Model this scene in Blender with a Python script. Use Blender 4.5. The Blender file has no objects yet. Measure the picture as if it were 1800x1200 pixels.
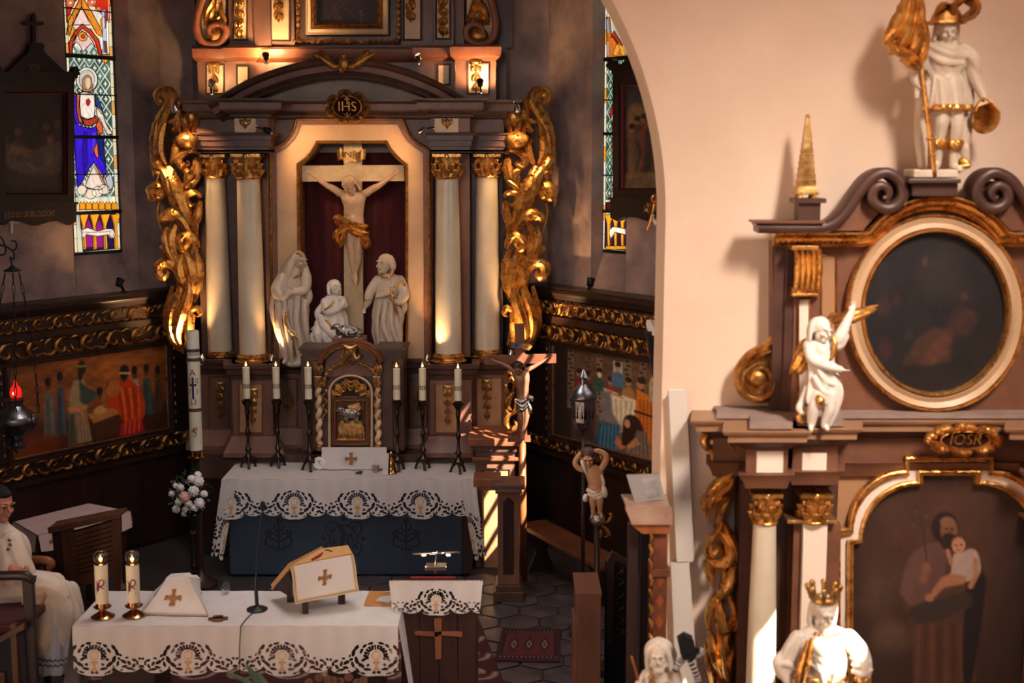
import bpy,bmesh,math,random
import numpy as np
from mathutils import Vector,Matrix,noise
random.seed(7)
PI=math.pi
SC=bpy.context.scene
COL=SC.collection
# camera
CAMZ=4.2
F=2400.0
TH=math.atan(330.0/F)
cd=bpy.data.cameras.new('camera')
cam=bpy.data.objects.new('camera',cd)
COL.objects.link(cam)
cam.location=(0,0,CAMZ)
cam.rotation_euler=(PI/2-TH,0,0)
cd.sensor_width=36.0
cd.lens=F/1800*36
cd.dof.use_dof=True
cd.dof.focus_distance=12.2
cd.dof.aperture_fstop=1.6
cd.clip_end=200
SC.camera=cam
SC.view_settings.view_transform='Standard'
SC.view_settings.look='None'
SC.view_settings.gamma=1
SC.view_settings.use_curve_mapping=False
SC.view_settings.exposure=-0.36
# world, sun, daylight, added fill
w=bpy.data.worlds.new('world')
SC.world=w
w.use_nodes=True
w.node_tree.nodes['Background'].inputs[0].default_value=(0.50,0.53,0.74,1)
w.node_tree.nodes['Background'].inputs[1].default_value=0.23
SUN_DIR=Vector((-0.5,0.6,-0.6)).normalized()
def lamp(name,kind,loc,energy,color,direction=None,**kw):
 l=bpy.data.lights.new(name,kind)
 l.energy=energy
 l.color=color
 for k,v in kw.items():
  setattr(l,k,v)
 o=bpy.data.objects.new(name,l)
 COL.objects.link(o)
 o.location=loc
 if direction is not None:
  o.rotation_euler=Vector(direction).to_track_quat('-Z','Y').to_euler()
 return o
lamp('sun','SUN',(6,-6,12),48.0,(1.0,0.85,0.70),SUN_DIR,angle=0.008)
lamp('nave_window_light','AREA',(3.55,3.0,7.4),92.0,(1.0,0.87,0.76),(-1.6,5.0,-5.0),shape='RECTANGLE',size=1.2,size_y=1.6,spread=math.radians(42))
lamp('chancel_fill_light','AREA',(-1.6,10.4,6.9),70.0,(1.0,0.93,0.92),(0,0,-1),shape='RECTANGLE',size=1.6,size_y=1.6,spread=math.radians(110))  # fill lamp added overhead to brighten the table tops, no real fixture here
lamp('chancel_window_light','AREA',(1.35,11.2,4.2),36.0,(1.0,0.82,0.70),(-1.0,0.22,-0.45),shape='RECTANGLE',size=1.2,size_y=2.2)
lamp('west_window_light','AREA',(-2.2,-1.2,6.4),30.0,(1.0,0.94,0.93),(0.02,1.0,-0.24),shape='RECTANGLE',size=2.4,size_y=2.4,spread=math.radians(50))
def ray(px,py):
 dx=(px-900.0)/F
 dy=(600.0-py)/F
 c,s=math.cos(TH),math.sin(TH)
 return Vector((dx,c+dy*s,-s+dy*c))
CAM=Vector((0,0,CAMZ))
def P(px,py,Y):
 r=ray(px,py)
 return CAM+r*(Y/r.y)
def X_(px,py,Y):
 return P(px,py,Y).x
def Z_(py,Y):
 return P(900,py,Y).z
 # colours, materials
def S(r,g,b):
 def f(c):
  c=c/255.0
  return c/12.92 if c<=0.04045 else((c+0.055)/1.055)**2.4
 return(f(r),f(g),f(b))
MATS={}
def mat(name,col=None,rough=0.5,metal=0.0,var=0.0,scale=6.0,bump=0.0,bscale=30.0,stretch=None,col2=None,emit=None,estr=0.0,spec=0.5,attr=False,trans=0.0,ior=1.45,sheen=0.0,rvar=0.0,coat=0.0,alpha=None):
 if name in MATS:
  return MATS[name]
 m=bpy.data.materials.new(name)
 MATS[name]=m
 m.use_nodes=True
 nt=m.node_tree
 b=nt.nodes['Principled BSDF']
 b.inputs['Roughness'].default_value=rough
 b.inputs['Metallic'].default_value=metal
 b.inputs['Specular IOR Level'].default_value=spec
 b.inputs['IOR'].default_value=ior
 b.inputs['Transmission Weight'].default_value=trans
 b.inputs['Coat Weight'].default_value=coat
 if sheen:
  b.inputs['Sheen Weight'].default_value=sheen
 if col is not None:
  b.inputs['Base Color'].default_value=(*col,1)
 tc=nt.nodes.new('ShaderNodeTexCoord')
 src=tc.outputs['Object']
 if stretch:
  mp=nt.nodes.new('ShaderNodeMapping')
  mp.inputs['Scale'].default_value=stretch
  nt.links.new(src,mp.inputs[0])
  src=mp.outputs[0]
 base=None
 if attr:
  a=nt.nodes.new('ShaderNodeAttribute')
  a.attribute_name='Col'
  base=a.outputs['Color']
  nt.links.new(base,b.inputs['Base Color'])
 if var>0 or rvar>0:
  n=nt.nodes.new('ShaderNodeTexNoise')
  n.inputs['Scale'].default_value=scale
  n.inputs['Detail'].default_value=6
  n.inputs['Roughness'].default_value=0.6
  nt.links.new(src,n.inputs['Vector'])
  if var>0:
   cr=nt.nodes.new('ShaderNodeValToRGB')
   cr.color_ramp.elements[0].position=0.32
   cr.color_ramp.elements[1].position=0.68
   c2=col2 if col2 is not None else tuple(c*(1-var)for c in col)
   cr.color_ramp.elements[0].color=(*c2,1)
   cr.color_ramp.elements[1].color=(*col,1)
   nt.links.new(n.outputs[0],cr.inputs[0])
   nt.links.new(cr.outputs[0],b.inputs['Base Color'])
  if rvar>0:
   mr=nt.nodes.new('ShaderNodeMapRange')
   mr.inputs['From Min'].default_value=0.3
   mr.inputs['From Max'].default_value=0.7
   mr.inputs['To Min'].default_value=max(0.03,rough-rvar)
   mr.inputs['To Max'].default_value=min(1,rough+rvar)
   nt.links.new(n.outputs[0],mr.inputs[0])
   nt.links.new(mr.outputs[0],b.inputs['Roughness'])
 if bump>0:
  n2=nt.nodes.new('ShaderNodeTexNoise')
  n2.inputs['Scale'].default_value=bscale
  n2.inputs['Detail'].default_value=5
  nt.links.new(src,n2.inputs['Vector'])
  bp=nt.nodes.new('ShaderNodeBump')
  bp.inputs['Strength'].default_value=bump
  bp.inputs['Distance'].default_value=0.02
  nt.links.new(n2.outputs[0],bp.inputs['Height'])
  nt.links.new(bp.outputs[0],b.inputs['Normal'])
 if emit is not None:
  b.inputs['Emission Color'].default_value=(*emit,1)
  b.inputs['Emission Strength'].default_value=estr
 return m
GOLD=mat('gold_leaf',S(232,180,104),0.30,.86,col2=S(176,116,52),var=0.5,scale=14,bump=0.25,bscale=40,rvar=0.12)
GOLD2=mat('old_gilding',S(206,152,82),0.36,.86,col2=S(130,82,38),var=0.5,scale=20,bump=0.3,bscale=60,rvar=0.12)
GOLDP=mat('pale_gold',S(222,184,120),0.34,.86,col2=S(160,110,55),var=0.5,scale=20,bump=0.2,bscale=60)
BROWN=mat('brown_marbled_wood',S(124,86,68),0.42,var=0.5,col2=S(92,62,50),scale=5,bump=0.05,bscale=12,stretch=(1,1,0.35))
BROWND=mat('dark_brown_moulding',S(92,64,53),0.38,var=0.5,col2=S(66,45,38),scale=6,bump=0.05)
BROWNR=mat('red_brown_moulding',S(134,80,52),0.4,var=0.5,col2=S(104,60,40),scale=6,bump=0.05)
CREAM=mat('cream_paint',S(214,184,148),0.45,var=0.3,col2=S(188,156,122),scale=3,bump=0.04)
CREAMC=mat('cream_column',S(206,194,172),0.30,var=0.3,col2=S(188,174,152),scale=3,bump=0.02,coat=0.15)
STATUE=mat('white_painted_wood',S(226,216,204),0.42,var=0.3,col2=S(208,196,182),scale=9,bump=0.06,bscale=60)
STATUEG=mat('grey_white_wood',S(206,188,168),0.45,var=0.4,col2=S(184,164,144),scale=9,bump=0.08,bscale=70)
FLESHW=mat('carved_flesh_wood',S(208,176,144),0.45,var=0.4,col2=S(186,150,120),scale=10,bump=0.12,bscale=60)
VELVET=mat('crimson_velvet',S(92,14,24),0.9,var=0.5,col2=S(52,8,16),scale=2.5,sheen=0.4,stretch=(6,1,0.5))
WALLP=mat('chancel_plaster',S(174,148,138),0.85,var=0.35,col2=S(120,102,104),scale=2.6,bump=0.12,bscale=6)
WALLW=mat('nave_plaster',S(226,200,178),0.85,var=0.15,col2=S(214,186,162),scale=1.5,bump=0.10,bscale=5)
DWOOD=mat('dark_oak',S(52,33,28),0.36,var=0.5,col2=S(34,22,20),scale=5,bump=0.1,bscale=20,stretch=(1,1,0.2))
MWOOD=mat('brown_oak',S(98,60,38),0.42,var=0.5,col2=S(62,38,26),scale=6,bump=0.1,bscale=25,stretch=(1,1,0.2))
OWOOD=mat('orange_pine',S(158,92,48),0.4,var=0.5,col2=S(118,64,34),scale=7,bump=0.08,bscale=25,stretch=(1,1,0.15))
LINEN=mat('white_linen',S(202,196,194),0.8,var=0.1,scale=8,bump=0.08,bscale=200,sheen=0.15)
LINENV=mat('embroidered_linen',None,0.8,attr=True,sheen=0.15)
PAINT=mat('oil_paint',None,0.5,attr=True,bump=0.06,bscale=50)
MATTE=mat('matte_print',None,0.6,attr=True)
WAX=mat('ivory_wax',S(226,214,186),0.4,var=0.1,scale=10,bump=0.03)
BRONZE=mat('dark_bronze',S(92,76,66),0.30,1.0,var=0.5,col2=S(44,36,34),scale=25,bump=0.2,bscale=60)
BRASS=mat('polished_brass',S(196,150,100),0.16,1.0,var=0.4,col2=S(140,96,60),scale=8,rvar=0.06)
SILVER=mat('chased_silver',S(200,194,188),0.25,1.0,var=0.4,col2=S(120,112,108),scale=30,bump=0.5,bscale=60)
PEWTER=mat('dull_pewter',S(150,148,152),0.32,1.0,var=0.5,col2=S(70,70,78),scale=10,bump=0.1)
CHROME=mat('chrome',S(225,222,218),0.12,1.0)
BLACK=mat('black_plastic',S(24,24,28),0.4)
IRON=mat('black_iron',S(30,29,32),0.5,0.6,bump=0.2,bscale=60)
GLASS=mat('clear_glass',(1,1,1),0.03,trans=1.0,ior=1.3)
FLAME=mat('candle_flame',(1,0.5,0.15),0.5,emit=(1.0,0.42,0.10),estr=5.0)
FLAMEC=mat('flame_core',(1,0.8,0.4),0.5,emit=(1.0,0.72,0.36),estr=9.0)
WICK=mat('wick',S(30,22,18),0.9)
BULB=mat('lit_bulb',(1,0.9,0.7),0.4,emit=(1.0,0.80,0.52),estr=14.0)
BULBD=mat('dim_bulb',(1,0.9,0.8),0.2,emit=(1.0,0.72,0.52),estr=1.3)
# mesh builder
ORG={}
class MB:
 def __init__(s):
  s.v=[]
  s.f=[]
  s.c=None
 def add(s,vs,fs):
  o=len(s.v)
  s.v.extend([tuple(v)for v in vs])
  s.f.extend([tuple(i+o for i in f)for f in fs])
  return s
 def box(s,x0,x1,y0,y1,z0,z1,m=None):
  vs=[(x,y,z)for x in(x0,x1)for y in(y0,y1)for z in(z0,z1)]
  if m is not None:
   vs=[m(*v)for v in vs]
  return s.add(vs,[(0,1,3,2),(4,6,7,5),(0,4,5,1),(2,3,7,6),(0,2,6,4),(1,5,7,3)])
 def pbox(s,px0,py0,px1,py1,Y,d):
  pm=(py0+py1)/2
  return s.box(X_(px0,pm,Y),X_(px1,pm,Y),Y,Y+d,Z_(py1,Y),Z_(py0,Y))
 def prism(s,poly,m,c0,c1):
  n=len(poly)
  vs=[m(a,b,c0)for a,b in poly]+[m(a,b,c1)for a,b in poly]
  fs=[tuple(range(n)),tuple(range(2*n-1,n-1,-1))]
  fs+=[(i,(i+1)%n,n+(i+1)%n,n+i)for i in range(n)]
  return s.add(vs,fs)
 def ring(s,outer,inner,m,c0,c1):
  n=len(outer)
  vs=[m(*p,c0)for p in outer]+[m(*p,c0)for p in inner]+[m(*p,c1)for p in outer]+[m(*p,c1)for p in inner]
  fs=[]
  for i in range(n):
   j=(i+1)%n
   fs+=[(i,j,n+j,n+i),(2*n+i,3*n+i,3*n+j,2*n+j),(i,2*n+i,2*n+j,j),(n+i,n+j,3*n+j,3*n+i)]
  return s.add(vs,fs)
 def lathe(s,c,prof,seg=20,axis=(0,0,1),fn=None,cap=True,sx=1.0,sy=1.0):
  c=Vector(c)
  q=Vector((0,0,1)).rotation_difference(Vector(axis).normalized())
  vs,fs=[],[]
  n=len(prof)
  for i,(r,z)in enumerate(prof):
   for k in range(seg):
    a=2*PI*k/seg
    rr=r*(fn(a,z)if fn else 1.0)
    vs.append(c+q@Vector((rr*math.cos(a)*sx,rr*math.sin(a)*sy,z)))
  for i in range(n-1):
   for k in range(seg):
    k2=(k+1)%seg
    fs.append((i*seg+k,i*seg+k2,(i+1)*seg+k2,(i+1)*seg+k))
  if cap:
   fs.append(tuple(range(seg-1,-1,-1)))
   fs.append(tuple((n-1)*seg+k for k in range(seg)))
  return s.add(vs,fs)
 def tube(s,pts,rad,seg=8,cap=True,flat=1.0):
  pts=[Vector(p)for p in pts]
  n=len(pts)
  if not hasattr(rad,'__len__'):
   rad=[rad]*n
  vs,fs=[],[]
  up=Vector((0.0,0.0,1.0))
  t0=(pts[1]-pts[0]).normalized()
  if abs(t0.dot(up))>0.9:
   up=Vector((0,1,0))
  nrm=(up-t0*up.dot(t0)).normalized()
  for i in range(n):
   t=(pts[min(i+1,n-1)]-pts[max(i-1,0)])
   t=t.normalized()if t.length>1e-9 else t0
   nrm=nrm-t*nrm.dot(t)
   nrm=nrm.normalized()if nrm.length>1e-6 else t.orthogonal().normalized()
   bn=t.cross(nrm)
   for k in range(seg):
    a=2*PI*k/seg
    vs.append(pts[i]+(nrm*math.cos(a)+bn*math.sin(a)*flat)*rad[i])
  for i in range(n-1):
   for k in range(seg):
    k2=(k+1)%seg
    fs.append((i*seg+k,i*seg+k2,(i+1)*seg+k2,(i+1)*seg+k))
  if cap:
   fs.append(tuple(range(seg-1,-1,-1)))
   fs.append(tuple((n-1)*seg+k for k in range(seg)))
  return s.add(vs,fs)
 def ell(s,c,r,rot=None,seg=12,rings=8):
  c=Vector(c)
  if not hasattr(r,'__len__'):
   r=(r,r,r)
  vs,fs=[],[]
  R=rot if rot is not None else Matrix.Identity(3)
  vs.append(c+R@Vector((0,0,r[2])))
  for i in range(1,rings):
   t=PI*i/rings
   for k in range(seg):
    a=2*PI*k/seg
    vs.append(c+R@Vector((r[0]*math.sin(t)*math.cos(a),r[1]*math.sin(t)*math.sin(a),r[2]*math.cos(t))))
  vs.append(c+R@Vector((0,0,-r[2])))
  for k in range(seg):
   fs.append((0,1+k,1+(k+1)%seg))
  for i in range(rings-2):
   for k in range(seg):
    k2=(k+1)%seg
    fs.append((1+i*seg+k,1+(i+1)*seg+k,1+(i+1)*seg+k2,1+i*seg+k2))
  L=len(vs)-1
  b=1+(rings-2)*seg
  for k in range(seg):
   fs.append((L,b+(k+1)%seg,b+k))
  return s.add(vs,fs)
 def grid(s,nu,nv,fn,closeu=False,cols=None):
  vs=[fn(u/(nu if closeu else max(nu-1,1)),v/max(nv-1,1))for v in range(nv)for u in range(nu)]
  fs=[]
  for v in range(nv-1):
   for u in range(nu if closeu else nu-1):
    u2=(u+1)%nu
    fs.append((v*nu+u,v*nu+u2,(v+1)*nu+u2,(v+1)*nu+u))
  return s.add(vs,fs)
 def sweep(s,path,prof,m,closed=False,capends=True):
  n=len(path)
  A=[Vector(p)for p in path]
  offs=[]
  for i in range(n):
   if closed:
    d0=(A[i]-A[i-1])
    d1=(A[(i+1)%n]-A[i])
   else:
    d0=(A[i]-A[i-1])if i else(A[1]-A[0])
    d1=(A[i+1]-A[i])if i<n-1 else(A[i]-A[i-1])
   d0=d0.normalized()
   d1=d1.normalized()
   n0=Vector((-d0.y,d0.x))
   n1=Vector((-d1.y,d1.x))
   b=(n0+n1)
   if b.length<1e-6:
    b=n0
   b=b.normalized()
   k=1.0/max(0.35,b.dot(n0))
   offs.append(b*k)
  np_=len(prof)
  vs=[]
  for i in range(n):
   for(o,c)in prof:
    q=A[i]+offs[i]*o
    vs.append(m(q.x,q.y,c))
  fs=[]
  for i in range(n if closed else n-1):
   j=(i+1)%n
   for k in range(np_-1):
    fs.append((i*np_+k,i*np_+k+1,j*np_+k+1,j*np_+k))
  if not closed and capends:
   fs.append(tuple(range(np_)))
   fs.append(tuple((n-1)*np_+k for k in range(np_-1,-1,-1)))
  return s.add(vs,fs)
 def leaf(s,pts,W,D,m,n=18,lobes=5,lob=0.22,back=0.006,tipw=0.08,basew=0.45,ridge=0.35,arch=0.6,reg=0.45):
  C=curve(pts,n)
  wm=0
  ss=(-1,-0.72,-0.42,0,0.42,0.72,1)
  vs=[]
  for i in range(n):
   t=i/(n-1)
   a=C[max(i-1,0)]
   b=C[min(i+1,n-1)]
   d=Vector((b[0]-a[0],b[1]-a[1]))
   d=d.normalized()if d.length>1e-9 else Vector((1,0))
   nn=Vector((-d.y,d.x))
   prof=basew+(1-basew)*math.sin(min(1,t/reg)*PI/2)if t<reg else tipw+(1-tipw)*math.cos((t-reg)/(1-reg)*PI/2)**0.8
   wv=W*0.5*prof
   lb=1+lob*abs(math.sin(t*lobes*PI))-lob*0.5
   ar=arch*D*math.sin(t*PI)
   for k in ss:
    e=lb if abs(k)>0.9 else 1.0
    q=Vector(C[i])+nn*(k*wv*e)
    r=D*prof*(1-k*k)*0.8+(ridge*D*prof*(0.5+0.5*math.cos(k*3*PI))if abs(k)<0.95 else 0)*0.6
    vs.append(m(q.x,q.y,r+ar))
   for k in(0.9,-0.9):
    q=Vector(C[i])+nn*(k*wv)
    vs.append(m(q.x,q.y,ar*0.5-back))
  K=9
  fs=[]
  for i in range(n-1):
   for k in range(K):
    k2=(k+1)%K
    fs.append((i*K+k,i*K+k2,(i+1)*K+k2,(i+1)*K+k))
  fs.append(tuple(range(K-1,-1,-1)))
  fs.append(tuple((n-1)*K+k for k in range(K)))
  return s.add(vs,fs)
 def build(s,name,m,parent=None,smooth=0.7,colors=None,bevel=0.0,subd=0):
  me=bpy.data.meshes.new(name)
  if parent is not None:
   og=ORG[parent.name]
  else:
   A=np.array(s.v)
   lo,hi=A.min(0),A.max(0)
   og=Vector(((lo[0]+hi[0])/2,(lo[1]+hi[1])/2,lo[2]))
  A=np.array(s.v,dtype=float)-np.array(og)
  me.from_pydata(A.tolist(),[],s.f)
  bm=bmesh.new()
  bm.from_mesh(me)
  if bevel>0:
   bmesh.ops.bevel(bm,geom=[e for e in bm.edges if len(e.link_faces)==2 and e.calc_face_angle(0)>0.6],offset=bevel,segments=2,affect='EDGES',profile=0.6,clamp_overlap=True)
  bmesh.ops.recalc_face_normals(bm,faces=bm.faces)
  bm.to_mesh(me)
  bm.free()
  if colors is not None:
   at=me.color_attributes.new('Col','FLOAT_COLOR','POINT')
   c=np.ones((len(s.v),4),dtype=np.float32)
   c[:,:3]=np.asarray(colors)[:,:3]
   at.data.foreach_set('color',c.ravel())
  if smooth:
   me.shade_smooth()
   if smooth<3:
    me.set_sharp_from_angle(angle=smooth)
  me.materials.append(m)
  o=bpy.data.objects.new(name,me)
  COL.objects.link(o)
  if parent is not None:
   o.parent=parent
  else:
   o.location=og
  ORG[o.name]=Vector(og)
  return o
def curve(pts,n):
 p=[np.array(q,dtype=float)for q in pts]
 if len(p)==2:
  return[tuple(p[0]+(p[1]-p[0])*i/(n-1))for i in range(n)]
 p=[2*p[0]-p[1]]+p+[2*p[-1]-p[-2]]
 segs=len(p)-3
 out=[]
 for i in range(n):
  t=i/(n-1)*segs
  k=min(int(t),segs-1)
  t-=k
  a,b,c,d=p[k:k+4]
  out.append(tuple(0.5*((2*b)+(c-a)*t+(2*a-5*b+4*c-d)*t*t+(3*b-a-3*c+d)*t**3)))
 return out
def spiral(c,r0,r1,a0,turns,n=20):
 out=[]
 for i in range(n):
  t=i/(n-1)
  r=r0+(r1-r0)*t
  a=a0+turns*2*PI*t
  out.append((c[0]+r*math.cos(a),c[1]+r*math.sin(a)))
 return out
def thing(name,label,cat,loc,group=None):
 o=bpy.data.objects.new(name,None)
 o.empty_display_size=0.1
 COL.objects.link(o)
 o.location=loc
 ORG[o.name]=Vector(loc)
 o['label']=label
 o['category']=cat
 if group:
  o['group']=group
 return o
def tag(o,label,cat,group=None):
 o['label']=label
 o['category']=cat
 if group:
  o['group']=group
 return o
def struct(o,label=None):
 o['kind']='structure'
 if label:
  o['label']=label
 return o
def node(name,parent):
 o=bpy.data.objects.new(name,None)
 COL.objects.link(o)
 o.parent=parent
 ORG[o.name]=ORG[parent.name]
 return o
def dup(o,loc=None,parent=None):
 c=o.copy()
 COL.objects.link(c)
 c.parent=parent
 ORG[c.name]=ORG[o.name]
 if loc is not None:
  c.location=loc
 for ch in o.children:
  dup(ch,None,c)
 return c
def flatmap(Y):
 def m(a,b,c):
  p=P(a,b,Y)
  return(p.x,Y-c,p.z)
 return m
def arcpts(c,r,a0,a1,n,ry=None):
 ry=r if ry is None else ry
 return[(c[0]+r*math.cos(a0+(a1-a0)*i/(n-1)),c[1]+ry*math.sin(a0+(a1-a0)*i/(n-1)))for i in range(n)]
 # painter for flat pictures (vertex colours on a dense grid)
class Canvas:
 def __init__(s,w,h,x0,y0,x1,y1,col):
  s.w,s.h=w,h
  xs=np.linspace(x0,x1,w)
  ys=np.linspace(y0,y1,h)
  s.X,s.Y=np.meshgrid(xs,ys)
  s.px=abs(x1-x0)/w
  s.a=np.zeros((h,w,3))
  s.a[:]=np.array(S(*col))
 def put(s,mask,col,alpha=1.0):
  m=(np.clip(mask,0,1)*alpha)[...,None]
  s.a=s.a*(1-m)+np.array(S(*col))*m
 def ell(s,cx,cy,rx,ry,col,soft=0.15,ang=0.0,alpha=1.0):
  c,n=math.cos(ang),math.sin(ang)
  dx,dy=s.X-cx,s.Y-cy
  d=np.sqrt(((dx*c+dy*n)/rx)**2+((-dx*n+dy*c)/ry)**2)
  s.put((1-d)/max(soft,1e-3)+0.5,col,alpha)
 def dist_poly(s,pts):
  X,Y=s.X,s.Y
  inside=np.zeros(X.shape,bool)
  d2=np.full(X.shape,1e18)
  n=len(pts)
  for i in range(n):
   (x0,y0),(x1,y1)=pts[i],pts[(i+1)%n]
   ex,ey=x1-x0,y1-y0
   L=ex*ex+ey*ey+1e-12
   t=np.clip(((X-x0)*ex+(Y-y0)*ey)/L,0,1)
   d2=np.minimum(d2,(X-x0-t*ex)**2+(Y-y0-t*ey)**2)
   cnd=((y0>Y)!=(y1>Y))
   xi=ex*(Y-y0)/(ey if abs(ey)>1e-9 else 1e-9)+x0
   inside^=cnd&(X<xi)
  d=np.sqrt(d2)
  return np.where(inside,d,-d)
 def poly(s,pts,col,soft=None,alpha=1.0,curved=False):
  if curved:
   pts=curve(list(pts)+[pts[0]],len(pts)*5)[:-1]
  soft=soft or s.px
  s.put(s.dist_poly(pts)/soft+0.5,col,alpha)
 def line(s,pts,wd,col,soft=None,alpha=1.0,curved=False):
  if curved:
   pts=curve(pts,len(pts)*5)
  soft=soft or s.px
  d2=np.full(s.X.shape,1e18)
  for(x0,y0),(x1,y1)in zip(pts[:-1],pts[1:]):
   ex,ey=x1-x0,y1-y0
   L=ex*ex+ey*ey+1e-12
   t=np.clip(((s.X-x0)*ex+(s.Y-y0)*ey)/L,0,1)
   d2=np.minimum(d2,(s.X-x0-t*ex)**2+(s.Y-y0-t*ey)**2)
  s.put((wd/2-np.sqrt(d2))/soft+0.5,col,alpha)
 def grad(s,f,col,alpha=1.0):
  s.put(f(s.X,s.Y),col,alpha)
 def mottled(s,amp=0.15,seed=1,cells=(10,30)):
  rs=np.random.RandomState(seed)
  tot=np.zeros((s.h,s.w))
  for c in cells:
   g=rs.rand(c+2,c+2)-0.5
   yi=np.linspace(0,c,s.h)
   xi=np.linspace(0,c,s.w)
   y0=yi.astype(int)
   x0=xi.astype(int)
   fy=(yi-y0)[:,None]
   fx=(xi-x0)[None]
   fy=fy*fy*(3-2*fy)
   fx=fx*fx*(3-2*fx)
   tot+=(g[y0][:,x0]*(1-fy)*(1-fx)+g[y0+1][:,x0]*fy*(1-fx)+g[y0][:,x0+1]*(1-fy)*fx+g[y0+1][:,x0+1]*fy*fx)
  s.a=np.clip(s.a*(1+amp*2*tot[...,None]),0,1)
 def mesh(s,name,m,mapf,parent=None,keep=None):
  mb=MB()
  mb.v=[mapf(x,y)for x,y in zip(s.X.ravel(),s.Y.ravel())]
  w,h=s.w,s.h
  idx=np.arange(w*h).reshape(h,w)
  q=np.stack([idx[:-1,:-1],idx[:-1,1:],idx[1:,1:],idx[1:,:-1]],-1)
  if keep is not None:
   q=q[keep]
  mb.f=[tuple(r)for r in q.reshape(-1,4).tolist()]
  col=s.a.reshape(-1,3)
  if keep is not None:
   used=sorted({i for f in mb.f for i in f})
   re={o:n for n,o in enumerate(used)}
   mb.v=[mb.v[i]for i in used]
   mb.f=[tuple(re[i]for i in f)for f in mb.f]
   col=col[used]
  return mb.build(name,m,parent,smooth=4,colors=col)
def text(name,s,size,m,mapf,parent=None,depth=0.004,align='CENTER',sx=1.0,shear=0.0):
 cu=bpy.data.curves.new(name,'FONT')
 cu.body=s
 cu.size=size
 cu.align_x=align
 cu.align_y='CENTER'
 cu.extrude=depth/2
 cu.resolution_u=3
 cu.shear=shear
 o=bpy.data.objects.new(name,cu)
 COL.objects.link(o)
 dg=bpy.context.evaluated_depsgraph_get()
 me=bpy.data.meshes.new_from_object(o.evaluated_get(dg))
 bpy.data.objects.remove(o)
 mb=MB()
 mb.v=[mapf(v.co.x*sx,v.co.y,v.co.z)for v in me.vertices]
 mb.f=[tuple(p.vertices)for p in me.polygons]
 bpy.data.meshes.remove(me)
 return mb.build(name,m,parent,smooth=0)
 # room shell
YA,YB=8.0,8.5
YW=15.0
ANG=math.radians(36)
class Wall:
 def __init__(s,A,d,n):
  s.A,s.d,s.n=Vector(A),Vector(d),Vector(n)
 def m(s,u,z,off=0.0):
  q=s.A+s.d*u+s.n*off
  return(q.x,q.y,z)
 def inv(s,px,py,off=0.0):
  r=ray(px,py)
  q=s.A+s.n*off
  t=(q.x*s.n.x+q.y*s.n.y)/(r.x*s.n.x+r.y*s.n.y)
  p=CAM+r*t
  return((Vector((p.x,p.y))-s.A).dot(s.d),p.z)
 def px(s,a,b,c=0.0,base=0.0):
  u,z=s.inv(a,b,base)
  return s.m(u,z,base+c)
def pm(wall,base=0.0):
 return lambda a,b,c:wall.px(a,b,c,base)
pL=P(287,300,YW)
pR=P(963,300,YW)
WLF=Wall((pL.x,YW),(-math.sin(ANG),-math.cos(ANG)),(math.cos(ANG),-math.sin(ANG)))
WRT=Wall((pR.x,YW),(math.sin(ANG),-math.cos(ANG)),(-math.cos(ANG),-math.sin(ANG)))
HC=7.2
UL,UR=3.4,2.1
def wall_open(wall,u1,u2,zs,zt,umax,name,glass_off,g1,g2,gz):
 mb=MB()
 T=0.16
 def slab(a,b,z0,z1):
  mb.prism([(a,z0),(b,z0),(b,z1),(a,z1)],lambda u,z,c:wall.m(u,z,c),0.0,-T)
 slab(-0.3,u1,0,HC)
 slab(u2,umax,0,HC)
 slab(u1,u2,0,zs)
 slab(u1,u2,zt,HC)
 for(ua,ga)in((u1,g1),(u2,g2)):
  mb.add([wall.m(ua,zs,0),wall.m(ua,zt,0),wall.m(ga,zt,glass_off),wall.m(ga,gz,glass_off)],[(0,1,2,3)])
 mb.add([wall.m(u1,zs,0),wall.m(u2,zs,0),wall.m(g2,gz,glass_off),wall.m(g1,gz,glass_off)],[(0,1,2,3)])
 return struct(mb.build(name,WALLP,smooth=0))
GO=-0.18
uo1,_=WLF.inv(236,300)
uo2,_=WLF.inv(123,300)
_,zs_=WLF.inv(190,524)
_,zt_=WLF.inv(180,-260)
gl1,gz1=WLF.inv(203,220,GO)[0],WLF.inv(180,446,GO)[1]
gl2=WLF.inv(120,220,GO)[0]
wall_left=wall_open(WLF,uo1,uo2,zs_,zt_,UL,'wall_left',GO,gl1,gl2,gz1)
ro1,_=WRT.inv(1040,300)
ro2,_=WRT.inv(1100,480)
_,zsr=WRT.inv(1070,520)
gr1,gzr=WRT.inv(1062,220,GO)[0],WRT.inv(1080,440,GO)[1]
gr2=gr1+(gl2-gl1)
wall_right=wall_open(WRT,ro1,ro2,zsr,zt_,UR,'wall_right',GO,gr1,gr2,gzr)
mb=MB()
mb.box(pL.x-0.4,pR.x+0.4,YW,YW+0.3,0,HC)
struct(mb.build('wall_back',WALLP,smooth=0))
eL=WLF.m(UL,0)
eR=WRT.m(UR,0)
mb=MB()
mb.box(eL[0]-0.3,eL[0],YB,eL[1]+0.2,0,HC)
struct(mb.build('wall_left_side',WALLP,smooth=0))
def sunward(p,X):
 t=(X-p[0])/(-SUN_DIR.x)
 return(p[0]-SUN_DIR.x*t,p[1]-SUN_DIR.y*t,p[2]-SUN_DIR.z*t)
XS=eR[0]
def pierced(name,X,thick,y0,y1,z0,z1,holes,m):
 mb=MB()
 ys=sorted({y0,y1}|{h[0]for h in holes}|{h[1]for h in holes})
 for a,b in zip(ys[:-1],ys[1:]):
  hs=sorted([h for h in holes if h[0]<=a+1e-6 and h[1]>=b-1e-6],key=lambda h:h[2])
  z=z0
  for h in hs:
   mb.box(X,X+thick,a,b,z,h[2])
   z=h[3]
  mb.box(X,X+thick,a,b,z,z1)
 return struct(mb.build(name,m,smooth=0))
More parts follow.
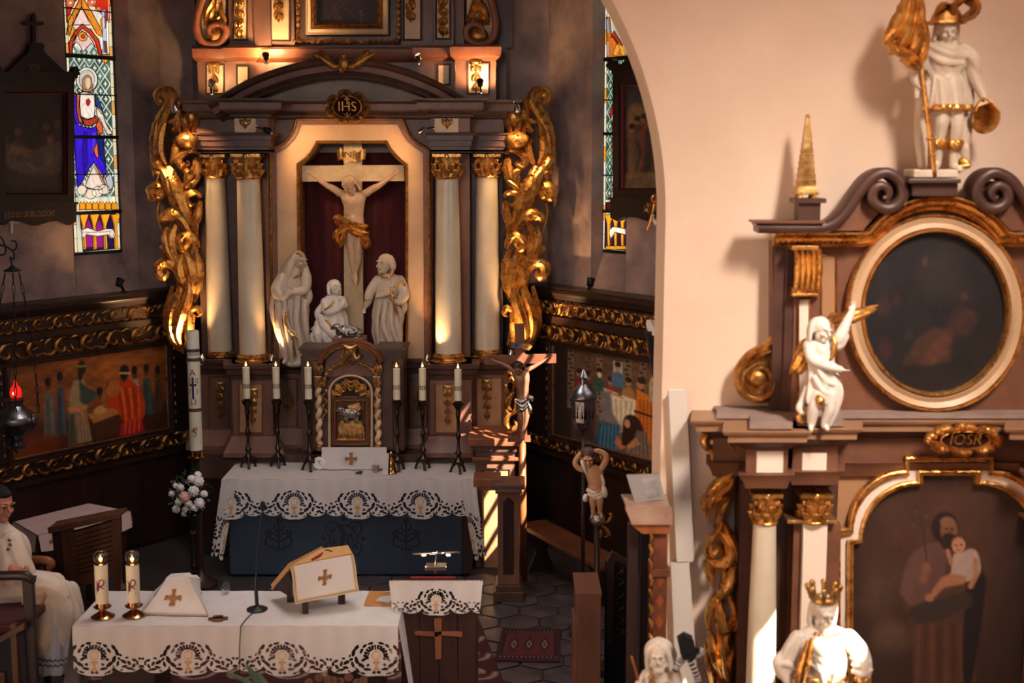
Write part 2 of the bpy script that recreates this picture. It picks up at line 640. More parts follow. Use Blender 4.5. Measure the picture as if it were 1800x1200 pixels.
lo=sunward(P(842,992,13.6),XS)
hi=sunward(P(972,596,13.1),XS)
hA=(min(lo[1],hi[1])-0.2,max(lo[1],hi[1])+0.05,lo[2]-0.02,hi[2]+0.36)
pierced('wall_right_side',XS,0.12,YB,eR[1]+0.2,0,HC,[hA],WALLP)
mb=MB()
for i in range(6):
 z=hA[2]+(hA[3]-hA[2])*(i+0.7)/6.2
 mb.tube([(XS+0.06,hA[0]-0.02,z-0.16),(XS+0.06,hA[1]+0.02,z+0.16)],0.026,6)
struct(mb.build('window_3',IRON,smooth=0))
CX,CY0,RR=420.0,380.0,750.0
c0=P(CX,CY0,YA)
rad=P(CX+RR,CY0,YA).x-c0.x
XA=c0.x
arch=[(XA+rad*math.cos(a),c0.z+rad*math.sin(a))for a in[PI*i/64 for i in range(65)]]
rs_=random.Random(3)
jam=[(XA+rad+0.02,0.0),(XA+rad+0.012,0.8),(XA+rad-0.005,1.6),(XA+rad-0.008,2.4),(XA+rad-0.004,3.1)]
XMAX,XMIN=3.68,-6.2
poly=[(XMAX,0),(XMAX,9.2),(XMIN,9.2),(XMIN,0),(XA-rad,0)]+arch[::-1]+jam[::-1]
mb=MB()
mb.prism(poly,lambda a,b,c:(a,c,b),YA,YB)
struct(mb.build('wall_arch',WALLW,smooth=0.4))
h1=sunward(P(1500,1150,6.9),XMAX)
tA=[sunward(P(1395,1240,6.95),XMAX),sunward(P(1492,1030,6.95),XMAX),sunward(P(1330,1180,7.58),XMAX),sunward(P(1366,1078,7.58),XMAX)]
hB=(min(t[1]for t in tA)-0.06,max(t[1]for t in tA)+0.02,min(t[2]for t in tA)-0.1,max(t[2]for t in tA)+0.02)
tC=[sunward(P(1150,1240,6.9),XMAX),sunward(P(1195,1120,6.9),XMAX)]
hC=(min(t[1]for t in tC),max(t[1]for t in tC)+0.02,min(t[2]for t in tC),max(t[2]for t in tC)+0.06)
pierced('wall_nave_right',XMAX,0.06,-1.5,YA+0.5,0,9.2,[hB],WALLW)
mb=MB()
mb.box(XMIN-0.3,XMIN,-1.5,YB,0,9.2)
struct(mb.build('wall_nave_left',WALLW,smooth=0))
mb=MB()
mb.box(XMIN-0.3,XMAX+0.06,-1.5,YB,9.2,9.4)
struct(mb.build('ceiling_nave',WALLW,smooth=0))
mb=MB()
mb.box(eL[0]-0.3,XS+0.3,YA+0.2,YW+0.3,HC,HC+0.2)
struct(mb.build('ceiling',WALLP,smooth=0))
mb=MB()
mb.box(XMIN,XMAX,-1.5,YW+0.3,-0.2,-0.012)
floor=struct(mb.build('floor',mat('floor_mortar',S(44,40,42),0.8,bump=0.2),smooth=0))
STONE=mat('flagstone',S(84,76,76),0.42,var=0.45,col2=S(54,49,52),scale=4,bump=0.12,bscale=14,rvar=0.15)
hexm=None
R_=0.21
rsx=random.Random(11)
k=0
for j in range(16):
 for i in range(13):
  x=-1.75+(i+(j%2)*0.5)*R_*math.sqrt(3)
  y=8.75+j*R_*1.5
  if x>XS-0.1 or y>13.2:
   continue
  if hexm is None:
   q=MB()
   a=[(0.195*math.cos(PI/6+t*PI/3),0.195*math.sin(PI/6+t*PI/3))for t in range(6)]
   b=[(p[0]*0.95,p[1]*0.95)for p in a]
   q.v=[(p[0],p[1],-0.012)for p in a]+[(p[0],p[1],-0.003)for p in a]+[(p[0],p[1],0.0)for p in b]
   q.f=[(t,(t+1)%6,6+(t+1)%6,6+t)for t in range(6)]+[(6+t,6+(t+1)%6,12+(t+1)%6,12+t)for t in range(6)]+[tuple(range(12,18))]
   ORG['fs']=Vector((0,0,0))
   hexm=q.build('flagstone',STONE,floor,smooth=0)
   for v in hexm.data.vertices:
    v.co+=Vector(ORG[floor.name])
   o=hexm
  else:
   o=bpy.data.objects.new('flagstone',hexm.data)
   COL.objects.link(o)
   o.parent=floor
  o.location=Vector((x,y,rsx.uniform(-0.002,0.002)))-ORG[floor.name]
  o.rotation_euler=(rsx.uniform(-.004,.004),rsx.uniform(-.004,.004),rsx.choice([0,PI/3,PI*2/3]))
  # stained glass
def glassmat():
 m=bpy.data.materials.new('stained_glass')
 m.use_nodes=True
 nt=m.node_tree
 b=nt.nodes['Principled BSDF']
 a=nt.nodes.new('ShaderNodeAttribute')
 a.attribute_name='Col'
 n=nt.nodes.new('ShaderNodeTexNoise')
 n.inputs['Scale'].default_value=9
 n.inputs['Detail'].default_value=4
 mr=nt.nodes.new('ShaderNodeMapRange')
 mr.inputs['From Min'].default_value=0.3
 mr.inputs['From Max'].default_value=0.7
 mr.inputs['To Min'].default_value=0.55
 mr.inputs['To Max'].default_value=1.45
 nt.links.new(n.outputs[0],mr.inputs[0])
 nt.links.new(a.outputs['Color'],b.inputs['Base Color'])
 nt.links.new(a.outputs['Color'],b.inputs['Emission Color'])
 nt.links.new(mr.outputs[0],b.inputs['Emission Strength'])
 b.inputs['Roughness'].default_value=0.25
 return m
SGLASS=glassmat()
LEAD=mat('lead_came',S(18,16,18),0.6)
class Window:
 def __init__(s,name,wall,g1,g2,label,yb,yt,cpx):
  s.wall=wall
  u,z0=wall.inv(cpx,yb,GO)
  _,z1=wall.inv(cpx,yt,GO)
  mb=MB()
  for(a,b,c,d)in((g1-.03,g2+.03,z0-.03,z0),(g1-.03,g2+.03,z1,z1+.03),(g1-.03,g1,z0,z1),(g2,g2+.03,z0,z1)):
   mb.prism([(a,c),(b,c),(b,d),(a,d)],lambda u,z,c:wall.m(u,z,c),GO-0.03,GO+0.02)
  s.root=struct(mb.build(name,LEAD,smooth=0),label)
  s.z=lambda y:wall.inv(cpx,y,GO)[1]
  s.mp=lambda a,b,c:wall.px(a,b,c,GO)
  s.muz=lambda u,z,c:wall.m(u,z,GO+c)
  s.cames=MB()
  s.n=0
 def pane(s,pts,col,curved=False,mp=None,off=0.0,lead=0.0055,name='glass_pane',soft=None):
  mp=mp or s.mp
  if curved:
   pts=curve(list(pts)+[pts[0]],len(pts)*4)[:-1]
  mb=MB()
  mb.prism(pts,mp,0.0+off,-0.006)
  o=mb.build(name,SGLASS,s.root,smooth=0,colors=[S(*col)]*len(mb.v))
  q=[mp(a,b,0.002+off)for a,b in pts]
  s.cames.tube(q+[q[0]],lead,4,cap=False)
  return o
 def bar(s,y,t=0.035):
  z=s.z(y)
  return z
 def done(s):
  s.cames.build('lead_cames',LEAD,s.root,smooth=0)
def diaper(win,u0,u1,y0,y1,n,col,crosscol):
 z0,z1=win.z(y1),win.z(y0)
 du=(u1-u0)/n
 dz=du*1.25
 rows=int((z1-z0)/(dz/2))+1
 rr=random.Random(5)
 for j in range(rows):
  for i in range(n+1):
   uc=u0+(i+(j%2)*0.5)*du
   zc=z0+j*dz/2
   a=du*0.42
   b=dz*0.42
   pts=[(uc,zc-b),(uc+a,zc),(uc,zc+b),(uc-a,zc)]
   pts=[(min(max(p,u0),u1),min(max(q,z0),z1))for p,q in pts]
   if abs(pts[1][0]-pts[3][0])<0.02 or abs(pts[0][1]-pts[2][1])<0.02:
    continue
   k=rr.uniform(0.75,1.15)
   mb=MB()
   mb.prism(pts,win.muz,-0.004,-0.01)
   nb=len(mb.v)
   cols=[S(*[min(255,c*k)for c in col])]*nb
   if u0+a<uc<u1-a and z0+b<zc<z1-b:
    for(w_,h_)in((a*.42,b*.12),(a*.12,b*.42)):
     mb.prism([(uc-w_,zc-h_),(uc+w_,zc-h_),(uc+w_,zc+h_),(uc-w_,zc+h_)],win.muz,-0.002,-0.004)
    cols=cols+[S(*crosscol)]*(len(mb.v)-nb)
   mb.build('glass_quarry',SGLASS,win.root,smooth=0,colors=cols)
wl=Window('window_1',WLF,gl1,gl2,'stained glass window with a blue robed figure in the left apse wall',441,-250,175)
V=wl.pane
mb=MB()
mb.prism([(gl1,wl.z(441)),(gl2,wl.z(441)),(gl2,wl.z(-250)),(gl1,wl.z(-250))],wl.muz,-0.02,-0.03)
mb.build('outer_pane',SGLASS,wl.root,smooth=0,colors=[S(206,218,204)]*len(mb.v))
bw=(gl2-gl1)*0.075
for(a,b)in((gl1,gl1+bw),(gl2-bw,gl2)):
 y=441
 i=0
 while y>-250:
  y2=y-24
  colr=[(250,226,180),(244,238,214),(236,170,90),(250,232,190)][i%4]
  V([(a,wl.z(y)),(b,wl.z(y)),(b,wl.z(y2)),(a,wl.z(y2))],colr,mp=wl.muz,lead=0.004,name='border_pane')
  y=y2
  i+=1
gi1,gi2=gl1+bw,gl2-bw
diaper(wl,gi1,gi2,80,346,4,(84,108,96),(214,226,212))
V([(112,-60),(196,-60),(192,40),(176,22),(160,4),(143,-8),(130,4),(117,40)],(196,44,24))
for(x,y,r)in((123,5,8),(161,4,8),(172,16,5),(150,-30,8)):
 V(arcpts((x,y),r,0,2*PI,9)[:-1],(250,120,70),off=0.004,lead=0.003)
 V(arcpts((x,y),r*.4,0,2*PI,8)[:-1],(255,240,220),off=0.006,lead=0.003)
V([(143,12),(152,30),(158,44),(128,44),(134,28)],(250,214,206),off=0.002)
V([(143,-8),(160,20),(178,52),(180,66),(170,60),(143,12)],(230,142,40),off=0.003)
V([(143,-8),(143,12),(128,42),(122,60),(116,62),(120,36)],(224,132,36),off=0.003)
V([(121,96),(121,74),(130,56),(144,42),(160,54),(173,70),(179,96),(173,96),(167,74),(157,60),(144,50),(133,62),(127,76),(126,96)],(214,52,24),off=0.004)
V([(128,80),(134,64),(144,54),(158,66),(168,84),(160,76),(152,84),(146,92),(140,80),(134,74)],(246,206,200),off=0.003)
V(arcpts((145,64),8.5,0,2*PI,9)[:-1],(240,170,60),off=0.005,lead=0.004)
V(arcpts((145,64),4,0,2*PI,9)[:-1],(210,60,50),off=0.007,lead=0.003)
for(x,y)in((132,53),(145,45),(158,52),(168,66),(125,68)):
 V(arcpts((x,y),2.2,0,2*PI,7)[:-1],(60,170,90),off=0.007,lead=0.002)
for(x,y)in((118,30),(176,34),(120,50)):
 V([(x,y),(x+6,y-5),(x+11,y+4),(x+6,y+16),(x+1,y+12)],(230,150,50),off=0.005,curved=True,lead=0.003)
V([(178,18),(185,18),(188,94),(181,94)],(196,206,226),off=0.005,lead=0.003)
V([(182,22),(184,22),(186,50),(184,50)],(90,110,160),off=0.007,lead=0.002)
V([(176,96),(192,96),(191,104),(186,112),(178,106)],(236,160,50),off=0.005)
V([(181,72),(186,72),(187,93),(183,93)],(120,60,60),off=0.007,lead=0.002)
V(arcpts((152,140),19,0,2*PI,22,22)[:-1],(246,240,226),off=0.004)
V(arcpts((152,140),14,0,2*PI,20,17)[:-1],(214,206,196),off=0.006,lead=0.003)
V([(143,158),(144,140),(148,134),(153,132),(159,137),(161,148),(163,162),(152,164)],(172,128,90),off=0.008,lead=0.003,curved=True)
V([(148,146),(150,138),(154,136),(158,141),(158,150),(155,156),(151,156)],(240,206,170),off=0.011,lead=0.002,curved=True)
V([(127,172),(140,162),(138,180),(138,200),(146,218),(133,218),(128,200)],(72,30,190),off=0.006)
V([(139,163),(148,161),(158,163),(165,166),(166,192),(164,206),(152,210),(141,204),(139,184)],(250,240,226),off=0.008)
V([(134,166),(140,164),(139,184),(141,204),(144,216),(138,214),(134,196)],(226,108,50),off=0.009)
V([(165,166),(174,178),(180,196),(178,200),(168,188)],(40,64,120),off=0.009)
V([(150,176),(154,173),(158,178),(156,184),(153,187),(150,182)],(180,36,30),off=0.011,lead=0.003)
V([(168,186),(178,196),(184,214),(190,226),(196,234),(188,236),(181,224),(170,206)],(246,226,204),off=0.010,curved=True)
V([(143,208),(156,210),(168,204),(171,214),(160,221),(148,221)],(176,60,40),off=0.009)
V([(172,206),(178,216),(180,232),(171,238),(168,222)],(226,100,50),off=0.009)
V([(128,214),(140,222),(158,226),(168,222),(176,240),(182,238),(182,262),(186,300),(178,320),(170,296),(164,284),(152,300),(142,322),(136,330),(131,262)],(58,28,214),off=0.007)
V([(146,230),(152,232),(152,290),(146,306),(143,270)],(40,18,160),off=0.010,lead=0.003)
V([(160,232),(168,232),(166,262),(160,274)],(84,52,236),off=0.010,lead=0.003)
V([(168,244),(180,244),(184,290),(176,280)],(30,34,110),off=0.010,lead=0.003)
V([(162,262),(170,252),(172,278),(168,276)],(226,112,60),off=0.011)
V([(148,328),(158,302),(166,288),(176,308),(184,326),(176,334),(160,332)],(238,220,206),off=0.010)
V([(166,288),(178,306),(184,322),(180,324),(172,308),(165,296)],(214,160,110),off=0.012,lead=0.003)
V([(184,312),(194,306),(198,326),(190,334)],(196,200,206),off=0.008,curved=True)
for(x,y,rx,ry)in((143,334,9,9),(158,341,10,9),(170,337,9,10),(182,333,10,9)):
 V(arcpts((x,y),rx,0,2*PI,11,ry)[:-1],(240,222,202),off=0.009,lead=0.004)
for i in range(6):
 x=139+i*11.3
 V([(x,369),(x,358),(x+2,354),(x+5,358),(x+8,354),(x+10,358),(x+10,368)],(238,156,30),off=0.006,lead=0.004)
V([(140,376),(210,373),(213,436),(146,442)],(52,24,40),off=-0.002)
for i in range(3):
 x=148+i*18.5
 V([(x,436),(x-1,402),(x+7,384),(x+14,400),(x+15,434)],(132,30,120)if i<2 else(38,24,70),off=0.002,lead=0.004)
for i in range(4):
 x=140+i*18.6
 V([(x,377),(x+15,376),(x+9,396),(x+11,437),(x+6,438),(x+5,396)],(244,166,40),off=0.006,lead=0.003)
V([(143,404),(152,400),(170,406),(186,402),(196,402),(200,408),(196,418),(188,412),(170,415),(150,412),(146,418),(143,412)],(250,238,220),off=0.012,lead=0.004)
V(arcpts((196,411),5,0,2*PI,9,8)[:-1],(236,226,214),off=0.014,lead=0.003)
z_=wl.z(407)
uc=WLF.inv(168,408,GO)[0]
text('lettering','O Mario módl się za nami',0.036,LEAD,lambda a,b,c:wl.muz(uc-a,z_+b,0.018+c),wl.root,depth=0.002,sx=0.9)
mb=MB()
for(y,t)in((101,.02),(167,.006),(241,.018),(306,.006),(373,.018),(20,.005),(-60,.02)):
 z=wl.z(y)
 mb.prism([(gl1-.02,z-t),(gl2,z-t),(gl2,z+t),(gl1-.02,z+t)],wl.muz,0.03,0.0)
mb.build('saddle_bars',LEAD,wl.root,smooth=0)
wl.done()
wr=Window('window_2',WRT,gr1,gr2,'stained glass window with a red robed figure, half hidden by the arch',440,-250,1085)
V=wr.pane
mb=MB()
mb.prism([(gr1,wr.z(440)),(gr2,wr.z(440)),(gr2,wr.z(-250)),(gr1,wr.z(-250))],wr.muz,-0.02,-0.03)
mb.build('outer_pane',SGLASS,wr.root,smooth=0,colors=[S(176,196,176)]*len(mb.v))
bw=(gr2-gr1)*0.06
y,i=440,0
while y>-250:
 y2=y-26
 colr=[(250,240,214),(244,238,224),(240,170,60),(250,236,200)][i%4]
 V([(gr1,wr.z(y)),(gr1+bw,wr.z(y)),(gr1+bw,wr.z(y2)),(gr1,wr.z(y2))],colr,mp=wr.muz,lead=0.004,name='border_pane')
 y,i=y2,i+1
diaper(wr,gr1+bw,gr2,82,352,5,(62,96,74),(176,200,178))
V([(1066,30),(1072,30),(1075,60),(1090,84),(1100,100),(1068,104)],(206,110,30),off=0.002)
V([(1067,34),(1071,34),(1073,58),(1068,58)],(150,160,190),off=0.006,lead=0.003)
V([(1067,72),(1072,72),(1073,98),(1068,98)],(196,150,130),off=0.006,lead=0.003)
V([(1078,96),(1084,80),(1090,74),(1098,86),(1100,98),(1094,98),(1090,86),(1085,98)],(236,170,60),off=0.006,lead=0.003)
V([(1074,66),(1080,54),(1096,80),(1090,80),(1080,66)],(150,50,30),off=0.006,lead=0.003)
V([(1073,200),(1077,186),(1086,174),(1094,174),(1096,200),(1098,262),(1102,286),(1096,280),(1084,262),(1076,262),(1079,230)],(196,20,34),off=0.006)
V([(1079,196),(1086,184),(1084,214),(1077,232)],(120,10,24),off=0.009,lead=0.003)
V([(1088,184),(1092,200),(1094,250),(1089,250)],(232,46,50),off=0.009,lead=0.003)
V([(1082,180),(1088,184),(1078,214),(1076,210)],(250,236,220),off=0.010,lead=0.003)
V([(1078,264),(1086,258),(1084,276),(1078,282)],(130,110,130),off=0.010,lead=0.003)
V([(1078,290),(1088,268),(1096,280),(1100,330),(1080,336),(1076,316)],(226,222,226),off=0.008)
for x in(1083,1088,1093):
 V([(x,284),(x+1.6,284),(x+2,318),(x,318)],(110,104,112),off=0.011,lead=0.001)
V([(1076,336),(1102,332),(1102,350),(1076,352)],(206,160,150),off=0.008)
V([(1066,356),(1102,352),(1102,370),(1066,372)],(70,16,30),off=0.004)
V([(1064,378),(1101,376),(1100,440),(1063,436)],(50,24,44),off=0.0)
for x in(1067,1079,1091):
 V([(x-3,378),(x+12,377),(x+6,392),(x+5,436),(x+2,436),(x+1,392)],(240,164,40),off=0.006,lead=0.003)
V([(1072,404),(1080,398),(1100,402),(1100,412),(1082,408),(1074,418)],(246,236,222),off=0.010,lead=0.004)
V([(1066,432),(1101,432),(1101,438),(1066,438)],(240,164,40),off=0.006,lead=0.003)
mb=MB()
for(y,t)in((103,.02),(175,.006),(235,.016),(308,.006),(372,.016)):
 z=wr.z(y)
 mb.prism([(gr1-.02,z-t),(gr2,z-t),(gr2,z+t),(gr1-.02,z+t)],wr.muz,0.03,0.0)
mb.build('saddle_bars',LEAD,wr.root,smooth=0)
wr.done()
# panelling of the apse walls
GSCROLL=mat('carved_gilt_frieze',S(196,140,70),0.34,.86,var=0.6,col2=S(96,56,26),scale=18,bump=0.3,bscale=60,rvar=0.1)
def scroll_unit(mbx,mp,a0,w,b0,h,flip):
 f=-1 if flip else 1
 q=lambda x,y:(a0+x*w,b0+f*y*h)
 mbx.leaf([q(-.05,-.30),q(.18,-.42),(q(.42,-.30)),q(.55,.02),q(.40,.34),q(.2,.26),q(.2,.02),q(.33,-.06)],h*0.27,h*0.16,mp,n=14,lobes=6,lob=.3)
 mbx.leaf([q(.45,-.32),q(.66,-.44),q(.86,-.30),q(.92,.0)],h*0.25,h*0.14,mp,n=9,lobes=4,lob=.35)
 mbx.leaf([q(.52,.1),q(.64,.36),q(.82,.42),q(.98,.28)],h*0.28,h*0.16,mp,n=9,lobes=4,lob=.35)
 mbx.leaf([q(.1,.3),q(.0,.42),q(-.05,.3)],h*0.2,h*0.12,mp,n=6,lobes=2)
def panelling(wall,name,label,offw,u1,bands,prect,refx,canvas,side):
 z=lambda y:wall.inv(refx,y,offw)[1]
 m=lambda u,zz,c:wall.m(u,zz,offw+c)
 base=wall.m(u1/2,0,offw)
 root=thing(name,label,'panelling',base)
 ua=-0.08
 zt=z(bands['top'])
 mb=MB()
 mb.prism([(ua,0.0),(u1,0.0),(u1,zt-.02),(ua,zt-.02)],lambda u,zz,c:wall.m(u,zz,c),0.005,offw-0.03)
 mb.build('carcass',DWOOD,root,smooth=0)
 mb=MB()
 prof=[(0.0,-0.03),(0.0,0.04),(-.03,0.06),(-.05,0.055),(-.08,0.03),(-.10,0.02),(-.12,-0.03)]
 for s_ in(0,):
  vs=[]
  mb.sweep([(ua,zt),(u1,zt)],[(n,c)for n,c in prof],lambda a,b,c:m(a,b,c))
 mb.prism([(ua,zt-.001),(u1,zt-.001),(u1,zt+.02),(ua,zt+.02)],lambda u,zz,c:wall.m(u,zz,c),0.005,offw+0.03)
 mb.build('cornice',DWOOD,root,smooth=0.5)
 def rail(y0,y1,c,nm='rail',mt=DWOOD):
  q=MB()
  q.prism([(ua,z(y1)),(u1,z(y1)),(u1,z(y0)),(ua,z(y0))],m,-0.03,c)
  return q.build(nm,mt,root,smooth=0,bevel=0.006)
 def frieze(y0,y1,nm,n,c=0.0):
  fb=rail(y0,y1,c,'frieze_board')
  h=(z(y0)-z(y1))*0.86
  bc=(z(y0)+z(y1))/2
  wdt=(u1-ua)/n
  first=None
  for i in range(n):
   q=MB()
   scroll_unit(q,lambda a,b,cc:m(a,b,c+cc),ua+i*wdt,wdt,bc,h,i%2)
   q.build('gilt_scroll',GSCROLL,fb,smooth=0.9)
  return fb
 b=bands
 frieze(b['f1'][0],b['f1'][1],'upper',15)
 rail(b['r1'][0],b['r1'][1],0.045,mt=DWOOD)
 frieze(b['f2'][0],b['f2'][1],'lower',11,0.01)
 rail(b['f2'][1],b['f2'][1]+5,0.04)
 frieze(b['f3'][0],b['f3'][1],'foot',12,0.01)
 rail(b['f3'][1]+2,b['f3'][1]+9,0.03)
 ru0,ru1=prect
 zp0,zp1=z(b['pic'][1]),z(b['pic'][0])
 fr=MB()
 P4=[(ru0,zp0),(ru1,zp0),(ru1,zp1),(ru0,zp1)]
 area=sum(P4[i][0]*P4[(i+1)%4][1]-P4[(i+1)%4][0]*P4[i][1]for i in range(4))
 sg=-1 if area>0 else 1
 fr.sweep(P4,[(sg*n,c)for n,c in((0.0,0.0),(0.0,.02),(.012,.035),(.03,.03),(.04,.045),(.055,.05),(.07,.03),(.07,-.02))],m,closed=True)
 fo=fr.build('picture_frame',DWOOD,root,smooth=0.5)
 fr=MB()
 fr.sweep(P4,[(sg*n,c)for n,c in((-.004,.0),(-.004,.018),(.006,.024),(.01,.018),(.01,.0))],m,closed=True)
 fr.build('gilt_slip',GOLD2,fo,smooth=0.5)
 canvas(root,lambda s_,t_:m(ru0+(ru1-ru0)*s_,zp1+(zp0-zp1)*t_,0.004))
 for uu in(ru0-.10 if ru0<ru1 else ru0+.10,ru1+.10 if ru0<ru1 else ru1-.10):
  q=MB()
  q.prism([(uu-.045,zp0-.02),(uu+.045,zp0-.02),(uu+.045,zp1+.02),(uu-.045,zp1+.02)],m,-.03,.02)
  st=q.build('stile',DWOOD,root,smooth=0,bevel=0.004)
  for i in range(9):
   zz=zp0+(zp1-zp0)*(i+.5)/9
   q=MB()
   q.ell(m(uu,zz,.024),(.011,.008,.013),seg=8,rings=6)
   q.ell(m(uu,zz+.022,.024),(.007,.007,.008),seg=6,rings=4)
   q.build('gilt_drop',GOLDP,st,smooth=4)
 zb=z(b['f3'][1]+10)
 nb=14
 for i in range(nb):
  a0=ua+(u1-ua)*i/nb
  a1=ua+(u1-ua)*(i+1)/nb
  q=MB()
  q.prism([(a0+.004,.02),(a1-.004,.02),(a1-.004,zb),(a0+.004,zb)],m,-.035,-.01)
  q.build('board',DWOOD,root,smooth=0,bevel=0.003)
 return root
def canvas_left(root,mp):
 c=Canvas(230,120,0,0,2.2,1,(58,34,20))
 c.ell(1.1,.25,1.2,.42,(132,78,34),1.0)
 c.ell(.35,.3,.5,.4,(104,62,32),1.0,alpha=.6)
 c.mottled(.3,2,(8,25))
 c.grad(lambda X,Y:(Y-.62)/.1,(44,22,14),.75)
 for(x,y0,y1,w,col,hd)in((.50,.18,.85,.16,(84,88,84),(80,50,36)),(.66,.14,.85,.13,(52,66,78),(84,54,38)),(1.72,.20,.75,.15,(128,130,118),(70,44,32)),(1.90,.20,.8,.16,(44,62,60),(70,44,32)),(2.07,.24,.8,.13,(58,46,40),(70,44,32)),(1.34,.34,.6,.13,(86,60,44),(80,46,30)),(1.20,.38,.6,.12,(110,62,34),(84,48,30))):
  c.poly([(x-w*.35,y0+.16),(x+w*.35,y0+.16),(x+w*.55,y1),(x-w*.55,y1)],col,.03)
  c.line([(x-w*.1,y0+.25),(x-w*.2,y1)],.015,tuple(v*.6 for v in col),.03)
  c.line([(x+w*.2,y0+.22),(x+w*.25,y1-.05)],.012,tuple(min(255,v*1.3)for v in col),.03)
  c.ell(x,y0+.08,.036,.062,hd,.3)
  c.ell(x,y0+.04,.044,.05,(28,18,14),.3)
 c.poly([(.74,.98),(.77,.6),(.78,.4),(.84,.26),(.97,.24),(1.04,.38),(1.14,.42),(1.12,.5),(1.0,.56),(1.02,.72),(1.06,.97)],(134,118,90),.03)
 c.poly([(.92,.26),(1.04,.36),(1.16,.42),(1.14,.5),(1.0,.56),(.92,.5)],(52,66,60),.03)
 c.poly([(.74,.98),(.77,.62),(.84,.62),(.86,.97)],(58,66,60),.03)
 for k in range(5):
  c.line([(.84+k*.035,.62),(.82+k*.05,.96)],.012,(92,80,58),.025)
 c.line([(.78,.56),(.9,.59),(1.0,.57)],.045,(176,118,70),.02)
 c.line([(.93,.58),(.97,.74)],.03,(168,108,64),.02)
 c.ell(.985,.16,.05,.085,(126,76,44),.25)
 c.ell(.965,.12,.062,.08,(34,22,16),.3)
 c.ell(.94,.2,.035,.07,(34,22,16),.3)
 c.line([(.9,.1),(1.02,.11)],.018,(140,124,96),.02)
 c.poly([(1.02,.66),(1.5,.62),(1.62,.7),(1.1,.78)],(150,100,52),.02)
 c.poly([(1.1,.78),(1.62,.7),(1.6,.94),(1.14,.97)],(60,34,20),.03)
 c.ell(1.2,.64,.09,.05,(168,130,80),.4)
 c.ell(1.27,.55,.03,.08,(120,84,46),.4)
 c.poly([(1.28,.62),(1.34,.44),(1.5,.36),(1.68,.36),(1.82,.52),(1.86,.72),(1.78,.86),(1.56,.84),(1.42,.66)],(156,50,18),.03,curved=True)
 for k in range(6):
  c.line([(1.46+k*.06,.42+.01*k),(1.5+k*.055,.62),(1.52+k*.05,.8)],.014,(206,106,40)if k%2 else(104,28,12),.03)
 c.ell(1.40,.42,.1,.1,(150,90,44),.4)
 c.ell(1.56,.27,.055,.09,(60,36,24),.3)
 c.ell(1.57,.24,.07,.08,(30,20,16),.3)
 c.line([(1.5,.25),(1.65,.27)],.02,(176,156,110),.02)
 c.poly([(1.5,.84),(1.8,.84),(1.84,.98),(1.46,.99)],(140,24,30),.04)
 for k in range(4):
  c.line([(1.56+k*.07,.84),(1.54+k*.07,.97)],.014,(196,90,40),.02)
 c.grad(lambda X,Y:(.16-X)/.3,(30,18,12),.8)
 c.ell(.3,.92,.4,.14,(96,44,18),.8,alpha=.8)
 c.mottled(.12,9,(20,60))
 c.a=c.a*np.array([1.7,1.45,1.3])
 c.mesh('painted_panel',PAINT,lambda x,y:mp(x/2.2,y),root)
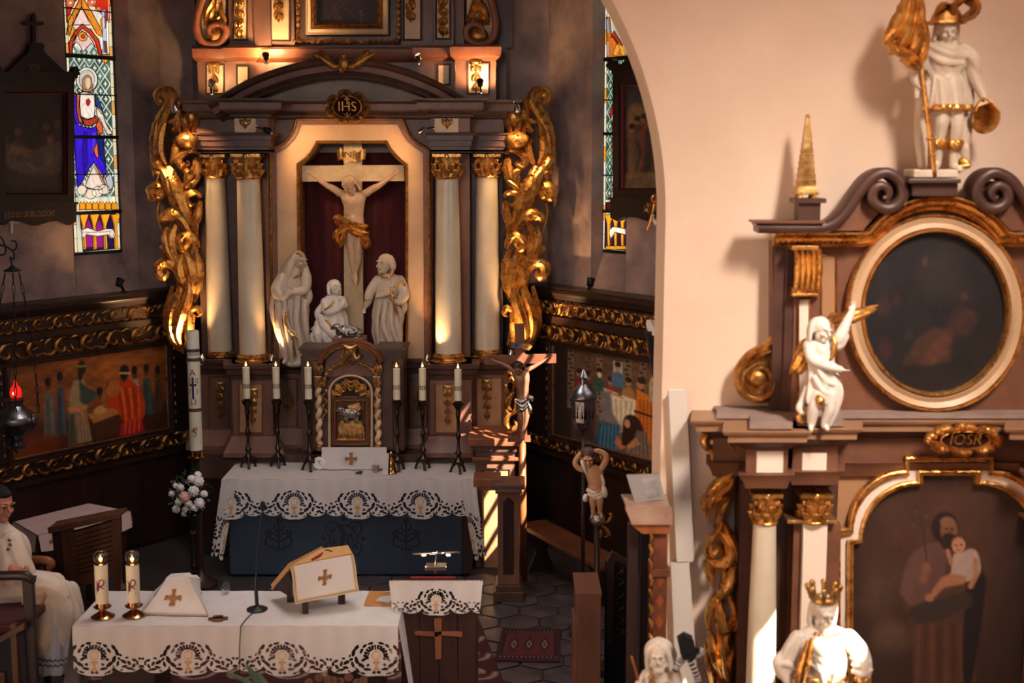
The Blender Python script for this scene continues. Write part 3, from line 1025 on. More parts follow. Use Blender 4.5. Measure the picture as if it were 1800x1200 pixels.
def canvas_right(root,mp):
 c=Canvas(190,170,0,0,1,1,(84,62,46))
 c.mottled(.25,4,(6,22))
 c.poly([(0,0),(.18,0),(.18,1),(0,1)],(46,32,26),.05)
 for(x,w,col)in((.16,.06,(110,96,74)),(.32,.05,(96,70,50)),(.42,.05,(120,98,74)),(.66,.07,(108,92,72)),(.79,.06,(104,88,68))):
  c.poly([(x-w/2,0),(x+w/2,0),(x+w/2,.66),(x-w/2,.66)],col,.01)
  for k in range(14):
   c.ell(x+.012*math.sin(k*2.1),.03+k*.045,w*.3,.014,(56,46,40),.5)
 c.poly([(.54,.05),(.62,.05),(.62,.22),(.54,.22)],(150,150,148),.01)
 c.poly([(.72,.62),(1,.6),(1,1),(.66,1)],(142,96,54),.03)
 for k in range(7):
  c.line([(.68,.66+k*.055),(1,.64+k*.055)],.006,(84,50,32))
  c.line([(.74+k*.05,.62),(.68+k*.07,1)],.006,(84,50,32))
 c.poly([(.84,.56),(.84,.2),(.87,.12),(.92,.09),(.97,.12),(1,.2),(1,.56)],(176,140,86),.008)
 c.poly([(.86,.56),(.86,.22),(.89,.15),(.93,.13),(.98,.17),(1,.22),(1,.56)],(132,142,142),.008)
 c.ell(.94,.36,.07,.06,(170,160,140),.6)
 c.ell(.93,.46,.08,.08,(186,150,106),.5)
 for(x,y,col,sz)in((.42,.20,(44,72,64),.055),(.31,.26,(62,44,38),.05),(.52,.27,(150,40,36),.05),(.67,.24,(150,110,66),.06),(.58,.10,(70,96,120),.06),(.24,.25,(120,40,36),.05)):
  c.poly([(x-sz,y+.22),(x-sz*.8,y+.08),(x,y+.05),(x+sz*.8,y+.08),(x+sz,y+.22)],col,.02)
  c.ell(x,y+.01,.024,.04,(164,110,78),.3)
  c.ell(x,y-.02,.028,.03,(46,30,22),.3)
 c.ell(.42,.05+.18,.016,.03,(180,170,150),.4)
 c.poly([(.46,.36),(.74,.42),(.74,.50),(.70,.72),(.60,.80),(.54,.80),(.48,.5)],(206,194,164),.02)
 for k in range(5):
  c.line([(.52+k*.045,.45),(.55+k*.03,.76)],.01,(156,144,118),.02)
 c.line([(.48,.38),(.62,.42)],.02,(160,120,80),.02)
 c.ell(.6,.39,.02,.02,(110,80,60),.3)
 c.poly([(.74,.3),(.84,.34),(.88,.5),(.88,.82),(.76,.82),(.73,.55)],(190,106,32),.02)
 for k in range(4):
  c.line([(.77+k*.03,.4),(.77+k*.03,.8)],.01,(132,62,20),.02)
 c.line([(.73,.53),(.88,.55)],.025,(70,40,26),.01)
 c.ell(.77,.24,.03,.05,(164,110,76),.3)
 c.ell(.78,.2,.038,.035,(40,32,34),.3)
 c.poly([(.44,.4),(.52,.38),(.54,.6),(.62,.74),(.60,.98),(.40,.98),(.42,.7)],(110,106,104),.03)
 c.poly([(.42,.72),(.6,.72),(.58,.99),(.38,.99)],(36,72,96),.03)
 for k in range(5):
  c.line([(.45+k*.03,.74),(.43+k*.035,.98)],.01,(70,120,140),.02)
 c.poly([(.58,.84),(.66,.92),(.62,.97),(.56,.92)],(176,110,76),.02)
 c.poly([(.66,.98),(.68,.78),(.74,.66),(.82,.72),(.86,.98)],(112,100,86),.03)
 for k in range(5):
  c.line([(.72+k*.025,.74),(.70+k*.035,.98)],.008,(60,54,50),.02)
 c.poly([(.62,.92),(.63,.66),(.68,.58),(.76,.6),(.80,.72),(.74,.74),(.72,.92)],(44,26,18),.02,curved=True)
 c.ell(.665,.68,.025,.045,(176,126,92),.3)
 c.poly([(.66,.92),(.74,.8),(.78,.86),(.68,.95)],(166,116,80),.02)
 c.poly([(.2,.55),(.36,.5),(.4,.98),(.2,.98)],(52,42,40),.06)
 c.grad(lambda X,Y:(.2-X)/.2,(26,20,20),.7)
 c.mottled(.12,9,(20,50))
 c.a=c.a*1.5
 c.mesh('painted_panel',PAINT,mp,root)
OFFW=0.26
bandsL=dict(top=527,f1=(547,574),r1=(574,582),f2=(582,619),pic=(626,781),f3=(788,820))
uA=WLF.inv(292,680,OFFW)[0]
uB=WLF.inv(18,720,OFFW)[0]
panL=panelling(WLF,'wall_panelling','dark carved panelling under the left window, its painting shows people around a man in red',OFFW,UL,bandsL,(uB,uA),150,canvas_left,'L')
bandsR=dict(top=519,f1=(540,568),r1=(569,580),f2=(582,616),pic=(622,786),f3=(792,816))
uC=WRT.inv(974,700,OFFW)[0]
uD=WRT.inv(1176,720,OFFW)[0]
panR=panelling(WRT,'wall_panelling','dark carved panelling under the right window, its painting shows a white supper table',OFFW,UR,bandsR,(uC,uD),1060,canvas_right,'R')
# high altar retable
YI,YO,YR=13.95,14.30,14.36
hb=P(620,800,14.2)
HA=thing('high_altar','tall brown and gold high altar in the apse, with white columns and a crimson niche','altar',(hb.x,14.5,0))
def plan(pairs,yref):
 return[(X_(a,yref,Y),Y)for a,Y in pairs]
XYZ=lambda a,b,c:(a,b,c)
def course(name,path,prof,m,parent,yrow=None,Yr=13.95,smooth=0.5,back=-0.12):
 mb=MB()
 pr=[(-o,Z_(y,Yr))for o,y in prof]
 pr=[(-back,pr[0][1])]+pr+[(-back,pr[-1][1])]
 mb.sweep(path,pr,XYZ)
 return mb.build(name,m,parent,smooth=smooth)
def lid(mb,path,yb,z,t=0.02):
 pts=list(path)+[(path[-1][0],yb),(path[0][0],yb)]
 mb.prism(pts,lambda a,b,c:(a,b,c),z-t,z)
def leafobj(name,strokes,mp,parent,m=None,base=0.0,n=14):
 mb=MB()
 for st in strokes:
  pts,W,D=st[0],st[1],st[2]
  off=st[3]if len(st)>3 else 0.0
  mb.leaf(pts,W,D,(lambda a,b,c,o=off:mp(a,b,c+o+base)),n=n,**(st[4]if len(st)>4 else{}))
 return mb.build(name,m or GOLD,parent,smooth=0.9)
 # masonry-like body behind everything
for a,b in((352,470),(757,884)):
 mb=MB()
 mb.pbox(a,268,b,800,14.62,0.3)
 mb.build('side_body',BROWND,HA,smooth=0,bevel=0.005)
mb=MB()
mb.pbox(340,80,890,268,14.66,0.28)
mb.build('upper_body',BROWND,HA,smooth=0)
# pedestal zone
ped=[(343,14.9),(343,YO),(409,YO),(409,YI),(479,YI),(479,YR),(756,YR),(756,YI),(829,YI),(829,YO),(893,YO),(893,14.9)]
pth=plan(ped,700)
course('pedestal_cap',pth,[(0.0,668),(0.01,664),(0.02,660),(0.05,656),(0.06,648),(0.08,646),(0.085,639)],BROWND,HA)
course('pedestal_die',pth,[(0.0,766),(0.0,667)],BROWN,HA)
course('pedestal_base',pth,[(0.11,800),(0.11,792),(0.10,790),(0.06,778),(0.03,770),(0.025,766),(0.0,764)],BROWN,HA)
mb=MB()
lid(mb,pth,14.9,Z_(639,YI),0.03)
mb.build('shelf',BROWND,HA,smooth=0)
mb=MB()
mb.pbox(340,798,893,840,YI+.02,0.9)
mb.build('plinth',BROWND,HA,smooth=0)
def panel(px0,py0,px1,py1,Y,parent,mf=None,mi=None,w=3.0,dep=0.012,name='panel'):
 mp=flatmap(Y)
 mb=MB()
 P4=[(px0,py0),(px1,py0),(px1,py1),(px0,py1)]
 mb.sweep(P4,[(0,0.0),(0,dep),(w*.35,dep*1.3),(w*.8,dep*.6),(w,0.0)],mp,closed=True)
 fr=mb.build(name+'_frame',mf or BROWNR,parent,smooth=0.5)
 mb=MB()
 mb.prism([(px0+w,py0+w),(px1-w,py0+w),(px1-w,py1-w),(px0+w,py1-w)],mp,0.004,-0.004)
 return mb.build(name,mi or BROWN,fr,smooth=0)
def drop(cx,y0,y1,Y,parent,w=12,m=None,name='gilt_drop',n=4,cap=True):
 h=(y1-y0)
 st=[]
 if cap:
  st.append(([(cx-w*.55,y0+1),(cx,y0+4),(cx+w*.55,y0+1)],w*.5,.02))
  st.append(([(cx-w*.45,y0),(cx-w*.4,y0+h*.12),(cx,y0+h*.16)],w*.35,.014))
  st.append(([(cx+w*.45,y0),(cx+w*.4,y0+h*.12),(cx,y0+h*.16)],w*.35,.014))
 for i in range(n):
  ya=y0+h*(0.08+0.84*i/n)
  yb=y0+h*(0.08+0.84*(i+1.25)/n)
  ww=w*(1-.12*i)
  st.append(([(cx,ya),(cx-ww*.35,ya+(yb-ya)*.45),(cx-ww*.42,yb-(yb-ya)*.25)],ww*.42,.016))
  st.append(([(cx,ya),(cx+ww*.35,ya+(yb-ya)*.45),(cx+ww*.42,yb-(yb-ya)*.25)],ww*.42,.016))
  st.append(([(cx,ya),(cx,(ya+yb)/2),(cx,yb)],ww*.34,.02,.004))
 return leafobj(name,st,flatmap(Y),parent,m or GOLDP,n=8)
for(a,b,c,d,Y,g)in((366,660,405,756,YO,(387,670,738)),(419,672,463,762,YI,(445,681,746)),(490,664,524,752,YR,None),(718,664,752,752,YR,None),(763,672,806,762,YI,(787,676,750)),(836,662,884,750,YO,(856,666,742))):
 light=mat('ochre_panel',S(176,132,92),0.42,var=0.3,col2=S(146,104,72),scale=5)
 panel(a,b,c,d,Y-.002,HA,BROWNR,light if(g and a>410)else BROWN)
 if g:
  drop(g[0],g[1],g[2],Y-.012,HA,15)
for cx in(508,735):
 leafobj('gilt_pendant',[([(cx-5,694),(cx-7,706),(cx,720)],6,.015),([(cx+5,694),(cx+7,706),(cx,720)],6,.015),([(cx,686),(cx,698),(cx,708)],8,.02),([(cx,702),(cx,712),(cx,722)],8,.02)],flatmap(YR-.012),HA,GOLDP,n=8)
 # columns
def column(cx,ytop,ybot,wt,wb,Yc,parent,ycap,ybase,m=CREAMC,mg=GOLD,name='column',fluted=False):
 k=Yc/F*1.004
 rt,rb=wt/2*k,wb/2*k
 x=X_(cx,(ytop+ybot)/2,Yc)
 z0,z1=Z_(ybot,Yc),Z_(ytop,Yc)
 col=node(name,parent)
 mb=MB()
 prof=[]
 for i in range(13):
  t=i/12
  prof.append((rb+(rt-rb)*(t**1.6),z0+(z1-z0)*t))
 mb.lathe((x,Yc,0),prof,36)
 mb.build('shaft',m,col,smooth=0.6)
 zb=Z_(ybase,Yc)
 h=z0-zb
 mb=MB()
 prof=[(rb*1.32,zb),(rb*1.42,zb+h*.12),(rb*1.42,zb+h*.28),(rb*1.30,zb+h*.38),(rb*1.16,zb+h*.46),(rb*1.14,zb+h*.56),(rb*1.24,zb+h*.64),(rb*1.25,zb+h*.78),(rb*1.12,zb+h*.86),(rb*1.08,zb+h*.92),(rb*1.08,zb+h*1.02),(rb,zb+h*1.04)]
 mb.lathe((x,Yc,0),prof,32)
 mb.build('base',mg,col,smooth=0.6)
 capital(x,Yc,Z_(ytop,Yc),Z_(ycap,Yc),rt,col,mg)
 return x
def capital(x,y,z0,z1,r,parent,mg=GOLD):
 h=z1-z0
 bell=lambda b:r*(1.0+0.28*max(0,min(1,(b-z0)/h))**2.2)
 mb=MB()
 mb.lathe((x,y,0),[(r*1.12,z0-h*.04),(r*1.16,z0),(r*1.1,z0+h*.05),(r*.98,z0+h*.06),(bell(z0+h*.5)*.96,z0+h*.5),(r*1.24,z0+h*.86)],24)
 a=r*1.62
 ab=[]
 for i in range(4):
  a0=PI/4+i*PI/2
  c_=(x+a*1.12*math.cos(a0),y+a*1.12*math.sin(a0))
  a1=a0+PI/4
  ab+=[c_,(x+a*.82*math.cos(a1),y+a*.82*math.sin(a1))]
 mb.prism(ab,lambda p,q,c:(p,q,c),z0+h*.87,z0+h*.99)
 cap=mb.build('capital',mg,parent,smooth=0.5)
 cyl=lambda an,b,c:(x+(bell(b)+c)*math.sin(an),y-(bell(b)+c)*math.cos(an),b)
 for row,(zb,zt,nn,w,ph)in enumerate(((0.05,0.42,8,0.62,0),(0.22,0.68,8,0.52,PI/8))):
  for i in range(nn):
   an=ph+i*2*PI/nn
   if math.cos(an)<-0.35:
    continue
   q=MB()
   zz0,zz1=z0+h*zb,z0+h*zt
   hh=zz1-zz0
   def mp(aa,bb,cc,an=an,zz0=zz0,hh=hh):
    t=bb
    curl=r*(.02+.26*max(0,t-.5)/.5)
    zc=zz0+hh*(t if t<.85 else .85-(t-.85)*.6)
    return cyl(an+aa,zc,cc+curl)
   q.leaf([(0,0),(0,.4),(0,.75),(0,1.0)],w*.92,r*.26,mp,n=10,lobes=4,lob=.5,back=r*.02,tipw=.3,arch=.35,ridge=.5)
   q.build('acanthus_leaf',mg,cap,smooth=0.9)
 for i in range(4):
  an=PI/4+i*PI/2
  if math.cos(an+PI)>.8:
   continue
  dx,dy=math.sin(an),-math.cos(an)
  if dy>0.1:
   continue
  q=MB()
  pts,rad=[],[]
  for(s_,zz,tr)in((.95,.45,.08),(1.05,.62,.09),(1.28,.78,.10)):
   pts.append((x+dx*r*s_,y+dy*r*s_,z0+h*zz))
   rad.append(r*tr)
  c_=(1.30,.66)
  for t in range(13):
   aa=PI/2-t/12*2.6*PI
   rr=.17*(1-t/15)
   pts.append((x+dx*r*(c_[0]+rr*math.cos(aa)),y+dy*r*(c_[0]+rr*math.cos(aa)),z0+h*c_[1]+r*rr*math.sin(aa)*1.4))
   rad.append(r*(.10-.004*t))
  q.tube(pts,rad,7)
  q.build('volute',mg,cap,smooth=4)
 q=MB()
 q.ell((x,y-r*1.32,z0+h*.88),(r*.2,r*.1,h*.14),seg=10,rings=6)
 q.build('rosette',mg,cap,smooth=4)
column(382.5,312,616,34,43,14.52,HA,271,632)
column(440.5,313,621,39,46,14.17,HA,270,639)
column(787.5,313,620,38,46,14.17,HA,270,638)
column(856.5,311,613,37,45,14.52,HA,270,629)
for(a,b)in((466,478),(806,826)):
 mb=MB()
 mb.pbox(a,270,b,636,14.42,0.2)
 mb.build('pilaster',BROWN,HA,smooth=0,bevel=0.004)
 # entablature
ent=[(345,14.9),(345,YO+.04),(411,YO+.04),(411,YI),(471,YI),(471,YR),(757,YR),(757,YI),(826,YI),(826,YO+.04),(886,YO+.04),(886,14.9)]
pe=plan(ent,220)
for pq in(pe[:5]+[(pe[4][0],14.9)],[(pe[7][0],14.9)]+pe[7:]):
 course('architrave',pq,[(0.0,268),(0.0,258),(0.014,257),(0.014,247),(0.03,246),(0.03,238),(0.05,236),(0.055,233),(0.0,232)],BROWND,HA)
 course('frieze',pq,[(0.0,234),(0.0,206)],BROWN,HA)
course('bed_moulding',pe,[(0.0,208),(0.03,206),(0.035,201),(0.07,197),(0.11,194),(0.11,192)],BROWND,HA)
course('corona',pe,[(0.11,193),(0.135,192),(0.135,181),(0.13,180)],BROWN,HA)
course('cornice',pe,[(0.13,181),(0.17,179),(0.19,176),(0.19,174)],BROWND,HA)
mb=MB()
lid(mb,[(p[0],p[1]-.1)for p in pe],14.9,Z_(174,YI)-0.002)
mb.build('entablature_core',BROWND,HA,smooth=0)
for pq in(pe[:5],pe[7:]):
 mb=MB()
 lid(mb,pq,14.9,Z_(267,YI)+0.022)
 mb.build('soffit',BROWND,HA,smooth=0)
for(a,b)in((412,449),(764,806)):
 mb=MB()
 mb.pbox(a,208,b,234,YI-.03,.05)
 t=mb.build('frieze_block',CREAM,HA,smooth=0,bevel=0.004)
 cx=(a+b)/2+1
 leafobj('gilt_leaf',[([(cx-8,209),(cx-6,215),(cx,222)],7,.014),([(cx+8,209),(cx+6,215),(cx,222)],7,.014),([(cx,208),(cx,216),(cx,227)],8,.02)],flatmap(YI-.034),t,GOLDP,n=9)
 # the framed crimson niche
def mirror(pts,c=620):
 return pts+[(2*c-x,y)for x,y in pts[::-1]]
def notch(x0,y0,x1,y1,n=9):
 pts=[]
 for i in range(n):
  t=i/(n-1)*PI/2
  pts.append((x0+(x1-x0)*math.sin(t)**1.0,y1+(y0-y1)*(math.cos(t))))
 return pts
def outline(xs,ear,yc,xt,yt,yb,c):
 L=[(xs,yb),(xs,yc)]
 for i in range(1,10):
  t=i/9*PI/2
  L.append((xs+ear+(xt-xs-ear)*(1-math.cos(t))**1.0,yc-6*(1 if ear else 0)+(yt+8-yc)*math.sin(t)))
 L+=[(xt,yt)]
 return L+[(2*c-x,y)for x,y in L[::-1]]
c_=615.5
OUT=outline(480,6,264,523,209,642,c_)
OUT=[(480,642),(476,264),(486,258),(499,251),(510,241),(517,229),(520,217),(522,209),(708,209),(712,217),(716,229),(724,242),(736,252),(748,259),(755,264),(757,642)]
MID=[(491,642),(487,270),(497,264),(508,256),(518,246),(525,234),(528,225),(531,219),(699,219),(703,226),(708,236),(716,248),(726,257),(738,265),(744,270),(746,642)]
INN=[(529,642),(525,289),(533,284),(541,277),(548,269),(553,261),(556,255),(559,250),(679,250),(682,255),(686,262),(692,270),(700,278),(708,285),(715,290),(715,642)]
mp=flatmap(YR)
mb=MB()
mb.ring(OUT[:],INN[:],mp,0.0,0.03)
mb.f=[f for f in mb.f]
fr=mb.build('niche_frame',mat('niche_cream',S(206,170,130),0.4,var=0.25,col2=S(184,146,106),scale=2.2,bump=0.04),HA,smooth=0.3)
mb=MB()
mb.ring(OUT,MID,mp,0.03,0.05)
mb.build('frame_band',BROWNR,fr,smooth=0.3)
mb=MB()
mb.sweep(OUT,[(-2.6,.0),(-2.6,.055),(0,.075),(3.0,.06),(3.2,.03)],mp)
mb.build('outer_gilt_bead',GOLDP,fr,smooth=0.9)
mb=MB()
mb.sweep(INN,[(-3.2,.02),(-3.2,.04),(-1.5,.05),(0,.035),(1.0,.045),(2.6,.03),(2.6,-.3)],mp)
mb.build('inner_gilt_bead',GOLDP,fr,smooth=0.9)
mb=MB()
mb.pbox(468,204,760,300,YR+.02,.06)
mb.f=[]
mb.v=[]
top=[(468,200),(760,200),(760,640),(757,640)]+OUT[::-1][1:-1]+[(480,640),(468,640)]
mb.prism(top,flatmap(YR+.012),0.0,-0.05)
mb.build('spandrel',BROWN,HA,smooth=0)
mb=MB()
nv=60
mb.grid(nv,8,lambda u,v:(X_(520+204*u,450,14.78),14.78+.012*math.sin(u*60)+.006*math.sin(u*23+2),Z_(205+445*v,14.78)))
mb.build('velvet_hanging',VELVET,HA,smooth=4)
# segmental pediment
ARC=curve([(372,183),(400,166),(450,139),(525,114),(604,104),(682,113),(757,138),(806,164),(833,182)],36)
mp=flatmap(YR-.06)
for(nm,prof,m)in(('pediment_cornice',[(0,0),(0,.24),(3,.26),(9,.24),(12,.18),(13,.0)],BROWND),('pediment_band',[(12,0),(12,.17),(22,.16),(23,0)],BROWN),('pediment_moulding',[(22,0),(22,.13),(25,.14),(29,.08),(33,.09),(36,.03),(36,-.06)],BROWND)):
 mb=MB()
 mb.sweep(ARC,prof,mp)
 mb.build(nm,m,HA,smooth=0.5)
inner=[(x,min(y+33,182))for x,y in ARC if 440<x<766]
mb=MB()
mb.prism([(inner[0][0]-20,182)]+inner+[(inner[-1][0]+20,182)],flatmap(YR+.02),0.0,-0.05)
mb.build('tympanum',mat('tympanum_grey',S(158,142,126),0.6,var=0.35,col2=S(126,110,100),scale=4),HA,smooth=0)
# dove on the crown of the arch
dv=MB()
mp=flatmap(YR-.34)
for sgn in(1,-1):
 q=lambda x,y:(604+sgn*x,y)
 dv.leaf([q(2,112),q(14,117),q(30,108),q(44,98),q(50,95)],12,.03,mp,n=12,lobes=6,lob=.4)
 dv.leaf([q(18,112),q(30,101),q(42,92),(q(46,90))],9,.025,mp,n=10,lobes=4,lob=.5)
 dv.leaf([q(26,110),q(40,102),q(52,96),q(54,101)],8,.02,mp,n=10,lobes=4,lob=.5)
wg=dv
p=P(604,112,YR-.38)
wg.ell(p,(.05,.045,.075),seg=14,rings=10)
wg.ell(P(604,99,YR-.41),(.026,.03,.032),seg=10,rings=8)
wg.tube([P(604,101,YR-.43),P(602,104,YR-.47)],[.010,.002],6)
wg.leaf([(604,116),(600,122),(604,127)],12,.02,flatmap(YR-.38),n=8)
wg.build('gilt_dove',GOLD2,HA,smooth=1.2)
# oval cartouche with the monogram
def cartouche(cx,cy,rx,ry,Y,parent,m,lab,sz,plate,n=14,letters=GOLD2,name='cartouche',shear=0.0):
 mp=flatmap(Y)
 mb=MB()
 o=arcpts((cx,cy),rx,0,2*PI,33,ry)[:-1]
 mb.prism(o,mp,.01,.03)
 ct=mb.build(name,plate,parent,smooth=0.3)
 mb=MB()
 mb.sweep(arcpts((cx,cy),rx,0,2*PI,33,ry)[:-1],[(-.5,.02),(-1,.045),(1,.05),(2.4,.03),(2.4,0.0)],mp,closed=True)
 mb.build('oval_bead',m,ct,smooth=1)
 rr=random.Random(3)
 for i in range(n):
  a=2*PI*(i+.5)/n
  b=a+(.42 if i%2 else-.42)
  q=lambda k,an:(cx+rx*k*math.cos(an),cy+ry*k*math.sin(an))
  leafobj('carved_scroll',[([q(1.02,a-.2),q(1.22,a),q(1.40,a+.12),q(1.46,b*.6+a*.4),q(1.28,b)],rx*.34,.04),([q(1.1,a),q(1.3,a+.1),q(1.18,a+.3)],rx*.22,.045,.015)],mp,ct,m,n=10)
 pc=P(cx,cy,Y)
 text('lettering',lab,sz,letters,lambda a,b,c:(pc.x+a,Y-.034-c,pc.z+b),ct,depth=0.006,shear=shear)
 return ct
CDARK=mat('dark_cartouche',S(40,14,13),0.8,spec=.1)
ct=cartouche(611,188,25,19,YI-.06,HA,GOLD2,'IHS',0.135,CDARK)
mb=MB()
pc=P(611,178,YI-.06)
mb.box(pc.x-.006,pc.x+.006,YI-.105,YI-.095,pc.z-.03,pc.z+.05)
mb.box(pc.x-.025,pc.x+.025,YI-.105,YI-.095,pc.z+.015,pc.z+.026)
pc=P(611,203,YI-.06)
mb.tube([(pc.x,YI-.1,pc.z-.025),(pc.x-.035,YI-.1,pc.z+.02)],.006,5)
mb.tube([(pc.x,YI-.1,pc.z-.025),(pc.x+.035,YI-.1,pc.z+.02)],.006,5)
mb.tube([(pc.x,YI-.1,pc.z-.025),(pc.x,YI-.1,pc.z+.03)],.006,5)
mb.build('monogram_cross',GOLD2,ct,smooth=0)
# attic
YT=14.42
att=[(347,14.9),(347,YT+.04),(402,YT+.04),(402,YT-.08),(450,YT-.08),(450,YT+.12),(735,YT+.12),(735,YT-.08),(800,YT-.08),(800,YT-.2),(872,YT-.2),(872,14.9)]
pa=plan(att,120)
course('attic_pedestal',pa,[(0.0,182),(0.0,104)],BROWN,HA,Yr=14.3)
course('attic_cornice',pa,[(0.0,107),(0.02,104),(0.04,101),(0.05,96),(0.055,84),(0.03,83),(0.02,80),(0.0,79)],BROWNR,HA,Yr=14.3)
mb=MB()
lid(mb,pa,14.95,Z_(80,14.3))
mb.build('attic_shelf',BROWND,HA,smooth=0)
for(a,b,c,d,Y)in((361,112,395,166,YT+.04),(415,114,438,156,YT-.08),(768,112,792,150,YT-.08),(821,110,861,166,YT-.2)):
 panel(a,b,c,d,Y-.003,HA,BROWND,CREAM)
for(cx,y0,y1,Y)in((376,110,168,YT+.02),(837,106,166,YT-.22)):
 drop(cx,y0,y1,Y,HA,17,GOLDP,n=3)
mb=MB()
mb.pbox(340,-160,900,84,14.75,.2)
mb.build('attic_body',BROWND,HA,smooth=0)
for(a,b,Y,m)in((441,474,14.60,BROWN),(744,772,14.60,BROWN),(400,442,14.52,BROWN),(760,798,14.52,BROWN),(470,516,14.66,BROWN),(704,748,14.66,BROWN),(798,816,14.62,BROWNR),(385,404,14.62,BROWND)):
 mb=MB()
 mb.pbox(a,-160,b,82,Y,.12)
 mb.build('attic_pilaster',m,HA,smooth=0,bevel=0.006)
for(a,b,d,Y,cx,ye)in((408,436,72,14.52,421,70),(765,793,70,14.52,779,66),(474,511,73,14.66,490,40),(708,742,72,14.66,722,40)):
 panel(a,-150,b,d,Y-.003,HA,BROWND,CREAM,w=3.5)
 st=[]
 for i in range(6):
  y=ye-6-i*17
  s_=1 if i%2 else-1
  st+=[([(cx,y-16),(cx+s_*5,y-8),(cx+s_*3,y+2)],8,.022),([(cx,y-12),(cx-s_*6,y-6),(cx-s_*5,y+3)],7,.02),([(cx,y-14),(cx+s_,y-5),(cx,y+6)],8,.028,.004)]
 leafobj('gilt_bunch',st,flatmap(Y-.016),HA,GOLD,n=8)
for sgn,cx0 in((1,376),(-1,843)):
 q=lambda x,y:(cx0-sgn*x,y)
 mb=MB()
 pth_=[q(-26,-150),q(-20,-100),q(-8,-50),q(14,-10),q(27,30),q(26,60),q(14,76),q(-6,78),q(-20,70),q(-24,56),q(-18,46),q(-6,44),q(4,50),q(5,58),q(0,62)]
 C=curve(pth_,60)
 mp=flatmap(14.55)
 mb.leaf(C[::1],12,.02,lambda a,b,c:mp(a,b,c+.10),n=60,lobes=0,lob=0,ridge=.1,basew=1.0,tipw=.5,back=.14,arch=0)
 mb.build('attic_volute',BROWNR,HA,smooth=0.9)
 mb=MB()
 mb.prism([q(-22,-150),q(-16,-100),q(-4,-50),q(12,-10),q(22,30),q(22,56),q(12,72),q(-10,74),q(-22,60)],flatmap(14.6),.0,.05)
 mb.build('volute_field',CREAM,HA,smooth=0)
 mb=MB()
 mb.ell(P(*q(-2,62),14.5),(.10,.06,.085),seg=16,rings=10)
 mb.build('volute_eye',GOLD2,HA,smooth=4)
 st=[]
 for(pts,W)in(([q(-16,-60),q(-12,-20),q(-6,10),q(-10,30)],12),([q(-8,-30),q(0,0),q(12,24),q(16,44)],12),([q(-12,4),q(-14,22),q(-20,36),q(-22,40)],10),([q(-4,6),q(2,20),q(4,34),q(-8,40)],12),([q(4,12),q(12,28),q(10,40),q(0,42)],11),([q(-18,20),q(-6,34),q(8,38),q(18,44)],9)):
  st.append((pts,W,.04))
 leafobj('carved_leaves',st,flatmap(14.54),HA,GOLD)
mb=MB()
P4=[(538,61),(683,61),(683,-140),(538,-140)]
mp=flatmap(14.62)
for(nm,prof,m)in(('inner_moulding',[(0,.0),(0,.02),(-2,.03),(-3,.025),(-8,.04),(-9,.05),(-11,.03),(-11,0)],CREAM),('gilt_frame',[(-10,.0),(-10,.03),(-12,.06),(-15,.075),(-18,.06),(-20,.05),(-20,.0)],GOLD2)):
 mb=MB()
 mb.sweep(P4,[(-n,c)for n,c in prof][::-1]if False else[(-n*-1,c)for n,c in prof],mp,closed=True)
 mb.build(nm,m,HA,smooth=0.9)
rr=random.Random(4)
mb=MB()
for i in range(17):
 x=522+i*10.8
 mb.leaf([(x-5,76+rr.uniform(-2,2)),(x,72),(x+5,76+rr.uniform(-2,2))],7,.02,lambda a,b,c:mp(a,b,c+.06),n=7,lobes=3)
for sx in(523,698):
 for i in range(18):
  y=66-i*11
  mb.leaf([(sx+rr.uniform(-2,2),y+5),(sx+3,y),(sx+rr.uniform(-2,2),y-5)],7,.02,lambda a,b,c:mp(a,b,c+.06),n=7,lobes=3)
cv_=mb.build('frame_foliage',GOLD,HA,smooth=0.9)
cv_['kind']='stuff'
cv=Canvas(90,110,538,-140,683,61,(22,15,15))
cv.ell(610,10,45,90,(34,20,18),.6)
cv.line([(580,61),(578,30),(592,8)],2,(62,48,42),2)
cv.line([(600,61),(600,36),(590,18),(606,4)],2,(70,54,46),2)
cv.poly([(584,30),(592,22),(598,40),(598,61),(582,61)],(66,20,16),4)
cv.line([(606,14),(630,36)],2,(64,50,44),2)
for k in range(7):
 cv.ell(634+(k%2)*2,20+k*6,2,2,(84,66,62),.5)
cv.poly([(660,-10),(683,-20),(683,50)],(80,46,26),8)
cv.mottled(.3,3)
cv.mesh('painted_panel',PAINT,lambda x,y:mp(x,y,.003),HA)
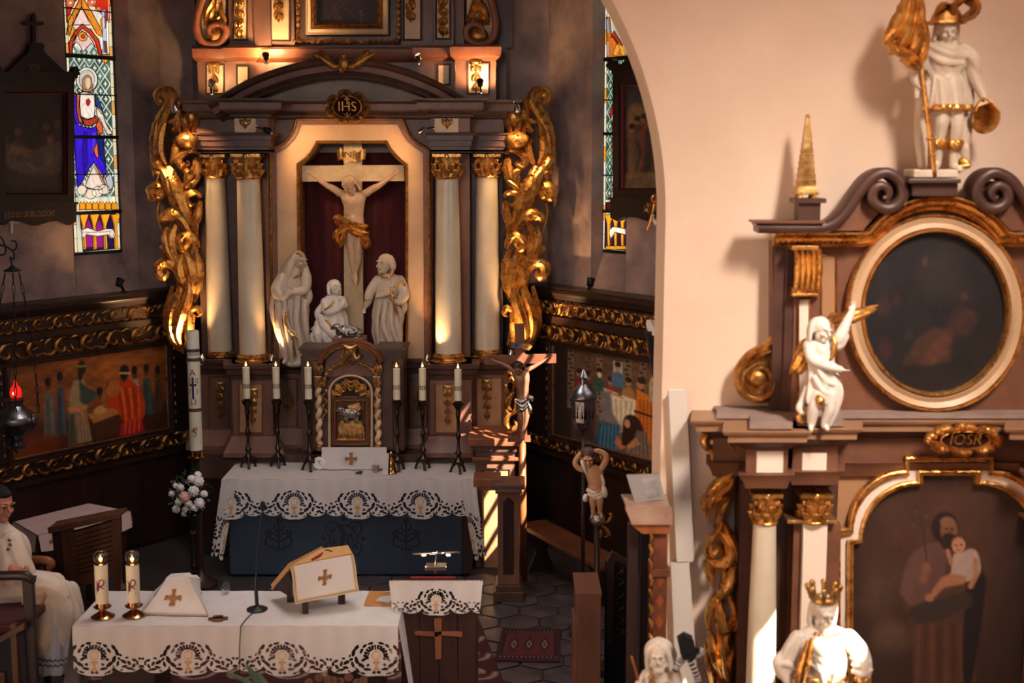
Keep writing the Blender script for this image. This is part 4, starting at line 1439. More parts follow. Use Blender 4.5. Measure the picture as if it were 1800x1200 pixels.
# carved gilt wings
WING=[([(970,300),(968,250),(952,205),(938,182),(941,166),(954,161),(962,170),(957,181),(948,178)],21,.05,.00),([(957,196),(964,226),(968,262),(966,300)],17,.04,.0),([(946,206),(955,238),(956,268),(944,296)],15,.045,.02),([(929,215),(925,196),(921,180),(928,172)],9,.03,.01),([(886,222),(896,214),(906,220),(912,236)],12,.05,.03),([(898,232),(893,212),(902,194),(912,190)],16,.05,.05),([(908,236),(912,214),(918,198),(912,190)],14,.05,.06),([(920,236),(924,216),(920,200),(910,192)],12,.05,.05),([(893,232),(890,248),(900,262),(916,264),(926,252)],9,.04,.02),([(936,232),(926,222),(930,214),(944,216)],14,.05,.04),([(938,290),(930,272),(928,254),(936,246)],14,.05,.03),([(887,270),(900,264),(914,268),(924,280),(918,292),(908,288),(910,281)],14,.05,.03),([(893,276),(893,298),(902,318),(922,328)],18,.05,.02),([(916,296),(906,306),(908,322),(922,336)],15,.05,.04),([(889,314),(900,322),(912,330),(926,340)],13,.04,.05),([(886,348),(894,338),(908,340),(912,352),(902,360),(894,356)],13,.05,.03),([(944,292),(936,318),(924,348),(912,378),(902,408)],28,.07,.03),([(956,292),(944,312),(938,336),(930,356)],18,.05,.05),([(972,270),(966,282),(956,296),(950,312)],15,.05,.02),([(962,318),(957,306),(966,302),(968,312)],10,.04,.02),([(944,330),(958,328),(970,334),(966,348),(954,350)],20,.06,.02),([(948,334),(956,344),(962,352)],14,.05,.05),([(957,348),(961,372),(955,400),(944,426)],5,.03,.0),([(904,412),(918,386),(936,376),(950,384),(948,396)],20,.06,.04),([(888,352),(890,374),(896,396),(892,420)],14,.05,.02),([(890,436),(896,420),(908,414),(920,424),(916,438),(904,440)],16,.06,.05),([(900,416),(908,426),(912,440)],12,.05,.07),([(928,388),(936,414),(934,442),(920,470)],20,.06,.03),([(944,398),(946,420),(938,446),(926,466)],13,.05,.05),([(958,434),(946,440),(936,452),(930,474)],18,.05,.02),([(914,440),(904,464),(898,494),(902,528)],20,.06,.04),([(897,436),(889,466),(890,500),(898,532)],15,.05,.02),([(918,446),(922,468),(916,492),(910,516)],18,.06,.05),([(924,506),(926,478),(938,462),(953,462),(959,476),(950,486),(943,479),(948,472)],17,.06,.03),([(914,488),(924,520),(936,556),(934,590),(918,618)],20,.07,.03),([(936,502),(944,536),(945,568),(934,602),(916,622)],13,.05,.0),([(904,488),(906,520),(916,552),(924,586),(914,616)],18,.07,.06),([(911,524),(904,556),(906,586),(912,614)],15,.06,.05),([(906,560),(900,544),(890,540),(886,550),(893,556)],10,.05,.04),([(898,552),(902,574),(898,598),(902,618)],11,.05,.03),([(893,606),(900,598),(908,606),(904,618)],13,.05,.06),]
for side in(1,-1):
 f=(lambda p:p)if side==1 else(lambda p:(1240-p[0],p[1]))
 wing=MB()
 wing.tube([flatmap(14.46)(*f(q),0)for q in curve([(948,205),(958,260),(950,310),(930,360),(908,400),(915,450),(912,500),(918,560),(908,618)],30)],[.03+.03*math.sin(i/29*PI)for i in range(30)],8)
 wg=wing.build('carved_wing',GOLD2,HA,smooth=4)
 for i,st in enumerate(WING):
  leafobj('gilt_acanthus',[([f(q)for q in st[0]],st[1]*1.15,st[2]*1.1,st[3])],flatmap(14.42),wg,GOLD,n=16)
 for(x,y,rx,ry)in((909,246,.13,.09),(903,206,.07,.10)):
  q=MB()
  a,b=f((x,y))
  q.lathe(P(a,b,14.34),[(0.01,-ry),(rx*.6,-ry*.8),(rx,-ry*.1),(rx*.9,ry*.4),(rx*.5,ry*.9),(.01,ry)],22,fn=lambda an,z:1+.07*math.cos(11*an))
  q.build('gilt_pomegranate',GOLD,wg,smooth=1.2)
  # lower right block of the altar with its sunlit steps
YB_=13.55
for(nm,a,b,y0,y1,Y,m,d)in(('side_block',836,905,785,1042,YB_+.05,BROWN,.55),('side_ledge',822,914,771,784,YB_-.05,BROWNR,.7),('side_ledge',836,908,783,795,YB_,BROWND,.6),('side_ledge',830,912,804,810,YB_-.0,BROWNR,.6)):
 mb=MB()
 mb.pbox(a,y0,b,y1,Y,d)
 mb.build(nm,m,HA,smooth=0,bevel=0.008)
panel(846,822,898,1020,YB_+.045,HA,BROWND,mat('ochre_panel'),w=5,dep=.02)
mb=MB()
mb.pbox(340,798,462,1030,14.02,.6)
mb.build('side_block',DWOOD,HA,smooth=0)
mb=MB()
mb.pbox(800,798,893,1000,14.1,.6)
mb.build('side_block',DWOOD,HA,smooth=0)
# carved figures
class Fig:
 def __init__(s,Y):
  s.Y=Y
  s.k=Y/F*1.003
  s.mb=MB()
 def J(s,px,py,d=0.0):
  p=P(px,py,s.Y)
  return Vector((p.x,p.y-d*s.k,p.z))
 def limb(s,pts,radii,seg=10,n=None,mb=None):
  mb=mb or s.mb
  q=[s.J(*p)for p in pts]
  n=n or(len(q)*4)
  C=curve([tuple(v)for v in q],n)
  R=[r[0]for r in curve([(r,)for r in radii],n)]
  mb.tube(C,[max(.3,r)*s.k for r in R],seg)
  mb.ell(C[0],max(.3,R[0])*s.k,seg=8,rings=6)
  mb.ell(C[-1],max(.3,R[-1])*s.k,seg=8,rings=6)
 def ball(s,p,r,rot=None,mb=None):
  mb=mb or s.mb
  r=r if hasattr(r,'__len__')else(r,r,r)
  mb.ell(s.J(*p),[x*s.k for x in r],rot)
 def robe(s,rings,seg=72,n=30,mb=None):
  mb=mb or s.mb
  R=curve([tuple(float(v)for v in r)for r in rings],n)
  vs,fs=[],[]
  for i,(cx,cy,d,rx,ry,nf,am,ph)in enumerate(R):
   c=s.J(cx,cy,d)
   for j in range(seg):
    a=2*PI*j/seg
    w_=1+1.5*am*(1-2*abs(math.sin(.5*(round(nf)*a+ph)))**.7+.5*math.sin(round(nf*1.7)*a+ph*2.1+1))
    vs.append(c+Vector((rx*s.k*w_*math.cos(a),-ry*s.k*w_*math.sin(a),0)))
  m=len(R)
  for i in range(m-1):
   for j in range(seg):
    j2=(j+1)%seg
    fs.append((i*seg+j,i*seg+j2,(i+1)*seg+j2,(i+1)*seg+j))
  fs.append(tuple(range(seg)))
  fs.append(tuple((m-1)*seg+j for j in range(seg-1,-1,-1)))
  mb.add(vs,fs)
 def rot(s,yaw,pitch=0.0,roll=0.0):
  return Matrix.Rotation(yaw,3,'Z')@Matrix.Rotation(roll,3,'Y')@Matrix.Rotation(pitch,3,'X')
 def head(s,p,r,yaw=0,pitch=0,roll=0,beard=False,mb=None,neck=None):
  mb=mb or s.mb
  R=s.rot(yaw,-pitch,roll)
  c=s.J(*p)
  k=r*s.k
  L=lambda x,y,z:c+R@Vector((x*k,y*k,z*k))
  E=lambda x,y,z,a,b,d:mb.ell(L(x,y,z),(a*k,b*k,d*k),R,12,8)
  E(0,.12,.28,.70,.84,.72)
  E(0,-.06,-.28,.55,.60,.68)
  E(0,-.46,-.76,.22,.22,.2)
  mb.tube([L(0,-.70,.16),L(0,-.86,-.06),L(0,-1.0,-.22)],[.07*k,.09*k,.14*k],8)
  E(0,-.92,-.25,.15,.12,.09)
  for g in(1,-1):
   E(g*.27,-.73,.21,.25,.13,.08)
   E(g*.27,-.63,.02,.13,.08,.065)
   E(g*.33,-.53,-.26,.2,.2,.18)
   E(g*.68,.05,0.0,.07,.15,.2)
  E(0,-.76,-.44,.20,.08,.05)
  E(0,-.74,-.55,.17,.08,.055)
  if beard:
   E(0,-.52,-.86,.36,.26,.34)
   for g in(-.2,0,.2):
    mb.tube([L(g,-.6,-.7),L(g*1.2,-.6,-1.0),L(g*.6,-.52,-1.3)],[.16*k,.15*k,.06*k],6)
   for g in(1,-1):
    mb.tube([L(g*.05,-.82,-.36),L(g*.28,-.7,-.5),L(g*.4,-.5,-.8)],[.07*k,.08*k,.1*k],6)
    E(g*.45,-.15,-.6,.2,.3,.3)
  return L
 def hair(s,L,r,length=1.2,wave=.12,mb=None,n=9,back=True,vol=1.0):
  mb=mb or s.mb
  k=r*s.k
  mb.ell(L(0,.2,.38),(.80*k*vol,.86*k*vol,.74*k*vol),None,12,8)
  for i in range(n):
   a=PI*(.08+.84*i/(n-1))-PI/2
   x,y=math.sin(a)*.78*vol,.15+math.cos(a)*.75*vol
   pts=[L(x*.6,y*.7,.9),L(x,y,.4),L(x*1.08+wave*math.sin(i*2),y*1.02,-.2),L(x*1.02-wave*math.sin(i*2),y,-.5-length*.4),L(x*1.0+wave*math.cos(i),y*.9,-.4-length)]
   mb.tube(curve([tuple(p)for p in pts],12),[k*v for v in(.16,.2,.22,.22,.22,.22,.21,.2,.18,.16,.12,.06)],7)
 def hand(s,wrist,to,nrm=(0,-1,0),L=10,curl=.4,side=1,mb=None,spread=1.0):
  mb=mb or s.mb
  w_=s.J(*wrist)
  d=(s.J(wrist[0]+to[0],wrist[1]+to[1],wrist[2]+to[2])-w_).normalized()
  n=Vector(nrm)
  n=(n-d*n.dot(d)).normalized()
  sd=d.cross(n)*side
  l=L*s.k
  R=Matrix((sd,d,n)).transposed()
  mb.ell(w_+d*.28*l,(.23*l,.32*l,.12*l),R,10,8)
  for i,ln in enumerate((.86,1.0,.94,.74)):
   b=w_+d*.50*l+sd*(i-1.5)*.125*l*spread
   fd=(d+sd*(i-1.5)*.10*spread).normalized()
   p1=b+(fd*math.cos(curl*.5)+n*math.sin(curl*.5))*.26*l*ln
   p2=p1+(fd*math.cos(curl*1.4)+n*math.sin(curl*1.4))*.16*l*ln
   p3=p2+(fd*math.cos(curl*2.2)+n*math.sin(curl*2.2))*.12*l*ln
   mb.tube([b-fd*.1*l,b,p1,p2,p3],[.07*l,.068*l,.06*l,.055*l,.04*l],6)
  b=w_+d*.14*l-sd*.17*l
  p1=b+(d*.6-sd*.62+n*.25).normalized()*.24*l
  p2=p1+(d*.85-sd*.2+n*.35).normalized()*.2*l
  mb.tube([w_+d*.1*l,b,p1,p2],[.10*l,.085*l,.07*l,.045*l],6)
 def skin(s,name,m,parent,voxel,mb=None,it=2,smooth=4):
  return skin(name,mb or s.mb,m,parent,voxel,it,smooth)
def skin(name,mb,m,parent,voxel,it=2,smooth=4):
 o=mb.build(name,m,parent,smooth=smooth)
 r=o.modifiers.new('r','REMESH')
 r.mode='VOXEL'
 r.voxel_size=voxel
 r.use_smooth_shade=True
 if it:
  sm=o.modifiers.new('s','SMOOTH')
  sm.iterations=it
  sm.factor=0.5
 dg=bpy.context.evaluated_depsgraph_get()
 me=bpy.data.meshes.new_from_object(o.evaluated_get(dg))
 o.modifiers.clear()
 old=o.data
 o.data=me
 bpy.data.meshes.remove(old)
 me.name=name
 me.materials.clear()
 me.materials.append(m)
 return o
 # Calvary group in the niche
f=Fig(14.42)
CR=thing('crucifix','cream crucifix with a gold-draped white corpus in the crimson niche','crucifix',P(620,612,14.5))
mb=MB()
mp=flatmap(14.50)
mb.prism([(605,253),(634,253),(638,612),(606,612)],mp,0.0,-.06)
mb.build('upright_beam',mat('cross_cream',S(214,190,152),0.45,var=0.25,col2=S(186,158,120),scale=8,bump=.05),CR,smooth=0,bevel=0.006)
mb=MB()
mb.prism([(531,292),(709,291),(710,317),(531,318)],mp,0.012,-.05)
mb.build('cross_beam',mat('cross_cream'),CR,smooth=0,bevel=0.006)
mb=MB()
ribbon=curve([(593,266),(600,264),(606,272),(618,268),(630,272),(636,265),(643,263)],30)
vs=[]
mp_=flatmap(14.44)
mb.grid(30,2,lambda u,v:mp_(ribbon[int(u*29)][0]+(2*v-1)*(1 if u<.5 else-1),ribbon[int(u*29)][1]-2+19*v-(3 if .15<u<.85 else 0),.03*math.sin(u*3*PI)+.01))
mb.grid(30,2,lambda u,v:mp_(ribbon[int(u*29)][0]+(2*v-1)*(1 if u<.5 else-1),ribbon[int(u*29)][1]-2+19*v-(3 if .15<u<.85 else 0),.03*math.sin(u*3*PI)-.004))
tl=mb.build('title_scroll',GOLDP,CR,smooth=4)
pc=P(618,272,14.42)
text('lettering','INRI',0.085,BLACK,lambda a,b,c:(pc.x+a,14.392-c,pc.z+b),tl,depth=0.004,sx=1.25)
F_=f
for(sh,el,wr,sg)in(((601,340,4),(574,325,3),(549,306,1),-1),((641,340,4),(668,325,3),(692,306,1),1)):
 f.limb([sh,el,wr],[6.4,5.0,3.0])
 f.limb([(sh[0]+(el[0]-sh[0])*.15,sh[1]-1,sh[2]),((sh[0]+el[0])/2,(sh[1]+el[1])/2-.5,4),el],[6.5,6.2,4.6])
 f.hand(wr,(sg*5,-3,1),(0,-1,0),L=15,curl=.5,side=sg)
f.robe([(621,338,3,15,8,2,0,0),(621,344,3,22,10,2,.0,0),(622,354,4,20,12,2,0,0),(623,366,4,17,10.5,2,0,0),(625,380,4,14,8.5,2,0,0),(626,394,4,15,9,2,0,0),(626,406,3,16,10,2,0,0),(626,414,3,13,8,2,0,0)],n=24)
for sg in(-1,1):
 f.ball((621+sg*9.5,351,11),(9,4,6))
 for i in range(4):
  f.limb([(622+sg*3,360+i*4,13.5-i*.5),(622+sg*11,362+i*4.5,10.5-i*.4),(622+sg*15,366+i*4,5)],[1.0,1.3,1.0],6)
f.ball((624,384,10),(9,4,9))
f.limb([(621,338,3),(618,330,6)],[7,6])
L=f.head((615.5,325,11),14.5,yaw=-.5,pitch=-.55,roll=-.25,beard=True)
f.hair(L,14.5,.9,.1)
for i in range(12):
 a=i/12*2*PI
 f.mb.tube([L(.78*math.cos(a),.1+.86*math.sin(a),.5+.08*math.sin(3*a)),L(.82*math.cos(a+.5),.1+.9*math.sin(a+.5),.42+.1*math.sin(3*a+1.4))],.11*14.5*f.k,6)
f.limb([(619,406,4),(617,424,6),(618,442,8)],[10,8.5,6.6])
f.limb([(633,406,4),(634,424,7),(631,441,10)],[10,8.5,6.6])
f.limb([(618,442,8),(619,456,5),(622,480,3)],[6.2,6.0,3.6])
f.limb([(631,441,10),(630,456,7),(625,480,5)],[6.2,6.0,3.6])
f.limb([(622,480,3),(622,488,5),(624,497,6)],[3.8,4.4,2.6])
f.limb([(625,480,5),(626,490,8),(627,499,9)],[3.8,4.6,2.8])
f.skin('corpus',FLESHW,CR,.0056,it=1)
lc=MB()
for(a,b,ya,yb,w_)in((604,648,388,398,9),(604,650,396,410,9),(606,648,390,412,8),(612,646,402,414,7)):
 lc.leaf([(a,ya),((a+b)/2,(ya+yb)/2+3),(b,yb)],w_*1.4,.05,lambda p,q,c:flatmap(14.40)(p,q,c+.045),n=14,lobes=3,lob=.15,basew=.8,tipw=.6)
for(pts,w_)in(([(612,392),(598,382),(592,384),(600,392)],12),([(608,392),(600,402),(592,412),(595,424),(602,434)],14),([(604,398),(606,412),(601,426),(597,436)],11),([(600,386),(594,390),(602,398)],10),([(640,404),(640,416),(638,428),(640,440)],10),([(644,408),(647,420),(650,430),(644,436)],9),([(638,424),(644,432),(650,436)],9)):
 lc.leaf(pts,w_,.06,lambda p,q,c:flatmap(14.40)(p,q,c+.05),n=14,lobes=4,lob=.15)
lc.build('gilt_loincloth',GOLD,CR,smooth=1.2)
def statue(name,label,Y,base):
 return thing(name,label,'statue',P(*base,Y))
f=Fig(14.12)
ST=statue('carved_statue','hooded white woman statue with gilt hems standing left of the crucifix, lit from below',14.12,(522,638))
f.robe([(524,468,0,10,9,4,.02,0),(516,482,0,22,13,6,.05,.4),(511,500,0,29,17,7,.06,1),(510,525,0,30,19,8,.08,1.6),(510,550,0,30,19,8,.09,2.2),(513,580,0,28,18,8,.10,2.8),(518,610,0,24,16,8,.11,3.3),(521,630,0,21,15,8,.12,3.8),(521,637,0,20,15,8,.12,4)])
L=f.head((528,460,3),16.5,yaw=.75,pitch=.1)
f.mb.ell(L(0,.40,.34),[v*16.5*f.k for v in(.92,.86,.92)])
for i in range(5):
 a=-1+i*.5
 f.limb([(520-i*1.2,448+i,6-i*3),(512-i*2,466,8-i*4),(506-i*4,490,10-i*5),(494-i*4,520+i*5,8-i*4)],[6,7,7,4])
f.limb([(537,470,4),(540,490,12),(536,508,18),(515,512,22)],[6,10,9,6])
f.limb([(497,488,6),(490,508,14),(500,520,20),(512,512,23)],[10,12,9,6])
f.hand((512,512,23),(3,-6,2),(0,-1,0),L=14,curl=.3)
for(pts,r)in(([(492,520,18),(494,560,22),(502,600,18),(506,634,14)],[5,6,5,3]),([(503,525,22),(508,570,24),(514,604,20),(516,634,16)],[5,5,5,3]),([(526,520,20),(524,560,22),(530,600,18),(533,634,12)],[6,6,5,3]),([(537,530,12),(538,560,14),(541,590,10),(544,604,6)],[5,6,5,3]),([(484,520,12),(482,545,14),(488,575,10),(494,592,8)],[6,6,5,3]),([(540,500,8),(544,520,8),(541,534,6)],[6,7,4]),([(500,540,22),(512,575,24),(526,590,20)],[4,5,4])):
 f.limb(pts,r,8)
f.ball((519,638,4),(18,14,7))
f.limb([(505,630,14),(502,634,20)],[4,3])
f.skin('carved_body',STATUEG,ST,.0056,it=1)
for(pts,w_)in(([(521,446,14),(528,444,17),(531,449,18)],2.2),([(492,512,30),(487,540,34),(491,572,30)],2.6),([(508,548,44),(506,562,44),(514,578,42),(526,590,38)],2.8),([(534,512,30),(540,502,26),(536,518,30)],2.2),([(520,486,22),(528,482,24),(533,470,20)],2.4),([(516,594,38),(520,612,34),(522,622,30)],2)):
 hem=MB()
 f.limb([(p[0],p[1],p[2]*.62)for p in pts],[w_]*len(pts),6,mb=hem)
 hem.build('gilt_hem',GOLD,ST,smooth=4)
f=Fig(14.2)
ST=statue('carved_statue','small kneeling white woman statue with clasped hands at the foot of the crucifix',14.2,(572,610))
f.robe([(586,518,0,10,9,4,.02,0),(584,528,0,19,12,6,.05,1),(586,545,2,19,13,6,.07,1.5),(589,560,4,21,15,7,.08,2),(582,574,5,28,17,7,.10,2.6),(574,590,5,30,18,8,.11,3),(570,606,4,34,18,8,.10,3.4),(570,611,4,33,18,8,.08,3.6)])
L=f.head((590,505,4),14,yaw=.6,pitch=.3,roll=.1)
f.hair(L,14,.5,.1)
f.limb([(572,530,6),(578,545,14),(598,540,18),(606,528,18)],[8,8,6,4])
f.limb([(600,526,4),(608,536,10),(607,527,16)],[7,6,4])
f.hand((605,530,18),(2,-8,2),(0,-1,0),L=13,curl=.2)
f.limb([(568,535,8),(560,548,10),(562,560,12)],[5,6,5])
for(pts,r)in(([(566,556,14),(574,570,20),(592,588,20),(596,604,14)],[6,9,8,4]),([(560,566,12),(560,586,18),(566,606,16)],[6,7,4]),([(572,572,18),(574,590,22),(582,606,18)],[5,6,4]),([(546,600,10),(540,606,12),(534,607,12)],[5,5,4])):
 f.limb(pts,r,8)
f.skin('carved_body',STATUE,ST,.005,it=1)
hem=MB()
f.limb([(574,542,20),(582,536,21),(588,528,18)],[1.8]*3,6,mb=hem)
hem.build('gilt_hem',GOLD,ST,smooth=4)
hem=MB()
f.limb([(570,562,20),(580,562,24),(586,574,25)],[1.8]*3,6,mb=hem)
hem.build('gilt_hem',GOLD,ST,smooth=4)
f=Fig(14.25)
ST=statue('carved_statue','white long-haired man statue standing right of the crucifix, looking up at it',14.25,(683,612))
f.robe([(682,480,0,9,9,4,.0,0),(684,489,0,22,13,6,.04,1),(683,505,1,25,16,6,.05,1.4),(680,522,1,20,14,7,.07,1.8),(681,545,1,24,16,7,.09,2.4),(682,575,1,25,16,7,.10,3),(684,600,1,24,16,7,.10,3.4),(685,612,1,22,15,7,.10,3.8)])
L=f.head((676,464,6),18,yaw=-.55,pitch=.2)
f.hair(L,18,.6,.14,vol=.95)
f.limb([(664,492,3),(652,512,6),(647,530,9),(643,538,10)],[9,9,7,4])
f.hand((643,538,10),(-2,8,1),(0,-1,0),L=13,curl=.4,side=-1)
f.limb([(703,493,3),(711,515,6),(702,528,16),(694,520,18)],[10,10,8,5])
f.hand((694,520,18),(-5,-5,2),(0,-1,0),L=12,curl=.7)
for(pts,r)in(([(664,520,12),(680,515,18),(698,500,16)],[4,5,4]),([(668,535,16),(664,570,18),(668,608,14)],[4,5,3]),([(680,530,18),(676,570,20),(690,606,16)],[4,5,3]),([(690,530,18),(690,570,20),(702,604,14)],[4,5,4]),([(700,540,12),(706,555,10),(704,575,8)],[5,6,3]),([(706,520,6),(711,540,4),(705,556,4)],[6,6,3])):
 f.limb(pts,r,8)
f.limb([(692,606,14),(700,607,18)],[4,3])
f.skin('carved_body',STATUEG,ST,.0056,it=1)
for pts in([(671,476,14),(674,484,18),(682,485,20),(690,480,18),(691,472,14)],[(696,502,20),(704,492,14),(712,500,14)],[(692,516,24),(692,526,25),(697,536,23),(700,548,18)],[(641,524,12),(646,526,15),(650,524,14)],[(690,504,20),(690,514,24),(698,520,24)]):
 hem=MB()
 f.limb(pts,[2.2]*len(pts),6,mb=hem)
 hem.build('gilt_hem',GOLD,ST,smooth=4)
 # tabernacle, altar table and what stands on it
YT2=13.72
TB=thing('tabernacle','small arched gilt and brown tabernacle with twisted cream columns on the altar','tabernacle',(P(618,792,YT2).x,YT2+.2,P(618,792,YT2).z))
mp=flatmap(YT2)
mb=MB()
mb.pbox(548,618,690,790,YT2+.02,.5)
mb.build('cabinet',BROWND,TB,smooth=0,bevel=.006)
for(a,b)in((527,566),(668,712)):
 mb=MB()
 mb.pbox(a+3,626,b-2,792,YT2+.06,.4)
 mb.build('side_wing',BROWND,TB,smooth=0,bevel=.006)
for(a,b)in((524,574),(660,714)):
 mb=MB()
 for(e,y0,y1,d)in((0,612,616,.10),(3,616,621,.07),(6,621,627,.04),(9,627,633,.0)):
  mb.pbox(a+e,y0,b-e,y1,YT2-d,.5)
 t=mb.build('cornice',BROWND,TB,smooth=0)
 t['kind']='stuff'
arch_=arcpts((618,634),48,PI,2*PI,25,30)
mb=MB()
mb.sweep([(569,636)]+arch_+[(667,636)],[(0,0),(0,.12),(-2,.13),(-4,.10),(-7,.11),(-9,.07),(-9,0)],mp)
mb.build('arched_cornice',BROWNR,TB,smooth=0.6)
mb=MB()
mb.prism([(572,660)]+arcpts((618,634),44,PI,2*PI,21,27)+[(664,660)],mp,.03,-.02)
mb.build('arched_gable',BROWN,TB,smooth=0)
mb=MB()
mb.sweep(arcpts((618,636),46,PI*1.08,PI*1.92,21,31),[(-2,.12),(-1.2,.15),(1.2,.14),(2,.12)],mp)
mb.build('gilt_rib',GOLDP,TB,smooth=.9)
leafobj('gilt_crest',[([(606,604),(612,616),(608,626),(602,624),(604,618)],8,.03,.12),([(630,604),(624,616),(628,626),(634,624),(632,618)],8,.03,.12),([(604,602),(618,608),(632,602)],9,.03,.13),([(618,604),(618,614),(618,622)],9,.03,.13)],mp,TB,GOLDP)
st=[]
for i in range(15):
 a=PI*(1.02+.96*i/14)
 x,y=618+46*math.cos(a),676+38*math.sin(a)
 for k in(-1,0,1):
  st.append(([(x-3*math.sin(a)*k,y+3*k),(x+4*math.cos(a+k),y+4*math.sin(a+k)),(x+7*math.cos(a+k*1.3),y+6*math.sin(a+k))],5.5,.02,.035))
for sx in(1,-1):
 for i in range(6):
  y=682+i*9
  st.append(([(618+sx*46,y),(618+sx*(50 if i%2 else 43),y+5),(618+sx*46,y+11)],5.5,.02,.02))
leafobj('gilt_garland',st,mp,TB,GOLDP,n=8)
al=[(578,784),(578,688)]+arcpts((617,688),39,PI,2*PI,21,31)[1:-1]+[(656,688),(656,784)]
mb=MB()
mb.sweep(al,[(0,0),(0,.05),(2,.055),(4,.04),(5,.0)],mp)
mb.build('cream_arch',CREAM,TB,smooth=.5)
mb=MB()
mb.prism(al,mp,.012,0)
mb.build('niche_back',mat('dark_niche',S(34,20,22),.6),TB,smooth=0)
st=[]
for i in range(5):
 a0,a1=PI*(1+i/5),PI*(1+(i+1)/5)
 A=(617+33*math.cos(a0),690+26*math.sin(a0))
 B=(617+33*math.cos(a1),690+26*math.sin(a1))
 C=(617+20*math.cos((a0+a1)/2),694+13*math.sin((a0+a1)/2))
 for k in range(3):
  t=.5+.35*k
  M=(C[0]+((A[0]+B[0])/2-C[0])*(1-t)*1.3,C[1]+((A[1]+B[1])/2-C[1])*(1-t)*1.3)
  st.append(([A,M,B],5,.025,.02+.006*k,dict(lobes=0,lob=0,basew=.7,tipw=.5)))
for sx in(1,-1):
 st.append(([(617+sx*33,684),(617+sx*30,694),(617+sx*33,702)],8,.03,.02))
leafobj('gilt_curtain',st,mp,TB,GOLDP,n=10)
st=[([(617,681),(617+6*math.cos(a),681+6*math.sin(a))],3,.01,.02)for a in[i*PI/3 for i in range(6)]]
leafobj('gilt_star',st,mp,TB,GOLD2,n=5)
dr=panel(584,696,650,782,YT2-.01,TB,BROWNR,BROWN,w=4,dep=.03,name='door')
panel(590,703,643,774,YT2-.016,dr.parent,GOLD2,mat('door_relief_ground',S(86,52,34),.4,.6,bump=.3),w=2.5,dep=.02,name='relief')
mb=MB()
mb.prism([(594,752),(600,738),(634,738),(642,752)],mp,.045,.02)
mb.prism([(594,772),(596,752),(640,752),(642,772)],mp,.035,.02)
mb.build('gilt_book',GOLDP,dr.parent,smooth=0).update_tag()
leafobj('gilt_fringe',[([(597+i*6,755),(598+i*6,764),(596+i*6,770)],6,.02,.036)for i in range(8)],mp,dr.parent,GOLDP,n=6)
bk=MB()
bk.prism([(612,712),(632,706),(636,716),(630,722),(614,720)],mp,.045,.03)
bk.build('gilt_banner',GOLDP,dr.parent,smooth=0)
def lamb(cx,cy,s_,Y,parent,m,name,lying=True):
 f=Fig(Y)
 f.ball((cx+4*s_,cy,6),(17*s_,9*s_,8.5*s_))
 f.ball((cx-8*s_,cy-3*s_,6),(9*s_,7*s_,8*s_))
 f.limb([(cx-10*s_,cy-3*s_,7),(cx-15*s_,cy-9*s_,8)],[6*s_,4.5*s_])
 f.ball((cx-18*s_,cy-9*s_,9),(6*s_,4*s_,4*s_))
 f.ball((cx-23*s_,cy-6.5*s_,9),(3.4*s_,2.6*s_,2.4*s_))
 f.limb([(cx-13*s_,cy-11*s_,11),(cx-10*s_,cy-8*s_,13)],[1.8*s_,1.6*s_])
 for k in range(60):
  a,b=k*2.4,(k*.618)%1
  t=math.acos(1-2*b)
  f.ball((cx+2*s_+19*s_*math.sin(t)*math.cos(a),cy-1*s_+8.6*s_*math.sin(t)*math.sin(a),6+8*s_*math.cos(t)),2.2*s_)
 if lying:
  f.limb([(cx-10*s_,cy+5*s_,8),(cx-20*s_,cy+8*s_,10)],[3*s_,2*s_])
  f.limb([(cx+14*s_,cy+4*s_,9),(cx+6*s_,cy+8*s_,11)],[4*s_,2.4*s_])
 else:
  for dx in(-9,-4,10,15):
   f.limb([(cx+dx*s_,cy+5*s_,7),(cx+(dx-1)*s_,cy+16*s_,7)],[2.6*s_,1.7*s_])
 return f.skin(name,m,parent,.005,it=1)
lamb(616,726,.95,YT2-.05,dr.parent,SILVER,'silver_lamb',False)
LB=thing('lamb_sculpture','silver lamb lying on top of the tabernacle','sculpture',P(616,605,YT2+.05))
lamb(614,584,1.25,YT2+.12,LB,SILVER,'woolly_body')
mb=MB()
mb.pbox(584,594,641,606,YT2+.02,.24)
mb.build('base_slab',BROWNR,LB,smooth=0,bevel=.006)
for(cx,tone)in((560.5,0),(664,0)):
 n0=node('twisted_column',TB)
 x,k=X_(cx,730,YT2-.02),YT2/F
 z0,z1=Z_(782,YT2),Z_(681,YT2)
 mb=MB()
 pts=[(x+.011*math.cos(t*2*PI*5),YT2-.01+.011*math.sin(t*2*PI*5),z0+(z1-z0)*t)for t in[i/60 for i in range(61)]]
 mb.tube(pts,.028,14)
 mb.build('twisted_shaft',CREAM,n0,smooth=4)
 mb=MB()
 mb.lathe((x,YT2-.01,0),[(.046,z0-.05),(.046,z0-.03),(.034,z0-.02),(.042,z0-.008),(.034,z0+.004)],18)
 mb.build('base',GOLD2,n0,smooth=.6)
 capital(x,YT2-.01,z1,Z_(659,YT2),.032,n0,GOLDP)
 mb=MB()
 mb.box(x-.045,x+.045,YT2-.05,YT2+.06,Z_(658,YT2),Z_(634,YT2))
 imp=mb.build('impost',BROWND,n0,smooth=0,bevel=.004)
 leafobj('gilt_mask',[([(cx-6,654),(cx-5,644),(cx,638)],6,.02),([(cx+6,654),(cx+5,644),(cx,638)],6,.02),([(cx,656),(cx,648),(cx,640)],7,.025)],flatmap(YT2-.05),imp,GOLDP,n=8)
leafobj('gilt_mask',[([(696+a,654),(696+a,644),(696,638)],6,.02)for a in(-5,5,0)],flatmap(YT2+.05),TB,GOLD2,n=8)
